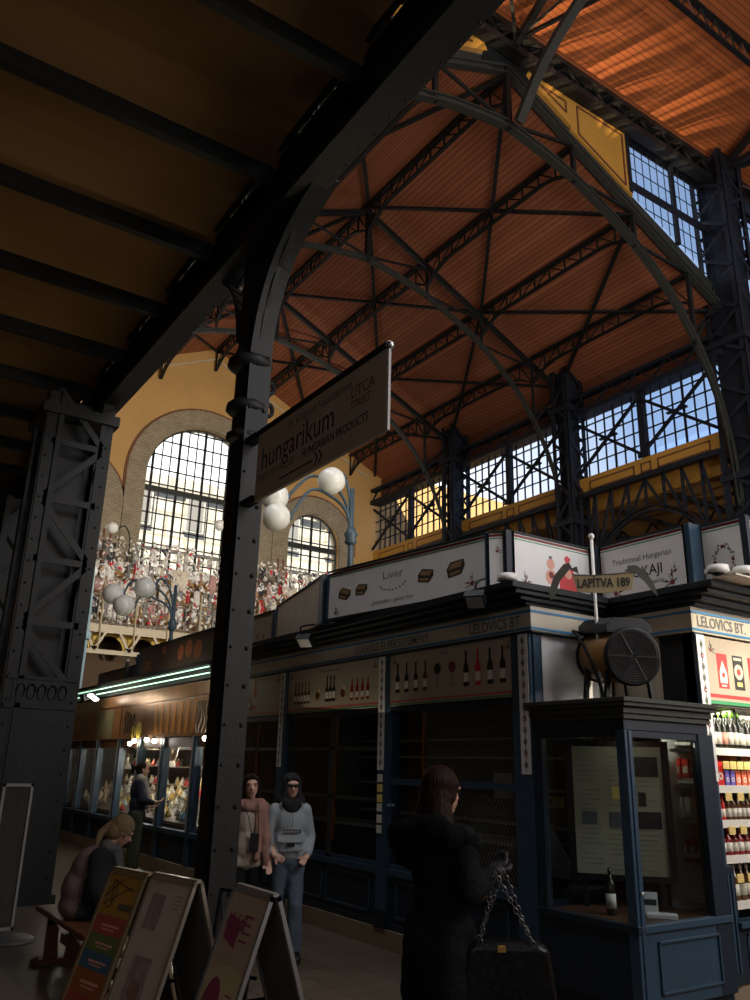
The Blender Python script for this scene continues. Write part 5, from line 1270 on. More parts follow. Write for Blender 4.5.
for i, (a, b_) in enumerate(((11.65, 12.6), (12.62, 16.3), (16.35, 18.4), (18.45, 20.1))):
    mb = MB(); mb.box(FX-0.06, FX-0.0, a, b_, 2.09, 2.68, COPP)
    fr = (V((FX-0.062, b_, 2.09)), U1, Z, N1*0.003)
    if i == 1:
        for q in range(7): mb.prism([(1.9+q*0.28, 0.05), (2.05+q*0.28, 0.05), (2.0+q*0.3, 0.56), (1.86+q*0.3, 0.56)], *fr, mat('poster_orange', (0.42, 0.17, 0.03), 0.4))
        mb.disc((0.8, 0.10), 0.12, *fr, mat('lemon_yellow', (0.55, 0.42, 0.04), 0.5), 12); mb.disc((1.1, 0.14), 0.15, *fr, mat('lemon_yellow', (0.55, 0.42, 0.04), 0.5), 12)
        for q in range(5): mb.tube([V((FX-0.065, b_-0.3-q*0.13, 2.15+0.04*math.sin(j+q))) + Z*(j*0.05) + Y*0.04*math.sin(j*1.3+q) for j in range(9)], 0.012, BLACKTX, 5)
    if i == 0:
        for q in range(6): mb.tube([V((FX-0.065, b_-0.15-q*0.12, 2.13)) + Z*(j*0.06) + Y*0.05*math.sin(j*0.9+q) for j in range(9)], 0.010, LABW, 5)
    if i == 2: mb.rect(0.5, 1.6, 0.04, 0.56, *fr, mat('olive_board', (0.13, 0.12, 0.07), 0.5))
    o = mb.build('poster'); tag(o, ['dark poster with pale wavy strands at the shop end beside the black post', 'copper coloured poster with orange stripes and yellow fruit', 'copper poster around an olive board', 'farthest copper poster of the souvenir shop'][i], 'poster', 'copper coloured posters over the shop windows')
mb = MB(); mb.box(FX-0.08, FX, SA, SB, 2.70, 2.91, COPP); mb.box(FX-0.30, 8.4, SA, SB, 3.10, 3.17, CORN); mb.box(FX-0.15, 8.4, SA, SB, 2.93, 3.10, CORN); mb.build('fascia', sh)
NEON = mat('green_neon', (0.62, 1.0, 0.72), 0.4, emit=1.7)
for z, x, nm in ((2.985, 4.95, 'lower'), (3.075, 4.93, 'upper')):
    mb = MB(); mb.tube([(x-0.04, SA+0.1, z), (x-0.04, SB-0.1, z)], 0.010, NEON, 6); o = mb.build('neon_tube'); tag(o, '%s of the two pale green neon tubes along the shop eave' % nm, 'neon tube')
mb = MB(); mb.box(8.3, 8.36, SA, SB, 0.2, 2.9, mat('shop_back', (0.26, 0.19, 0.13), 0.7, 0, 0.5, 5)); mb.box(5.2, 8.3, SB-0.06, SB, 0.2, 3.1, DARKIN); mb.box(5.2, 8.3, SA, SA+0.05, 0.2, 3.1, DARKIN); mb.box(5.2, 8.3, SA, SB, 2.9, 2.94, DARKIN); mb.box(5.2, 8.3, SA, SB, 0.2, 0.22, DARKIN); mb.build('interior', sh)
mb = MB()
for z, x0, x1 in ((0.72, 5.25, 5.75), (1.25, 6.2, 6.6), (1.6, 6.4, 6.7), (1.95, 6.5, 6.75)): mb.box(x0, x1, SA+0.1, SB-0.1, z-0.02, z, mat('shop_shelf', (0.22, 0.15, 0.10), 0.5))
mb.prism([(5.25, 0.74), (6.2, 1.15), (6.2, 1.17), (5.25, 0.76)], (0, SA+0.1, 0), X, Z, (0, SB-SA-0.2, 0), mat('display_slope', (0.13, 0.10, 0.08), 0.5, 0, 0.6, 12)); mb.build('shelf', sh)
# souvenirs: figurines, boxes, plates
SOUV = [mat('souvenir_%s' % n, c, 0.4) for n, c in (('white', (0.65, 0.62, 0.55)), ('red', (0.55, 0.05, 0.04)), ('cream', (0.55, 0.45, 0.28)), ('blue', (0.12, 0.25, 0.45)), ('black', (0.03, 0.03, 0.03)), ('gold', (0.5, 0.32, 0.08)), ('silver', (0.45, 0.46, 0.48)))]
def figurine(loc, mt, label, group):
    x, y, z = loc; t = thing('figurine', loc, label, 'figurine', group)
    mb = MB(); mb.lathe([(0.06, 0), (0.055, 0.03), (0.034, 0.08), (0.02, 0.11)], (x, y, z), mt, 8); mb.build('body', t)
    mb = MB(); mb.ball((x, y, z+0.13), 0.02, SOUV[2], 8); mb.build('head', t); return t
protos = {}
rnd = random.Random(3)
names = ['white', 'red', 'cream', 'blue', 'black', 'gold', 'silver']
for i in range(299):
    ci = rnd.choice([0, 0, 0, 2, 6, 1, 1, 3, 4, 5, 2, 0]); y = SA+0.25+rnd.random()*(SB-SA-0.5); lvl = rnd.choice([0, 0, 0, 1, 2, 3])
    if lvl == 0: x = 5.3+rnd.random()*0.85; z = 0.765+(x-5.25)*0.43
    else: x = {1: 6.35, 2: 6.5, 3: 6.6}[lvl]+rnd.random()*0.1; z = (1.25, 1.6, 1.95)[lvl-1]
    lv = ('sloping front display', 'low back shelf', 'middle back shelf', 'top back shelf')[lvl]
    key = (ci, lvl)
    if key not in protos: protos[key] = figurine((x, y, z), SOUV[ci], 'small %s figurine on the %s of the souvenir shop' % (names[ci], lv), '%s figurines, %s' % (names[ci], lv))
    else: dup(protos[key], (x, y, z))
# hanging angels near the glass
def angel(loc, label):
    x, y, z = loc; t = thing('hanging_angel', loc, label, 'ornament', 'white angels hanging in the shop window')
    mb = MB(); mb.lathe([(0.09, -0.22), (0.05, -0.1), (0.03, 0)], (x, y, z), SOUV[0], 10); mb.ball((x, y, z+0.035), 0.035, SOUV[2], 10); mb.build('body', t)
    for s in (-1, 1):
        mb = MB(); mb.prism([(0, -0.02), (s*0.10, 0.09), (s*0.23, 0.10), (s*0.20, 0.0), (s*0.12, -0.08), (s*0.03, -0.10)], (x+0.02, y, z-0.02), Y, Z, (0.012, 0, 0), SOUV[0]); mb.build('wing', t)
angel((5.42, 12.15, 1.72), 'cream winged angel hanging in the window beside the black front post'); angel((5.5, 14.5, 1.82), 'white winged ornament hanging above the woman in navy'); angel((5.5, 16.9, 1.75), 'white winged ornament hanging left of the woman in navy')
angel((5.5, 17.5, 1.45), 'lower white winged ornament hanging in the left window')
# bulbs
BULB = mat('lit_bulb', (1.0, 0.92, 0.78), 0.4, emit=30)
for i, (x, y, z) in enumerate(((5.03, 11.95, 2.04), (5.03, 14.15, 2.02), (5.03, 14.55, 2.05), (5.03, 15.2, 2.04), (5.03, 15.45, 1.99), (5.6, 17.1, 2.05), (6.2, 13.0, 1.95), (6.2, 18.4, 2.0))):
    t = thing('hanging_bulb', (x, y, z), 'round lit bulb at the %s shop window from the black post' % ['first', 'third', 'far side of third', 'fourth', 'far side of fourth', 'fifth', 'inner first', 'sixth'][i], 'lamp', 'lit bulbs of the souvenir shop, pair %d' % (i//2))
    mb = MB(); mb.ball((x, y, z), 0.04, BULB, 12); mb.build('bulb', t)
    mb = MB(); mb.tube([(x, y, z+0.03), (x, y, 2.9 if x > 5.2 else 2.12)], 0.006, BLACKP, 5); mb.cone((x, y, z+0.03), (x, y, z+0.07), 0.02, 0.018, BLACKP, 8); mb.build('cord', t)
    lamp('POINT', 'bulb_light', (max(x, 5.55)+0.1, y-0.07, z-0.14), 22.0, (1.0, 0.86, 0.66), shadow_soft_size=0.02)
# floodlight on the eave, very bright
t = thing('floodlight', (4.75, 17.4, 3.02), 'glaring floodlight fixed under the shop eave', 'floodlight')
mb = MB(); mb.obox((4.72, 17.5, 2.92), V((0.12, 0, 0.03)), V((0, 0.14, 0)), V((-0.02, 0, 0.06)), CORN); mb.build('housing', t)
mb = MB(); mb.obox((4.72, 17.12, 2.89), V((0.08, 0, -0.05)), V((0, 0.13, 0)), V((0.008, 0, 0.012)), mat('flood_glow', (1.0, 0.88, 0.72), 0.4, emit=18)); mb.build('lens', t)
mb = MB(); mb.bar((4.72, 17.5, 2.92), (4.95, 17.5, 3.11), 0.03, 0.03, CORN); mb.bar((4.72, 17.12, 2.90), (4.72, 17.5, 2.94), 0.03, 0.03, CORN); mb.build('arm', t)
lamp('SPOT', 'flood_light', (4.2, 16.8, 2.9), 22, (1.0, 0.82, 0.58), target=(5.2, 16.4, 2.4), spot_size=math.radians(140), spot_blend=0.8, shadow_soft_size=0.03)
lamp('SPOT', 'shop_front_fill', (4.0, 13.4, 2.95), 22, (1.0, 0.85, 0.62), target=(5.15, 13.2, 2.5), spot_size=math.radians(140), spot_blend=0.9, shadow_soft_size=0.03)  # unseen spot added in the aisle to brighten the shop posters
# upper sign boards of the shop
DKB = mat('dark_banner', (0.055, 0.04, 0.03), 0.5, 0, 0.4, 4)
def banner(mb, fr, L, H_):
    mb.text('oc', 0.35, 0.07, 0.34, *fr, mat('banner_orange', (0.32, 0.10, 0.03), 0.5), fat=0.01)
    for a, b_, r in ((2.1, 0.24, 0.13), (2.45, 0.27, 0.15), (2.85, 0.22, 0.16), (1.3, 0.36, 0.08)): mb.disc((a, b_), r, *fr, mat('banner_fruit', (0.30, 0.10, 0.04), 0.5, 0, 0.4, 8), 16)
roof_sign((5.0, 15.3), (5.0, 11.7), 3.2, 3.68, 'dark banner with orange fruit and letters above the souvenir shop', banner, white=DKB, lines=False, endl=0.08)
WBR = mat('worn_brown_board', (0.13, 0.085, 0.055), 0.6, 0, 0.4, 3)
roof_sign((5.6, 16.4), (5.05, 15.6), 3.2, 3.62, 'worn brown board angled left of the dark banner', None, white=WBR, lines=False)
roof_sign((5.6, 17.6), (5.6, 16.5), 3.2, 3.62, 'worn brown board farther left above the shop', None, white=WBR, lines=False)
roof_sign((5.6, 20.0), (5.6, 17.7), 3.2, 3.62, 'farthest worn brown board above the shop', None, white=WBR, lines=False)
for x, y in ((5.5, 16.45), (5.5, 17.65)):
    mb = MB(); mb.box(x-0.03, x+0.03, y-0.04, y+0.04, 3.17, 3.72, CORN); mb.ball((x, y, 3.74), 0.04, LABW, 8); o = mb.build('sign_post'); tag(o, 'dark post with a pale tip between the worn brown boards', 'post', 'pale tipped sign posts')

# ---- globe street lamps -------------------------------------------------------------------------------
def globe_lamp(base, zbase, ztop, globes, r, label, collar, gr='triple globe lamps', pm=LAMPB, pr=0.045, stub=None):
    bx, by = base; t = thing('globe_lamp', (bx, by, zbase), label, 'lamp', gr)
    mb = MB(); mb.tube([(bx, by, zbase), (bx, by, ztop)], [pr, pr*0.7], pm, 12); mb.cone((bx, by, zbase), (bx, by, zbase+0.08), pr*2, pr*1.2, pm, 12); mb.build('pole', t)
    mb = MB(); mb.lathe([(pr, -0.12), (pr*2.0, -0.08), (pr*1.6, -0.02), (pr*2.2, 0.03), (pr*1.5, 0.08), (pr, 0.14)], (bx, by, collar), pm, 14); mb.build('collar', t)
    for g, apex in globes:
        g = V(g); mb = MB(); b0_ = V((bx, by, collar+0.05)); top = V(apex); gdir = (V((bx, by, g.z)) - g); gdir.z = 0.1; gdir.normalize()
        pts = smooth([b0_, V((bx, by, collar+0.05)).lerp(V((top.x, top.y, collar+0.05)), 0.14)+Z*((top.z-collar)*0.5), V((bx, by, 0)).lerp(V((top.x, top.y, 0)), 0.5)+Z*(collar+(top.z-collar)*0.88), top, g+gdir*r*0.95], 6)
        mb.tube(pts, pr*0.5, pm, 8); mb.build('curved_arm', t)
        mb = MB(); mb.ball(g, r, GLOBE, 32); mb.build('glass_globe', t)
        mb = MB(); mb.cone(g+gdir*r*0.88, g+gdir*r*1.12, r*0.32, r*0.2, pm, 12); mb.build('fitter', t)
    return t
globe_lamp((5.66, 9.01), 3.25, 5.35, [((5.411, 9.168, 5.458), (5.50, 9.12, 5.60)), ((4.757, 9.575, 5.20), (5.16, 9.33, 5.52)), ((4.76, 9.50, 4.885), (5.15, 9.28, 5.30))], 0.195, 'large triple globe lamp right of the black post, over the liver sign', 4.66)
globe_lamp((5.56, 15.31), 3.17, 5.02, [((4.972, 15.4, 4.90), (5.25, 15.4, 5.12)), ((4.455, 15.697, 4.76), (4.8, 15.6, 5.06)), ((4.62, 15.45, 4.52), (4.95, 15.4, 4.75))], 0.205, 'triple globe lamp left of the black post, over the fruit banner', 4.23)
globe_lamp((5.3, 20.5), 0.0, 5.5, [((5.35, 21.0, 6.3), (5.32, 20.8, 6.5))], 0.15, 'pale blue lamp post beside the big left pillar', 4.6, None, LAMPC, 0.06)

# ---- hanging street sign ---------------------------------------------------------------------------------
STEELG = mat('grey_steel_edge', (0.22, 0.21, 0.20), 0.5, 0.3)
hs = thing('hanging_sign', (2.97, 5.3, 3.86), 'long cream hungarikum sign hanging from the black front post', 'sign')
CRS = mat('sign_cream', (0.34, 0.28, 0.205), 0.55, 0, 0.08, 4)
hy0, hy1, hz0, hz1 = 4.21, 6.24, 3.89, 4.52
mb = MB(); mb.box(2.90, 2.93, hy0, hy1, hz0, hz1, CRS); mb.build('board', hs)
mb = MB(); mb.box(2.88, 2.95, hy0-0.01, hy1+0.2, hz1, hz1+0.04, BLACKP); mb.box(2.905, 2.925, hy0-0.012, hy0, hz0, hz1+0.04, STEELG); mb.ball((2.915, hy0-0.01, hz1+0.025), 0.03, CHROME, 10); mb.build('rail', hs)
fr = (V((2.899, hy1, hz0)), U1*0.93, Z, N1*0.002)
mb = MB(); TXD = mat('sign_dark_text', (0.035, 0.03, 0.028), 0.6)
mb.text('IX. K\u00f6zponti V\u00e1s\u00e1rcsarnok', 0.62, 0.50, 0.115, *fr, mat('sign_grey_text', (0.12, 0.095, 0.07), 0.6), sx=0.86)
mb.text('hungarikum', 0.10, 0.265, 0.30, *fr, TXD, sx=0.95)
mb.text('STREET OF UNIQUE', 0.02, 0.155, 0.095, *fr, mat('sign_grey_text', (0.12, 0.095, 0.07), 0.6), sx=0.88)
mb.text('HUNGARIAN PRODUCTS', 0.90, 0.155, 0.102, *fr, TXD, sx=0.90, fat=0.001)
mb.text('UTCA', 1.68, 0.40, 0.135, *fr, mat('sign_maroon', (0.14, 0.03, 0.022), 0.6), sx=0.95)
mb.text('STREET', 1.68, 0.31, 0.095, *fr, mat('sign_maroon', (0.14, 0.03, 0.022), 0.6), sx=0.95)
mb.rect(0.50, 1.10, 0.075, 0.09, *fr, TXD)
for a in (1.12, 1.19): mb.prism([(a, 0.14), (a+0.02, 0.14), (a+0.07, 0.083), (a+0.02, 0.026), (a, 0.026), (a+0.045, 0.083)], *fr, TXD)
mb.prism([(0.71, 0.30), (0.75, 0.31), (0.735, 0.37), (0.72, 0.35)], V((2.896, hy1, hz0)), U1*0.93, Z, N1*0.002, REDD)
mb.build('lettering', hs)
mb = MB(); mb.box(2.87, 2.96, 6.24, 6.46, 4.5, 4.56, BLACKP); mb.box(2.87, 2.96, 6.24, 6.46, 3.9, 3.95, BLACKP); mb.build('bracket', hs)

# ---- balcony with goods at the end of the hall ---------------------------------------------------------
YB = 22.5
bl = thing('balcony', (9.4, 23.2, 5.0), 'beige iron balcony across the end wall with crossed railing', 'balcony')
mb = MB(); mb.box(3.0, 15.9, YB+0.1, YE-0.1, 5.0, 5.18, BEIGEI); mb.box(3.0, 15.9, YB, YB+0.12, 5.0, 5.24, BEIGEI); mb.build('deck', bl)
mb = MB(); mb.box(3.0, 15.9, YB-0.02, YB+0.1, 4.42, 4.54, BEIGEI)
x = 3.2
while x < 15.8:
    mb.bar((x, YB, 4.52), (x+0.28, YB, 5.02), 0.07, 0.06, BEIGEI, up=(0, 1, 0)); mb.bar((x+0.95, YB, 4.52), (x+0.67, YB, 5.02), 0.07, 0.06, BEIGEI, up=(0, 1, 0))
    mb.box(x-0.1, x+0.1, YB-0.03, YB+0.05, 4.50, 4.62, BEIGEI); x += 0.95
mb.build('truss_edge', bl)
mb = MB(); x = 3.2; YEL = mat('balcony_yellow', (0.62, 0.42, 0.06), 0.6)
while x < 15.7:
    A = arcpts(x+0.475, 4.56, 0.40, 0, PI, 12)
    mb.prism([(x+0.0, 4.56)] + [(a, b_) for a, b_ in reversed(A)] + [(x+0.95, 4.56), (x+0.95, 5.0), (x, 5.0)], (0, YB+0.3, 0), X, Z, (0, 0.05, 0), YEL); x += 0.95
mb.build('yellow_arcade', bl)
mb = MB(); RAILM = mat('rail_brown_iron', (0.20, 0.16, 0.12), 0.5)
for z in (5.24, 5.30, 5.95, 6.05): mb.box(3.0, 15.9, YB, YB+0.03, z-0.012, z+0.012, RAILM)
x = 3.1
while x < 15.7:
    mb.box(x-0.012, x+0.012, YB, YB+0.03, 5.2, 6.05, RAILM); mb.bar((x, YB, 5.3), (x+0.42, YB, 5.95), 0.012, 0.012, RAILM); mb.bar((x+0.42, YB, 5.3), (x, YB, 5.95), 0.012, 0.012, RAILM); x += 0.42
mb.build('railing', bl)
mb = MB()
for i in range(14):
    xx = 3.3+i*0.95; mb.tube([(xx, YB+0.02, 4.45), (xx, YB-0.05, 4.9), (xx, YB+0.0, 5.4), (xx, YB, 6.4)], 0.025, BEIGEI, 6)
mb.build('post', bl)
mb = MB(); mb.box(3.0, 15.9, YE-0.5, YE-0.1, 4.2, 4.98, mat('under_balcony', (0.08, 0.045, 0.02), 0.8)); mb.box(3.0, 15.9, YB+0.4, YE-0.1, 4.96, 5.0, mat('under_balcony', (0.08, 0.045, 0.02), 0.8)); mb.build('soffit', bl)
# rows of hanging textiles and trinkets on rails along the balcony
CL = [mat('cloth_%s' % n, c, 0.8, 0, 0.25, 14) for n, c in (('white', (0.80, 0.78, 0.74)), ('cream', (0.70, 0.62, 0.50)), ('grey', (0.30, 0.29, 0.28)), ('red', (0.60, 0.03, 0.05)), ('black', (0.04, 0.04, 0.05)), ('lace', (0.66, 0.63, 0.58)), ('pink', (0.50, 0.30, 0.27)))]
cn = ['white', 'cream', 'grey', 'red', 'black', 'lace', 'pink']
mb = MB()
for z in (6.55, 7.05, 7.55): mb.box(3.2, 15.7, YB+0.12, YB+0.14, z-0.012, z+0.012, RAILM)
for i in range(13): mb.box(3.2+i*1.04-0.015, 3.2+i*1.04+0.015, YB+0.12, YB+0.15, 5.2, 7.6, RAILM)
o = mb.build('display_rack'); tag(o, 'thin iron display rack standing along the balcony edge', 'rack')
CP = {}
def cloth(x, z, w, h, ci, rowname):
    key = (ci, rowname)
    if key in CP:
        c = CP[key].copy(); COL.objects.link(c); c.location = (x, YB+0.08+rnd.uniform(-0.03, 0.03), z); c.scale = (w/0.3, 1, h/0.5); return
    mb = MB(); n = 8; pts = []
    for i in range(n+1): pts.append((-0.15+0.3*i/n, 0.022*math.sin(i*1.9+ci)))
    for i in range(n):
        (a, da), (b_, db) = pts[i], pts[i+1]; za = -0.5+0.05*math.sin(i*2.3+ci); zb_ = -0.5+0.05*math.sin((i+1)*2.3+ci)
        mb.add([(a, da, 0), (b_, db, 0), (b_, db, zb_), (a, da, za), (a, da+0.012, 0), (b_, db+0.012, 0), (b_, db+0.012, zb_), (a, da+0.012, za)], [(0, 3, 2, 1), (4, 5, 6, 7), (0, 1, 5, 4), (3, 7, 6, 2), (0, 4, 7, 3), (1, 2, 6, 5)], CL[ci], True)
    o = mb.build('hanging_cloth'); o.location = (x, YB+0.08, z); o.scale = (w/0.3, 1, h/0.5)
    tag(o, '%s cloth hanging on the %s rail of the balcony' % (cn[ci], rowname), 'cloth', '%s cloths on the %s rail of the balcony' % (cn[ci], rowname)); CP[key] = o
for z, rn_ in ((7.55, 'top'), (7.05, 'middle'), (6.5, 'low'), (6.0, 'lowest')):
    x = 3.4
    while x < 15.5:
        w = rnd.uniform(0.08, 0.26); ci = rnd.choice([0, 0, 1, 5, 5, 2, 4, 6, 0, 1, 5, 2, 3])
        if z > 7.5 and rnd.random() < 0.35: x += w; continue
        cloth(x, z, w*(0.5 if ci == 3 else 1), rnd.uniform(0.25, 0.62), ci, rn_); x += w+rnd.uniform(0.01, 0.09)
# strings of beads and small trinkets: nobody could count them
mb = MB()
for i in range(3600):
    x = rnd.uniform(3.3, 15.6); z = rnd.uniform(5.25, 7.75); s = rnd.uniform(0.012, 0.045)
    mb.obox((x, YB+0.07+rnd.uniform(-0.05, 0.05), z), V((s, 0, s*rnd.uniform(-1, 1))), V((0, s*0.4, 0)), V((-s*rnd.uniform(-1, 1), 0, s))*rnd.uniform(0.5, 1.4), rnd.choice([CL[0], CL[0], CL[0], CL[5], CL[2], CL[4], CL[1], CL[1], RAILM, CL[0], CL[5], CL[3]]))
o = mb.build('trinkets'); tag(o, 'dense strings of small white, dark and red trinkets over the balcony railing', 'trinkets', kind='stuff')
# wall lamps over the balcony
for i, (x, z) in enumerate(((6.13, 7.95), (9.36, 8.62))):
    t = thing('wall_globe_lamp', (x, YB, z), ['small globe lamp beside the pillar above the balcony', 'small globe lamp in front of the big arched window'][i], 'lamp', 'small globe lamps above the balcony')
    mb = MB(); mb.ball((x, YB, z), 0.17, GLOBE, 20); mb.build('glass_globe', t)
    mb = MB(); mb.tube(smooth([(x+0.17, YB, z), (x+0.35, YB, z+0.12), (x+0.5, YB, z-0.1), (x+0.55, YB, z-0.45), (x+0.55, YB+0.12, 7.0)], 5), 0.02, IRONG, 6); mb.tube([(x+0.55, YB+0.12, 7.0), (x+0.55, YB+0.12, 5.18)], 0.025, IRONG, 6); mb.build('bracket', t)
# dark brown wall below the balcony at the end of the hall
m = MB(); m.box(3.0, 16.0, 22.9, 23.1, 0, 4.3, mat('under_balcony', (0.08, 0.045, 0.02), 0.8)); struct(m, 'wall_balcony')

# ================================================================== FOREGROUND: A-BOARDS, BENCH, STAND
def aboard(p0, p1, h, spread, label, draw, frame=mat('board_aluminium', (0.30, 0.30, 0.30), 0.45, 0.4), legs2=True):
    """sandwich board; ridge from p0 (left) to p1 (right) seen from -x; front face leans out to -x"""
    p0, p1 = V(p0+(0,)), V(p1+(0,)); L = (p1-p0).length; u = (p1-p0)/L; n = V((u.y, -u.x, 0))
    if n.x > 0: n = -n
    c = (p0+p1)/2; t = thing('sandwich_board', c, label, 'sign', 'sandwich boards standing in the aisle')
    for side, nm in ((1, 'front_panel'), (-1, 'back_panel')):
        top = p0 + V((0, 0, h)) + n*side*0.015; bot = p0 + V((0, 0, 0.04)) + n*side*spread; v = (top-bot); H_ = v.length; v.normalize()
        nn = u.cross(v).normalized()
        if nn.dot(n*side) < 0: nn = -nn
        mb = MB(); fr = (bot, u, v, nn*0.008); mb.rect(0.02, L-0.02, 0.02, H_-0.02, *fr, mat('board_backing', (0.10, 0.095, 0.085), 0.5))
        if side > 0 and draw: draw(mb, (bot+nn*0.008, u, v, nn*0.002), L, H_)
        mb.build(nm, t)
        mb = MB(); w = 0.028
        for a0, a1, b0, b1 in ((0, w, 0, H_), (L-w, L, 0, H_), (0, L, 0, w), (0, L, H_-w, H_)): mb.rect(a0, a1, b0, b1, bot - nn*0.008, u, v, nn*0.024, frame)
        mb.build('frame', t)
    mb = MB(); mb.bar(p0+V((0, 0, h+0.005)), p1+V((0, 0, h+0.005)), 0.035, 0.02, frame); mb.build('hinge', t)
    mb = MB()
    for q in (p0+u*0.01, p1-u*0.01): mb.bar(q+n*spread*0.62+Z*(h*0.38), q-n*spread*0.62+Z*(h*0.38), 0.012, 0.02, BLACKP)
    mb.build('spreader', t)
    return t
PLUM = mat('plum_print', (0.27, 0.045, 0.12), 0.5); PLUMT = mat('plum_text', (0.22, 0.05, 0.10), 0.5)
TANW = mat('tan_print', (0.46, 0.36, 0.26), 0.5, 0, 0.15, 6); TANL = mat('tan_light_print', (0.55, 0.46, 0.28), 0.5, 0, 0.1, 6)
def menu_plum(mb, fr, L, H_):
    o, u, v, d = fr
    mb.rect(0.03, L-0.03, 0.03, H_-0.03, *fr, TANW)
    mb.prism([(0.03, 0.03), (L-0.03, 0.03), (L-0.03, H_*0.58), (L*0.55, H_*0.62), (0.03, H_*0.56)], o, u, v, d*1.5, TANL)
    mb.prism([(0.07, H_-0.27), (0.24, H_-0.31), (0.24, H_-0.17), (0.07, H_-0.14)], o, u, v, d*1.8, PLUM)
    mb.text('eb\u00e9di', 0.05, H_-0.21, 0.11, o, u, v, d*2.5, PLUMT, fat=0.004, shear=0.2)
    for q in range(4): mb.rect(0.27, 0.27+0.10-0.01*(q % 2), H_-0.14-q*0.042, H_-0.127-q*0.042, o, u, v, d*2, PLUM)
    mb.disc((0.17, H_*0.33), 0.22, o, u, v, d*2.2, PLUM, 30, 0.52)
    mb.text('IMAGE', 0.17, H_*0.36, 0.075, o, u, v, d*3, TANL, align='CENTER', fat=0.003); mb.text('TOP', 0.17, H_*0.27, 0.085, o, u, v, d*3, TANL, align='CENTER', fat=0.003)
    for q in range(9): mb.rect(0.32, 0.40-0.01*(q % 3), H_*0.48-q*0.045, H_*0.48+0.010-q*0.045, o, u, v, d*2, PLUM)
def menu_rainbow(mb, fr, L, H_):
    o, u, v, d = fr; z = H_-0.03
    for k, (h, c) in enumerate(((0.24, (0.32, 0.17, 0.02)), (0.11, (0.30, 0.05, 0.04)), (0.10, (0.09, 0.13, 0.03)), (0.10, (0.03, 0.09, 0.16)), (0.13, (0.25, 0.07, 0.02)), (0.12, (0.28, 0.04, 0.03)), (0.09, (0.06, 0.11, 0.10)), (0.10, (0.25, 0.14, 0.03)))):
        m_ = mat('menu_band_%s' % ('yellow', 'red', 'green', 'blue', 'orange', 'scarlet', 'teal', 'ochre')[k], tuple(q*1.1+0.012 for q in c), 0.5)
        mb.rect(0.03, L-0.03, max(0.03, z-h), z, *fr, m_)
        if k: mb.rect(L*0.3, L*0.78, z-h*0.58, z-h*0.46, o, u, v, d*1.5, LABR); mb.rect(L*0.35, L*0.7, z-h*0.75, z-h*0.68, o, u, v, d*1.5, LABR)
        z -= h
    for pts in (((0.04, H_-0.17), (0.2, H_-0.05)), ((0.06, H_-0.21), (0.33, H_-0.09)), ((0.09, H_-0.06), (0.36, H_-0.11)), ((0.09, H_-0.06), (0.14, H_-0.2))):
        a, b = pts; mb.bar(o+u*a[0]+v*a[1]+d*1.5, o+u*b[0]+v*b[1]+d*1.5, 0.006, 0.002, BLACKTX, up=d.normalized())
    mb.tube([o+u*(0.12+0.045*math.cos(j*0.5))+v*(H_-0.15+0.08*math.sin(j*0.5))+d*2 for j in range(14)], 0.003, BLACKTX, 5)
    mb.rect(0.24, 0.42, H_-0.23, H_-0.19, o, u, v, d*1.5, mat('menu_grey', (0.09, 0.08, 0.06), 0.6))
def menu_pale(mb, fr, L, H_):
    o, u, v, d = fr
    mb.rect(0.03, L-0.03, 0.03, H_-0.03, *fr, mat('faded_menu', (0.47, 0.38, 0.32), 0.35, 0, 0.25, 5))
    G1 = mat('faded_photo', (0.27, 0.21, 0.20), 0.5, 0, 0.5, 20); G2 = mat('faded_photo_warm', (0.22, 0.13, 0.09), 0.5, 0, 0.5, 20)
    mb.rect(0.09, 0.24, H_-0.30, H_-0.10, o, u, v, d*1.6, G1); mb.rect(0.12, 0.32, H_-0.72, H_-0.44, o, u, v, d*1.6, G1); mb.disc((0.23, H_-0.62), 0.06, o, u, v, d*2, G2, 14)
    for q in range(4): mb.rect(L-0.16, L-0.08, H_-0.10-q*0.022, H_-0.092-q*0.022, o, u, v, d*1.6, G1)
    for q in range(8): mb.rect(0.08, 0.36, H_-0.80-q*0.03, H_-0.793-q*0.03, o, u, v, d*1.6, G1)
aboard((2.34, 4.86), (2.34, 4.38), 1.0, 0.34, 'sandwich board with a plum oval, its bright metal A-shaped side seen', menu_plum)
aboard((1.93, 5.93), (2.02, 5.50), 1.0, 0.34, 'sandwich board with rainbow coloured bands, leftmost of the boards', menu_rainbow, GOLDM if False else mat('brass_frame', (0.28, 0.21, 0.12), 0.4, 0.4))
aboard((2.04, 5.46), (2.14, 4.99), 1.01, 0.34, 'sandwich board with a pale faded menu, beside the rainbow one', menu_pale, mat('dull_frame', (0.30, 0.26, 0.20), 0.4, 0.4))
# folded dark trestle behind the pale board
t = thing('folding_trestle', (2.55, 5.5, 0), 'dark folding trestle standing behind the pale sandwich board', 'trestle')
for s in (-1, 1):
    mb = MB(); mb.bar((2.5, 5.45+0.0, 0.9), (2.45+s*0.12, 5.3, 0.0), 0.02, 0.02, BLACKP); mb.bar((2.62, 5.1, 0.9), (2.57+s*0.12, 5.0, 0.0), 0.02, 0.02, BLACKP); mb.build('leg', t)
mb = MB(); mb.bar((2.5, 5.45, 0.9), (2.62, 5.1, 0.9), 0.02, 0.02, BLACKP); mb.bar((2.45, 5.35, 0.45), (2.58, 5.02, 0.45), 0.015, 0.02, BLACKP); mb.build('rail', t)
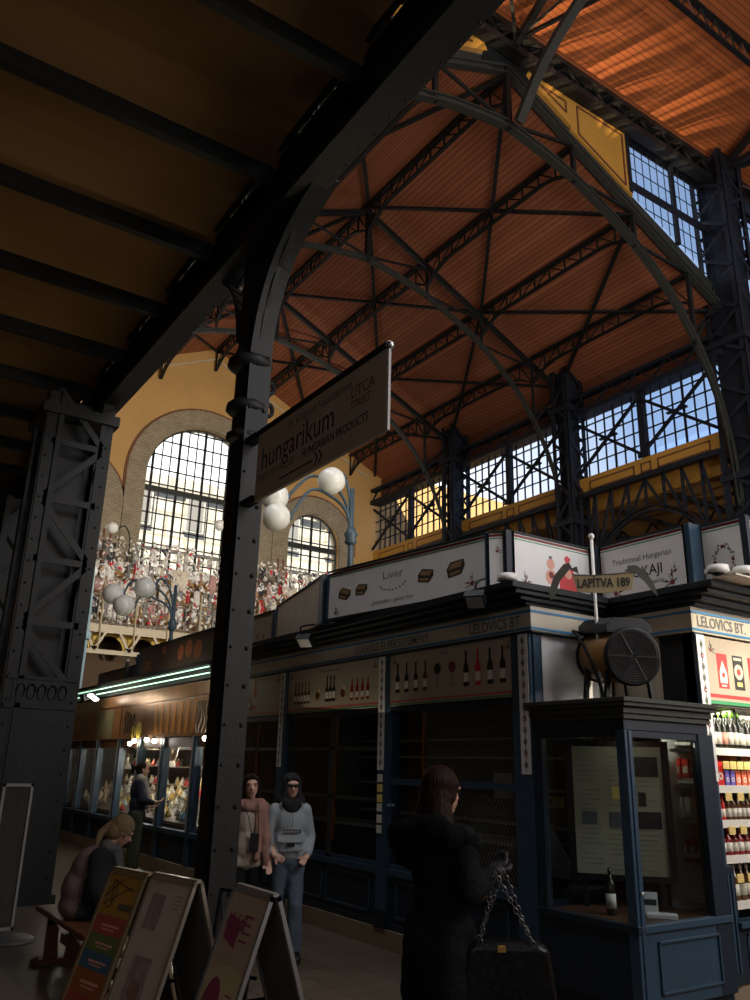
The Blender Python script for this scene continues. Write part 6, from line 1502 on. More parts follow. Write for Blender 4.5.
# poster stand at the left edge
t = thing('poster_stand', (1.85, 9.2, 0), 'aluminium framed poster stand on a round foot at the left edge', 'stand')
mb = MB(); mb.lathe([(0.26, 0), (0.26, 0.02), (0.20, 0.05), (0.05, 0.07)], (2.02, 9.25, 0), mat('stand_grey', (0.07, 0.07, 0.07), 0.5), 24); mb.build('foot', t)
mb = MB(); mb.box(1.78, 2.04, 9.19, 9.205, 0.14, 1.44, mat('dim_poster', (0.045, 0.040, 0.033), 0.8, 0, 0.4, 5, spec=0.1)); mb.build('poster_sheet', t)
mb = MB()
for a, b, c, d in ((1.76, 2.05, 1.42, 1.45), (1.76, 2.05, 0.11, 0.14), (1.76, 1.785, 0.11, 1.45), (2.025, 2.05, 0.11, 1.45)): mb.box(a, b, 9.175, 9.2, c, d, STEELG)
mb.box(1.90, 1.94, 9.2, 9.24, 0.05, 1.3, STEELG); mb.build('frame', t)
# bench
BENW = mat('bench_wood', (0.11, 0.040, 0.018), 0.4, 0, 0.35, 7, 0.2, 40)
t = thing('wooden_bench', (2.25, 7.4, 0), 'reddish brown wooden bench with a cut-out end board, under the seated woman', 'bench')
mb = MB(); mb.box(2.05, 2.45, 6.3, 8.42, 0.39, 0.43, BENW); mb.build('seat', t, bevel=0.006)
for y in (8.12, 6.6):
    mb = MB(); mb.prism([(2.06, 0.07), (2.04, 0.0), (2.00, 0.0), (2.0, 0.05)], (0, y, 0), X, Z, (0, 0.04, 0), BENW)
    mb.prism([(2.10, 0.05), (2.22, 0.05), (2.20, 0.20), (2.20, 0.28), (2.10, 0.39)], (0, y, 0), X, Z, (0, 0.04, 0), BENW); mb.prism([(2.40, 0.05), (2.28, 0.05), (2.30, 0.20), (2.30, 0.28), (2.40, 0.39)], (0, y, 0), X, Z, (0, 0.04, 0), BENW)
    mb.box(2.10, 2.40, y, y+0.04, 0.31, 0.39, BENW); mb.box(2.02, 2.48, y-0.03, y+0.07, 0.0, 0.05, BENW); mb.build('end_board', t)
mb = MB(); mb.box(2.23, 2.27, 6.6, 8.15, 0.16, 0.24, BENW); mb.build('stretcher', t)

# ================================================================== PEOPLE
def capsule(bm_v, bm_f, p0, p1, r0, r1, n=12, sc=None):
    p0, p1 = V(p0), V(p1); d = p1-p0; L = d.length
    if L < 1e-5: d = V((0, 0, 1)); L = 1e-5
    d = d/L; a = V((1, 0, 0)) if abs(d.x) < 0.8 else V((0, 1, 0)); u = d.cross(a).normalized(); v = d.cross(u)
    prof = []
    for i in range(5): th = -PI/2 + (PI/2)*i/4; prof.append((r0*math.cos(th), r0*math.sin(th), 0))
    for i in range(5): th = (PI/2)*i/4; prof.append((r1*math.cos(th), r1*math.sin(th), 1))
    o = len(bm_v)
    for r, z, e in prof:
        b = p0 if e == 0 else p1
        for k in range(n):
            q = b + d*z + max(r, 1e-4)*(math.cos(2*PI*k/n)*u + math.sin(2*PI*k/n)*v); bm_v.append(tuple(q))
    for i in range(len(prof)-1):
        for k in range(n): bm_f.append((o+i*n+k, o+i*n+(k+1) % n, o+(i+1)*n+(k+1) % n, o+(i+1)*n+k))
    bm_f.append(tuple(o+k for k in range(n-1, -1, -1))); bm_f.append(tuple(o+(len(prof)-1)*n+k for k in range(n)))
def ellip(bm_v, bm_f, c, r, rot=0.0, n=18):
    c = V(c); o = len(bm_v); k = 10; ca, sa = math.cos(rot), math.sin(rot)
    for i in range(k+1):
        th = PI*i/k
        for j in range(n):
            ph = 2*PI*j/n; x = r[0]*max(math.sin(th), 1e-3)*math.cos(ph); y = r[1]*max(math.sin(th), 1e-3)*math.sin(ph); z = r[2]*math.cos(th)
            bm_v.append((c.x + x*ca + z*sa, c.y + y, c.z - x*sa + z*ca))   # pitch about y
    for i in range(k):
        for j in range(n): bm_f.append((o+i*n+j, o+(i+1)*n+j, o+(i+1)*n+(j+1) % n, o+i*n+(j+1) % n))
    bm_f.append(tuple(o+j for j in range(n-1, -1, -1))); bm_f.append(tuple(o+k*n+j for j in range(n)))
def slim(prims, k=0.84, kr=0.9, z0=1.46):
    """narrow a figure sideways below the neck"""
    out = []
    for p in prims:
        if p[0] == 'c':
            if max(V(p[1]).z, V(p[2]).z) > z0: out.append(p); continue
            a, b = V(p[1]), V(p[2]); a.y *= k; b.y *= k; q = kr if max(p[3], p[4]) > 0.04 else 1.0; out.append(('c', a, b, p[3]*q, p[4]*q))
        else:
            if V(p[1]).z > z0: out.append(p); continue
            c = V(p[1]); c.y *= k; out.append(('e', c, (p[2][0]*0.93, p[2][1]*k, p[2][2]), p[3]))
    return out
def blob(name, prims, mt, parent, vox=0.011, sm=4, disp=0.0):
    """fuse capsules ('c', p0, p1, r0, r1) and ellipsoids ('e', centre, radii, pitch) into one continuous skin"""
    vs, fs = [], []
    for p in prims:
        if p[0] == 'c': capsule(vs, fs, *p[1:])
        else: ellip(vs, fs, *p[1:])
    me = bpy.data.meshes.new(name); me.from_pydata(vs, [], fs); bm = bmesh.new(); bm.from_mesh(me); bmesh.ops.recalc_face_normals(bm, faces=bm.faces); bm.to_mesh(me); bm.free()
    o = bpy.data.objects.new(name, me); COL.objects.link(o)
    r = o.modifiers.new('r', 'REMESH'); r.mode = 'VOXEL'; r.voxel_size = vox
    s = o.modifiers.new('s', 'SMOOTH'); s.iterations = sm; s.factor = 0.6
    if disp:
        tx = bpy.data.textures.new('fold', 'CLOUDS'); tx.noise_scale = 0.09
        dm = o.modifiers.new('d', 'DISPLACE'); dm.texture = tx; dm.strength = disp; dm.mid_level = 0.5
    dg = bpy.context.evaluated_depsgraph_get(); m2 = bpy.data.meshes.new_from_object(o.evaluated_get(dg)); bpy.data.objects.remove(o)
    m2.materials.clear(); m2.materials.append(mt)
    for p in m2.polygons: p.use_smooth = True; p.material_index = 0
    q = bpy.data.objects.new(name, m2); COL.objects.link(q); q.parent = parent
    return q
SKIN = mat('skin', (0.46, 0.26, 0.18), 0.55, 0, 0.06, 12); SKINP = mat('skin_pale', (0.50, 0.30, 0.22), 0.55, 0, 0.06, 12)
LIP = mat('lips', (0.30, 0.07, 0.06), 0.45); EYEM = mat('eye_dark', (0.02, 0.015, 0.012), 0.2)
def hand_prims(w, d, side=V((0, 1, 0)), curl=0.35, s=1.0):
    """palm, four unequal bent fingers and a thumb; w wrist, d pointing direction, side across the palm"""
    w, d = V(w), V(d).normalized(); side = V(side); side = (side - d*side.dot(d)).normalized(); nrm = d.cross(side).normalized()
    P_ = [('c', w, w+d*0.03*s, 0.024*s, 0.026*s)]
    for k, off in enumerate((-0.027, -0.009, 0.009, 0.026)):
        P_.append(('c', w+d*0.02*s+side*off*s*0.7, w+d*0.085*s+side*off*s, 0.013*s, 0.0105*s))
        Ln = (0.060, 0.070, 0.066, 0.050)[k]*s; a = w+d*0.085*s+side*off*s
        d1 = (d+nrm*curl).normalized(); d2 = (d+nrm*curl*2.6).normalized(); b = a+d1*Ln*0.55; c = b+d2*Ln*0.5
        P_.append(('c', a, b, 0.0095*s, 0.0085*s)); P_.append(('c', b, c, 0.0085*s, 0.0068*s))
    a = w+d*0.025*s-side*0.025*s; b = a+(d*0.6-side*0.75).normalized()*0.040*s; c = b+(d*0.9-side*0.2+nrm*0.3).normalized()*0.032*s
    P_ += [('c', a, b, 0.0125*s, 0.0105*s), ('c', b, c, 0.0105*s, 0.008*s)]
    return P_
def head_prims(c, pitch=0.0, s=1.0):
    """c = head centre; the face looks towards +x (local)"""
    c = V(c); ca, sa = math.cos(pitch), math.sin(pitch)
    def R(x, y, z): return c + V((x*ca + z*sa, y, -x*sa + z*ca))*s
    P_ = [('e', R(-0.012, 0, 0.028), (0.093*s, 0.074*s, 0.088*s), pitch), ('e', R(0.018, 0, -0.02), (0.068*s, 0.062*s, 0.085*s), pitch), ('e', R(0.040, 0, -0.078), (0.034*s, 0.036*s, 0.030*s), pitch),
          ('c', R(0.078, 0, 0.012), R(0.098, 0, -0.022), 0.008*s, 0.013*s), ('c', R(0.076, -0.012, -0.058), R(0.076, 0.012, -0.058), 0.009*s, 0.009*s),
          ('c', R(-0.002, 0.076, 0.01), R(-0.006, 0.076, -0.02), 0.012*s, 0.009*s), ('c', R(-0.002, -0.076, 0.01), R(-0.006, -0.076, -0.02), 0.012*s, 0.009*s),
          ('c', R(0.072, -0.045, 0.028), R(0.080, -0.012, 0.030), 0.010*s, 0.009*s), ('c', R(0.072, 0.045, 0.028), R(0.080, 0.012, 0.030), 0.010*s, 0.009*s)]
    return P_, R
def face_bits(parent, R, glasses=False, s=1.0):
    for y in (-0.030, 0.030):
        if not glasses:
            mb = MB(); mb.ball(R(0.074, y, 0.010), 0.011*s, EYEM, 10, (0.7, 1.3, 0.6)); o = mbuild(mb, 'eye', parent)
            mb = MB(); mb.tube([R(0.082, y-0.018, 0.030), R(0.088, y, 0.035), R(0.080, y+0.018, 0.030)], 0.0035*s, EYEM, 6); mbuild(mb, 'eyebrow', parent)
    mb = MB(); mb.tube([R(0.080, -0.022, -0.056), R(0.087, -0.008, -0.053), R(0.088, 0.008, -0.053), R(0.080, 0.022, -0.056)], [0.003*s, 0.006*s, 0.006*s, 0.003*s], LIP, 7); mbuild(mb, 'mouth', parent)
def mbuild(mb, name, parent):
    """build in the parent's own (local) coordinates, before it is moved"""
    o = mb.build(name); o.parent = parent; return o
def limb(*pts): 
    out = []
    for (a, ra), (b, rb) in zip(pts[:-1], pts[1:]): out.append(('c', a, b, ra, rb))
    return out
def person(loc, rotz, label):
    return thing('person', loc, label, 'person'), rotz

# (a) woman in a long black coat, three-quarter back view, bag on her right forearm. local +x = her facing
ro, _ = person((0, 0, 0), 0, 'woman in a long black fluffy-hooded coat seen from behind, carrying a black chain handbag')
hp, R = head_prims((0.02, 0, 1.575), 0.05)
body = hp + limb(((0, 0, 1.52), 0.055), ((-0.01, 0, 1.40), 0.06)) + [('e', (0, 0, 1.28), (0.11, 0.17, 0.17), 0), ('e', (0, 0, 1.05), (0.11, 0.14, 0.16), 0), ('e', (0, 0, 0.92), (0.12, 0.17, 0.13), 0)]
for s in (-1, 1):
    body += limb(((0, s*0.09, 0.88), 0.085), ((0.02, s*0.09, 0.48), 0.055), ((0.0, s*0.09, 0.10), 0.038)) + limb(((0.0, s*0.09, 0.08), 0.038), ((0.10, s*0.10, 0.035), 0.032))
body += limb(((0, -0.17, 1.36), 0.055), ((-0.01, -0.24, 1.13), 0.043), ((0.20, -0.20, 1.20), 0.03)) + hand_prims((0.20, -0.20, 1.20), (0.9, 0.4, 0.3), (0, 1, 0.1), 0.7)
body += limb(((0, 0.17, 1.36), 0.055), ((0.05, 0.19, 1.08), 0.043), ((0.22, 0.05, 1.05), 0.03)) + hand_prims((0.22, 0.05, 1.05), (0.6, -0.6, 0.1), (0, 1, 0), 0.6)
blob('body', slim(body, 0.9, 0.92), SKIN, ro, 0.008, 2); face_bits(ro, R)
COATB = mat('black_coat', (0.0055, 0.0055, 0.006), 0.9, 0, 0.3, 20, 0.6, 60, spec=0.15); FURB = mat('black_fur', (0.0045, 0.0045, 0.005), 1.0, 0, 0.3, 60, 1.0, 120, spec=0.1)
coat = [('e', (0, 0, 1.27), (0.15, 0.205, 0.20), 0), ('e', (0, 0, 1.0), (0.14, 0.175, 0.24), 0), ('e', (0, 0, 0.80), (0.15, 0.185, 0.22), 0)]
for s in (-0.6, -0.2, 0.2, 0.6): coat += [('c', (0.03, s*0.16, 0.95), (0.03, s*0.18, 0.66), 0.105, 0.11), ('c', (-0.04, s*0.16, 0.95), (-0.05, s*0.18, 0.66), 0.105, 0.11)]
coat += limb(((0, -0.17, 1.36), 0.085), ((-0.01, -0.24, 1.13), 0.072), ((0.17, -0.21, 1.19), 0.056)) + limb(((0, 0.17, 1.36), 0.085), ((0.05, 0.19, 1.10), 0.07), ((0.19, 0.08, 1.06), 0.052))
coat += [('e', (-0.02, 0, 0.86), (0.175, 0.20, 0.20), 0)]
blob('glove', hand_prims((0.20, -0.20*0.9, 1.20), (0.9, 0.4, 0.3), (0, 1, 0.1), 0.7, 1.12)[:4] + [('c', (0.19, -0.18, 1.195), (0.22, -0.165, 1.205), 0.036, 0.034)] + [(q[0], q[1], q[2], q[3]*1.7, q[4]*1.7) for q in hand_prims((0.20, -0.20*0.9, 1.20), (0.9, 0.4, 0.3), (0, 1, 0.1), 0.7)], BLACKP, ro, 0.007, 1)
blob('coat', slim(coat, 0.9, 0.92), COATB, ro, 0.014, 5, 0.02)
hood = [('c', (-0.12, -0.12, 1.40), (-0.15, 0.13, 1.37), 0.09, 0.09), ('c', (-0.12, 0.15, 1.35), (0.00, 0.22, 1.28), 0.095, 0.11), ('c', (-0.10, -0.14, 1.38), (0.02, -0.19, 1.34), 0.085, 0.07), ('c', (0.02, 0.18, 1.30), (0.12, 0.10, 1.32), 0.08, 0.06), ('c', (0.02, -0.18, 1.33), (0.12, -0.10, 1.32), 0.07, 0.06), ('e', (-0.03, 0, 1.42), (0.11, 0.13, 0.09), 0)]
blob('fur_hood', slim(hood, 0.92, 0.95), FURB, ro, 0.014, 3, 0.035)
HAIRB = hair_mat('dark_brown_hair', (0.016, 0.0065, 0.0035))
hair = [('e', R(-0.028, 0, 0.040), (0.106, 0.094, 0.098), 0.05), ('e', R(-0.05, 0, -0.03), (0.088, 0.094, 0.11), 0.05), ('c', R(-0.06, -0.03, -0.06), R(-0.07, -0.05, -0.17), 0.07, 0.08), ('c', R(-0.06, 0.03, -0.06), R(-0.07, 0.05, -0.17), 0.07, 0.08), ('c', R(0.02, -0.066, 0.04), R(-0.01, -0.078, -0.03), 0.024, 0.02), ('c', R(0.02, 0.066, 0.04), R(-0.0, 0.078, -0.03), 0.024, 0.02)]
blob('hair', hair, HAIRB, ro, 0.008, 4)
tr = []
for s in (-1, 1): tr += limb(((0, s*0.075, 0.86), 0.085), ((0.02, s*0.08, 0.48), 0.070), ((0.0, s*0.09, 0.12), 0.065))
blob('trousers', tr, mat('black_trousers', (0.006, 0.006, 0.007), 0.8, spec=0.2), ro, 0.014, 4)
for s in (-1, 1): blob('boot', limb(((0.0, s*0.09, 0.22), 0.06), ((0.0, s*0.09, 0.07), 0.055), ((0.13, s*0.10, 0.045), 0.042)), BLACKP, ro, 0.012, 3)
ro.rotation_euler[2] = math.radians(4); ro.location = (2.80, 3.50, 0)

# her handbag hangs from the right forearm: a thing of its own
hb = thing('handbag', (0, 0, 0), 'large black quilted leather handbag on two chain straps', 'handbag')
LEATH = mat('black_leather', (0.004, 0.004, 0.0045), 0.38, 0, 0.2, 15, 0.5, 30, spec=0.25)
mb = MB(); mb.prism([(-0.20, 0.0), (0.20, 0.0), (0.235, 0.06), (0.20, 0.30), (0.15, 0.325), (-0.15, 0.325), (-0.20, 0.30), (-0.235, 0.06)], (0, -0.065, 0), X, Z, (0, 0.13, 0), LEATH)
o = mbuild(mb, 'bag_body', hb); bv = o.modifiers.new('b', 'BEVEL'); bv.width = 0.035; bv.segments = 4
mb = MB()
for k in range(-4, 5): mb.bar((k*0.06-0.10 if abs(k*0.06-0.1) < 0.2 else 0, -0.066, 0.04), (k*0.06+0.06 if abs(k*0.06+0.06) < 0.2 else 0, -0.066, 0.27), 0.004, 0.004, LEATH)
mbuild(mb, 'quilting', hb)
mb = MB(); mb.box(-0.05, -0.01, -0.078, -0.064, 0.285, 0.315, GOLDM); mb.box(-0.04, -0.02, -0.084, -0.078, 0.29, 0.31, GOLDM); mbuild(mb, 'gold_clasp', hb)
STEELD = mat('dull_steel', (0.16, 0.16, 0.16), 0.35, 0.9)
for yy, tx_ in ((-0.05, -0.055), (0.05, 0.045)):
    for s in (-1, 1):
        mb = MB(); a, b = V((s*0.13, yy, 0.31)), V((-0.02+tx_*0.5, yy*0.4, 0.63)); n = 14
        for i in range(n):
            p = a.lerp(b, (i+0.5)/n); dd = (b-a).normalized(); L2 = (b-a).length/n*0.62; sd = (V((0, 1, 0)) if i % 2 else V((1, 0, 0)))
            sd = (sd - dd*sd.dot(dd)).normalized()
            mb.tube([p + dd*L2*math.cos(q*PI/4) + sd*0.009*math.sin(q*PI/4) for q in range(9)], 0.0026, STEELD, 5)
        mbuild(mb, 'chain_strap', hb)
hb.rotation_euler[2] = math.radians(-35)
hb.location = (3.00, 3.25, 0.59)

# (b) woman in a pale grey anorak with sunglasses, walking towards the camera
ro, _ = person((0, 0, 0), 0, 'woman with sunglasses, black headscarf, pale grey anorak and flared jeans')
hp, R = head_prims((0.02, 0, 1.575), 0.02)
body = hp + limb(((0, 0, 1.52), 0.05), ((-0.01, 0, 1.40), 0.06)) + [('e', (0, 0, 1.26), (0.10, 0.155, 0.17), 0), ('e', (0, 0, 1.05), (0.10, 0.13, 0.16), 0), ('e', (0, 0, 0.92), (0.12, 0.16, 0.13), 0)]
body += limb(((0, 0.085, 0.88), 0.085), ((0.10, 0.085, 0.50), 0.055), ((0.02, 0.085, 0.11), 0.038)) + limb(((0.02, 0.085, 0.09), 0.038), ((0.14, 0.095, 0.045), 0.03))
body += limb(((0, -0.085, 0.88), 0.085), ((-0.02, -0.085, 0.48), 0.055), ((-0.16, -0.085, 0.13), 0.038)) + limb(((-0.16, -0.085, 0.10), 0.038), ((-0.06, -0.09, 0.04), 0.03))
body += limb(((0, 0.17, 1.36), 0.05), ((-0.03, 0.24, 1.10), 0.04), ((0.10, 0.20, 0.93), 0.028)) + hand_prims((0.10, 0.19, 0.93), (0.5, -0.5, -0.5), (0, 0.5, 0), 0.5)
body += limb(((0, -0.17, 1.36), 0.05), ((-0.03, -0.24, 1.10), 0.04), ((0.12, -0.19, 0.95), 0.028)) + hand_prims((0.12, -0.18, 0.95), (0.4, 0.6, -0.3), (0, 0.4, 0.4), 0.5)
blob('body', slim(body, 0.8, 0.88, 1.45), SKINP, ro, 0.008, 2); face_bits(ro, R, True)
ANOR = mat('grey_anorak', (0.27, 0.31, 0.335), 0.75, 0, 0.1, 8, 0.4, 12, spec=0.2)
an = [('e', (0, 0, 1.25), (0.145, 0.20, 0.20), 0), ('e', (0.01, 0, 1.05), (0.155, 0.195, 0.20), 0), ('c', (0.0, -0.10, 0.94), (0.0, 0.10, 0.94), 0.125, 0.125), ('c', (0.05, -0.07, 1.40), (0.05, 0.07, 1.40), 0.07, 0.07)]
an += limb(((0, 0.175, 1.35), 0.085), ((-0.03, 0.26, 1.10), 0.072), ((0.07, 0.22, 0.97), 0.058)) + limb(((0, -0.175, 1.35), 0.085), ((-0.03, -0.26, 1.10), 0.072), ((0.07, -0.22, 0.97), 0.058))
blob('anorak', slim(an, 0.78, 0.84, 1.45), ANOR, ro, 0.012, 5, 0.012)
mb = MB(); mb.box(0.142, 0.164, -0.11, 0.11, 0.985, 1.0, mat('grey_anorak_seam', (0.16, 0.18, 0.20), 0.7)); mb.prism([(-0.13, 1.13), (0.13, 1.13), (0.13, 1.075), (0, 1.055), (-0.13, 1.075)], (0.146, 0, 0), Y, Z, (0.016, 0, 0), ANOR); mb.box(0.163, 0.168, -0.002, 0.002, 1.2, 1.38, BLACKP); mbuild(mb, 'pouch_flap', ro)
mb = MB(); mb.box(0.15, 0.168, -0.08, 0.08, 1.145, 1.18, BLACKP); mb.box(0.152, 0.170, -0.04, 0.03, 1.03, 1.065, BLACKP)
for q in range(9): mb.box(0.168, 0.1695, -0.072+q*0.016, -0.063+q*0.016, 1.153, 1.172, ALU)
mbuild(mb, 'logo_patch', ro)
SCB = mat('black_headscarf', (0.006, 0.006, 0.007), 0.9, 0, 0.2, 20, 0.4, 30)
sc = [('e', R(-0.028, 0, 0.035), (0.100, 0.094, 0.098), 0.0), ('e', R(-0.045, 0, -0.05), (0.09, 0.098, 0.10), 0.0), ('c', (0.0, -0.09, 1.44), (0.0, 0.09, 1.44), 0.075, 0.075), ('c', (0.07, -0.05, 1.41), (0.07, 0.05, 1.41), 0.065, 0.065), ('e', (0.06, 0, 1.37), (0.08, 0.10, 0.07), 0), ('c', R(0.03, 0.066, 0.05), R(0.03, 0.07, -0.09), 0.022, 0.028), ('c', R(0.03, -0.066, 0.05), R(0.03, -0.07, -0.09), 0.022, 0.028), ('c', R(0.055, -0.045, 0.072), R(0.062, 0.0, 0.080), 0.022, 0.024), ('c', R(0.062, 0.0, 0.080), R(0.055, 0.045, 0.072), 0.024, 0.022)]
blob('headscarf', slim(sc, 0.85, 0.9, 1.45), SCB, ro, 0.008, 4)
mb = MB()
for y in (-0.032, 0.032): mb.prism([(y-0.028, -0.016), (y+0.028, -0.016), (y+0.031, 0.010), (y-0.031, 0.010)], R(0.092, 0, 0.010), Y, Z, (0.008, 0, 0), BLACKP)
mb.bar(R(0.095, -0.06, 0.018), R(0.095, 0.06, 0.018), 0.006, 0.008, BLACKP); mbuild(mb, 'sunglasses', ro)
JEAN = mat('blue_jeans', (0.060, 0.085, 0.115), 0.8, 0, 0.35, 9, 0.3, 60)
je = limb(((0, 0.085, 0.90), 0.11), ((0.10, 0.085, 0.50), 0.072), ((0.02, 0.09, 0.10), 0.10)) + limb(((0, -0.085, 0.90), 0.11), ((-0.02, -0.085, 0.48), 0.072), ((-0.15, -0.09, 0.14), 0.095)) + [('e', (0, 0, 0.90), (0.125, 0.17, 0.10), 0)]
blob('jeans', slim(je, 0.82, 0.9, 1.45), JEAN, ro, 0.012, 4, 0.015)
blob('boot', limb(((0.03, 0.09, 0.09), 0.05), ((0.15, 0.10, 0.045), 0.042)), BLACKP, ro, 0.01, 3); blob('boot', limb(((-0.14, -0.09, 0.10), 0.05), ((-0.03, -0.09, 0.045), 0.042)), BLACKP, ro, 0.01, 3)
ro.rotation_euler[2] = math.atan2(-7.3, -4.3) + 0.2; ro.location = (3.97, 7.24, 0); ro.scale = (0.95, 1.0, 0.95)

# (c) woman in a pink scarf half hidden by the post, phone pouch on a cord
ro, _ = person((0, 0, 0), 0, 'woman in a draped pink scarf and cream top, half behind the black post')
hp, R = head_prims((0.02, 0, 1.565), 0.0)
body = hp + limb(((0, 0, 1.51), 0.05), ((-0.01, 0, 1.38), 0.055)) + [('e', (0, 0, 1.25), (0.10, 0.15, 0.17), 0), ('e', (0, 0, 1.05), (0.10, 0.13, 0.16), 0), ('e', (0, 0, 0.92), (0.12, 0.16, 0.13), 0)]
for s in (-1, 1): body += limb(((0, s*0.085, 0.88), 0.085), ((0.02*s, s*0.085, 0.48), 0.055), ((-0.06*s, s*0.085, 0.10), 0.038)) + limb(((-0.06*s, s*0.085, 0.09), 0.038), ((-0.06*s+0.11, s*0.09, 0.04), 0.03))
body += limb(((0, 0.16, 1.34), 0.05), ((0.0, 0.24, 1.10), 0.04), ((0.12, 0.24, 0.90), 0.03)) + hand_prims((0.12, 0.24, 0.90), (0.5, 0.0, -0.9), (0.2, 1, 0), 0.4, 1.05)
body += limb(((0, -0.16, 1.34), 0.05), ((0.0, -0.22, 1.10), 0.04), ((0.10, -0.20, 0.90), 0.03)) + hand_prims((0.10, -0.20, 0.90), (0.3, 0.0, -0.9), (0.2, -1, 0), 0.4)
blob('body', slim(body, 0.84, 0.9, 1.44), SKINP, ro, 0.008, 2); face_bits(ro, R)
CRT = mat('cream_knit', (0.34, 0.29, 0.235), 0.9, 0, 0.1, 12, 0.5, 40); PINK = mat('pink_scarf', (0.24, 0.125, 0.10), 0.9, 0, 0.15, 10, 0.4, 30)
tp = [('e', (0.01, 0, 1.23), (0.13, 0.175, 0.20), 0), ('e', (0.02, 0, 1.02), (0.14, 0.185, 0.20), 0), ('c', (0.01, -0.10, 0.90), (0.01, 0.10, 0.90), 0.12, 0.12)] + limb(((0, -0.17, 1.34), 0.075), ((0, -0.23, 1.10), 0.062), ((0.08, -0.21, 0.95), 0.05))
blob('sweater', slim(tp, 0.84, 0.9, 1.44), CRT, ro, 0.012, 4, 0.01)
pk = [('c', (0.02, -0.10, 1.40), (0.02, 0.12, 1.40), 0.065, 0.075), ('c', (0.08, -0.06, 1.37), (0.09, 0.08, 1.37), 0.05, 0.06), ('c', (0.06, 0.13, 1.38), (0.08, 0.19, 1.10), 0.07, 0.075), ('c', (0.08, 0.19, 1.10), (0.12, 0.22, 0.86), 0.075, 0.05), ('c', (0.0, 0.17, 1.36), (-0.02, 0.25, 1.10), 0.08, 0.07), ('c', (-0.02, 0.25, 1.1), (0.06, 0.25, 0.94), 0.068, 0.055), ('c', (0.10, 0.08, 1.34), (0.14, 0.09, 0.92), 0.03, 0.035)]
blob('scarf', slim(pk, 0.84, 0.86, 1.44), PINK, ro, 0.012, 4, 0.02)
hr = [('e', R(-0.030, 0, 0.038), (0.094, 0.085, 0.088), 0.0), ('e', R(-0.05, 0, -0.05), (0.07, 0.085, 0.12), 0.0), ('c', R(0.03, 0.066, 0.05), R(0.0, 0.08, -0.12), 0.02, 0.026), ('c', R(0.03, -0.066, 0.05), R(0.0, -0.08, -0.12), 0.02, 0.026)]
hr += [('c', R(0.045, -0.048, 0.075), R(0.055, 0.0, 0.092), 0.022, 0.026), ('c', R(0.055, 0.0, 0.092), R(0.045, 0.048, 0.075), 0.026, 0.022)]
blob('hair', hr, hair_mat('near_black_hair', (0.016, 0.009, 0.006)), ro, 0.008, 4)
ft = []
for s in (-1, 1): ft += limb(((0, s*0.085, 0.86), 0.10), ((0.02*s, s*0.085, 0.48), 0.075), ((-0.06*s, s*0.085, 0.12), 0.07))
blob('trousers', ft, mat('black_trousers', (0.006, 0.006, 0.007), 0.8), ro, 0.012, 4)
for s in (-1, 1): blob('shoe', limb(((-0.06*s, s*0.085, 0.07), 0.045), ((-0.06*s+0.12, s*0.09, 0.04), 0.038)), BLACKP, ro, 0.01, 3)
ro.rotation_euler[2] = math.atan2(-7.3, -3.7) + 0.15; ro.location = (3.62, 7.40, 0); ro.scale = (0.95, 0.95, 0.95)
ph = thing('phone_pouch', (0, 0, 0), 'dark phone pouch hanging on a cord over the cream top', 'pouch')
mb = MB(); mb.box(0.175, 0.195, 0.0, 0.085, 0.98, 1.15, BLACKP); o = mbuild(mb, 'pouch', ph); bv = o.modifiers.new('b', 'BEVEL'); bv.width = 0.008; bv.segments = 3
mb = MB(); mb.tube(smooth([(0.185, 0.01, 1.15), (0.165, -0.03, 1.30), (0.12, -0.07, 1.42)], 4), 0.004, BLACKP, 6); mb.tube(smooth([(0.185, 0.075, 1.15), (0.175, 0.07, 1.30), (0.14, 0.06, 1.42)], 4), 0.004, BLACKP, 6); mbuild(mb, 'cord', ph)
ph.rotation_euler[2] = ro.rotation_euler[2]; ph.location = ro.location; ph.scale = ro.scale

# (d) woman in navy at the shop window
ro, _ = person((0, 0, 0), 0, 'woman in a navy coat, pale scarf and green trousers looking into the lit shop window')
hp, R = head_prims((0.03, 0, 1.555), 0.05)
body = hp + limb(((0, 0, 1.50), 0.05), ((-0.01, 0, 1.37), 0.055)) + [('e', (0, 0, 1.24), (0.10, 0.15, 0.17), 0), ('e', (0, 0, 1.0), (0.11, 0.14, 0.2), 0)]
for s in (-1, 1): body += limb(((0, s*0.085, 0.88), 0.085), ((0.02, s*0.085, 0.48), 0.055), ((0.0, s*0.085, 0.10), 0.038)) + limb(((0.0, s*0.085, 0.08), 0.036), ((0.11, s*0.09, 0.04), 0.03))
body += limb(((0, -0.16, 1.33), 0.05), ((0.06, -0.22, 1.10), 0.04), ((0.28, -0.14, 1.06), 0.03)) + hand_prims((0.28, -0.14, 1.06), (0.8, 0.3, 0.2), (0, 1, 0), 0.5)
body += limb(((0, 0.16, 1.33), 0.05), ((0.02, 0.22, 1.08), 0.04), ((0.22, 0.16, 0.98), 0.03)) + hand_prims((0.22, 0.16, 0.98), (0.8, -0.3, 0.1), (0, 1, 0), 0.5)
blob('body', slim(body, 0.88, 0.92, 1.43), SKIN, ro, 0.009, 2); face_bits(ro, R)
NC = mat('navy_coat', (0.010, 0.016, 0.032), 0.85, 0, 0.2, 12, 0.3, 20)
blob('coat', slim([('e', (-0.01, 0, 1.24), (0.145, 0.20, 0.20), 0), ('e', (0, 0, 1.02), (0.15, 0.195, 0.20), 0), ('e', (0, 0, 0.85), (0.155, 0.20, 0.18), 0)] + limb(((0, -0.17, 1.34), 0.08), ((0.06, -0.24, 1.10), 0.07), ((0.22, -0.17, 1.06), 0.055)) + limb(((0, 0.17, 1.34), 0.08), ((0.02, 0.24, 1.08), 0.07), ((0.17, 0.18, 0.99), 0.055)), 0.88, 0.92, 1.43), NC, ro, 0.013, 4, 0.012)
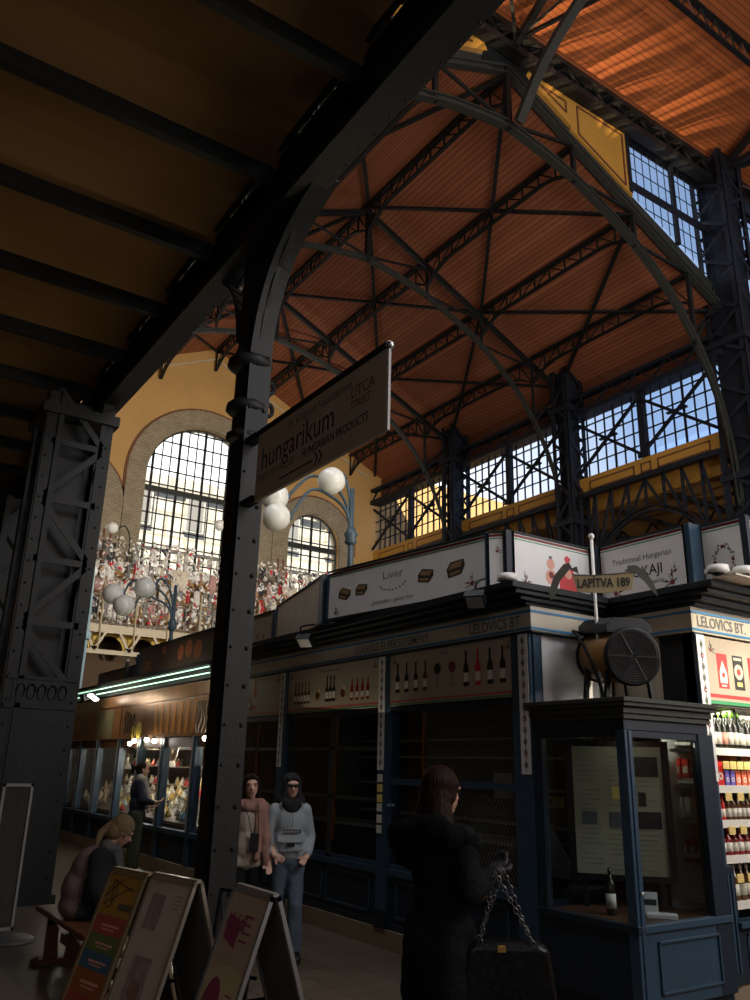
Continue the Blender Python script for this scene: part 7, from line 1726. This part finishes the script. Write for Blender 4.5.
blob('scarf', [('c', (0.0, -0.08, 1.43), (0.0, 0.08, 1.43), 0.065, 0.065), ('c', (0.07, -0.05, 1.40), (0.15, -0.09, 1.18), 0.05, 0.045), ('c', (0.15, -0.09, 1.18), (0.17, -0.10, 0.92), 0.045, 0.035), ('c', (0.06, 0.05, 1.42), (0.14, 0.06, 1.1), 0.045, 0.04)], mat('pale_scarf', (0.40, 0.36, 0.33), 0.9, 0, 0.15, 14, 0.4, 30), ro, 0.012, 4, 0.01)
blob('hair', [('e', R(-0.026, 0, 0.036), (0.094, 0.085, 0.088), 0.05), ('e', R(-0.10, 0, 0.02), (0.045, 0.045, 0.045), 0.0), ('e', R(-0.04, 0, -0.02), (0.07, 0.078, 0.08), 0.05)], mat('near_black_hair', (0.016, 0.009, 0.006), 0.4), ro, 0.009, 4)
gt = []
for s in (-1, 1): gt += limb(((0, s*0.08, 0.86), 0.11), ((0.01, s*0.09, 0.48), 0.10), ((0.0, s*0.095, 0.12), 0.11))
blob('trousers', gt, mat('moss_trousers', (0.035, 0.042, 0.022), 0.85, 0, 0.2, 8), ro, 0.013, 4, 0.01)
for s in (-1, 1): blob('shoe', limb(((0.0, s*0.085, 0.05), 0.04), ((0.13, s*0.09, 0.035), 0.033)), WHITEP, ro, 0.01, 3)
ro.rotation_euler[2] = math.radians(-20); ro.location = (4.72, 13.75, 0)

# (e) woman sitting hunched on the bench, facing +x
ro, _ = person((0, 0, 0), 0, 'woman with a blond ponytail, patterned scarf and dark jacket sitting hunched on the bench')
hp, R = head_prims((0.29, 0, 1.115), 0.55)
SZ = 0.45
body = hp + limb(((0.22, 0, 1.05), 0.05), ((0.14, 0, 0.95), 0.055)) + [('e', (0.09, 0, 0.84), (0.12, 0.16, 0.16), 0.35), ('e', (0.02, 0, 0.66), (0.12, 0.15, 0.16), 0.15), ('e', (0.02, 0, 0.54), (0.12, 0.15, 0.09), 0)]
for s in (-1, 1): body += limb(((0.02, s*0.09, SZ+0.08), 0.085), ((0.44, s*0.10, SZ+0.06), 0.06), ((0.46, s*0.10, 0.10), 0.038)) + limb(((0.46, s*0.10, 0.08), 0.038), ((0.58, s*0.11, 0.04), 0.03))
body += limb(((0.12, -0.16, 0.92), 0.05), ((0.16, -0.22, 0.68), 0.042), ((0.38, -0.12, 0.62), 0.03)) + hand_prims((0.38, -0.12, 0.62), (0.9, 0.3, 0.0), (0, 1, 0), 0.4)
body += limb(((0.12, 0.16, 0.92), 0.05), ((0.16, 0.22, 0.68), 0.042), ((0.38, 0.12, 0.62), 0.03)) + hand_prims((0.38, 0.12, 0.62), (0.9, -0.3, 0.0), (0, 1, 0), 0.4)
blob('body', body, SKIN, ro, 0.008, 2); face_bits(ro, R)
MAUV = mat('mauve_vest', (0.135, 0.085, 0.08), 0.9, 0, 0.15, 10, 0.3, 20); DJ = mat('dark_jacket', (0.004, 0.0045, 0.007), 0.95, 0, 0.2, 15, 0.3, 30)
blob('vest', [('e', (0.05, 0, 0.83), (0.15, 0.18, 0.19), 0.35), ('e', (-0.01, 0, 0.68), (0.15, 0.18, 0.19), 0.2), ('e', (-0.01, 0, 0.55), (0.16, 0.185, 0.12), 0)], MAUV, ro, 0.012, 5, 0.01)
blob('jacket_sleeve', limb(((0.12, -0.17, 0.92), 0.095), ((0.13, -0.24, 0.70), 0.105), ((0.20, -0.2, 0.58), 0.10)) + [('e', (0.14, -0.14, 0.72), (0.13, 0.13, 0.24), 0.25), ('c', (0.2, -0.2, 0.60), (0.35, -0.13, 0.62), 0.075, 0.05)], DJ, ro, 0.012, 5, 0.012)
blob('jacket_sleeve', limb(((0.12, 0.17, 0.92), 0.085), ((0.15, 0.23, 0.70), 0.075), ((0.34, 0.14, 0.62), 0.05)) + [('e', (0.15, 0.08, 0.78), (0.12, 0.12, 0.2), 0.25)], DJ, ro, 0.012, 5, 0.012)
SCP = mat('patterned_scarf', (0.085, 0.09, 0.09), 0.9, 0, 0.95, 60, 0.4, 30)
blob('scarf', [('c', (0.17, -0.07, 1.00), (0.17, 0.07, 1.00), 0.062, 0.062), ('c', (0.24, -0.05, 0.98), (0.24, 0.05, 0.98), 0.055, 0.055), ('c', (0.26, -0.05, 0.97), (0.29, -0.08, 0.74), 0.05, 0.05)], SCP, ro, 0.011, 4, 0.012)
BLON = hair_mat('blond_hair', (0.22, 0.155, 0.085))
blob('hair', [('e', R(-0.028, 0, 0.040), (0.108, 0.096, 0.100), 0.55), ('e', R(-0.06, 0, -0.02), (0.08, 0.09, 0.09), 0.55), ('c', R(-0.10, 0, 0.02), R(-0.15, -0.01, -0.10), 0.045, 0.035), ('c', R(-0.15, -0.01, -0.10), R(-0.12, -0.02, -0.20), 0.035, 0.02), ('c', R(0.045, 0.05, 0.06), R(0.03, 0.075, -0.03), 0.02, 0.014), ('c', R(0.045, -0.05, 0.06), R(0.03, -0.075, -0.02), 0.02, 0.014)], BLON, ro, 0.008, 3)
tr = []
for s in (-1, 1): tr += limb(((0.02, s*0.09, SZ+0.09), 0.10), ((0.44, s*0.10, SZ+0.06), 0.08), ((0.46, s*0.10, 0.12), 0.065))
blob('trousers', tr, mat('dark_trousers', (0.02, 0.022, 0.028), 0.85), ro, 0.012, 4)
for s in (-1, 1): blob('shoe', limb(((0.46, s*0.10, 0.06), 0.045), ((0.60, s*0.11, 0.04), 0.038)), WHITEP, ro, 0.01, 3)
ro.rotation_euler[2] = math.radians(-14); ro.location = (2.20, 7.62, -0.015)
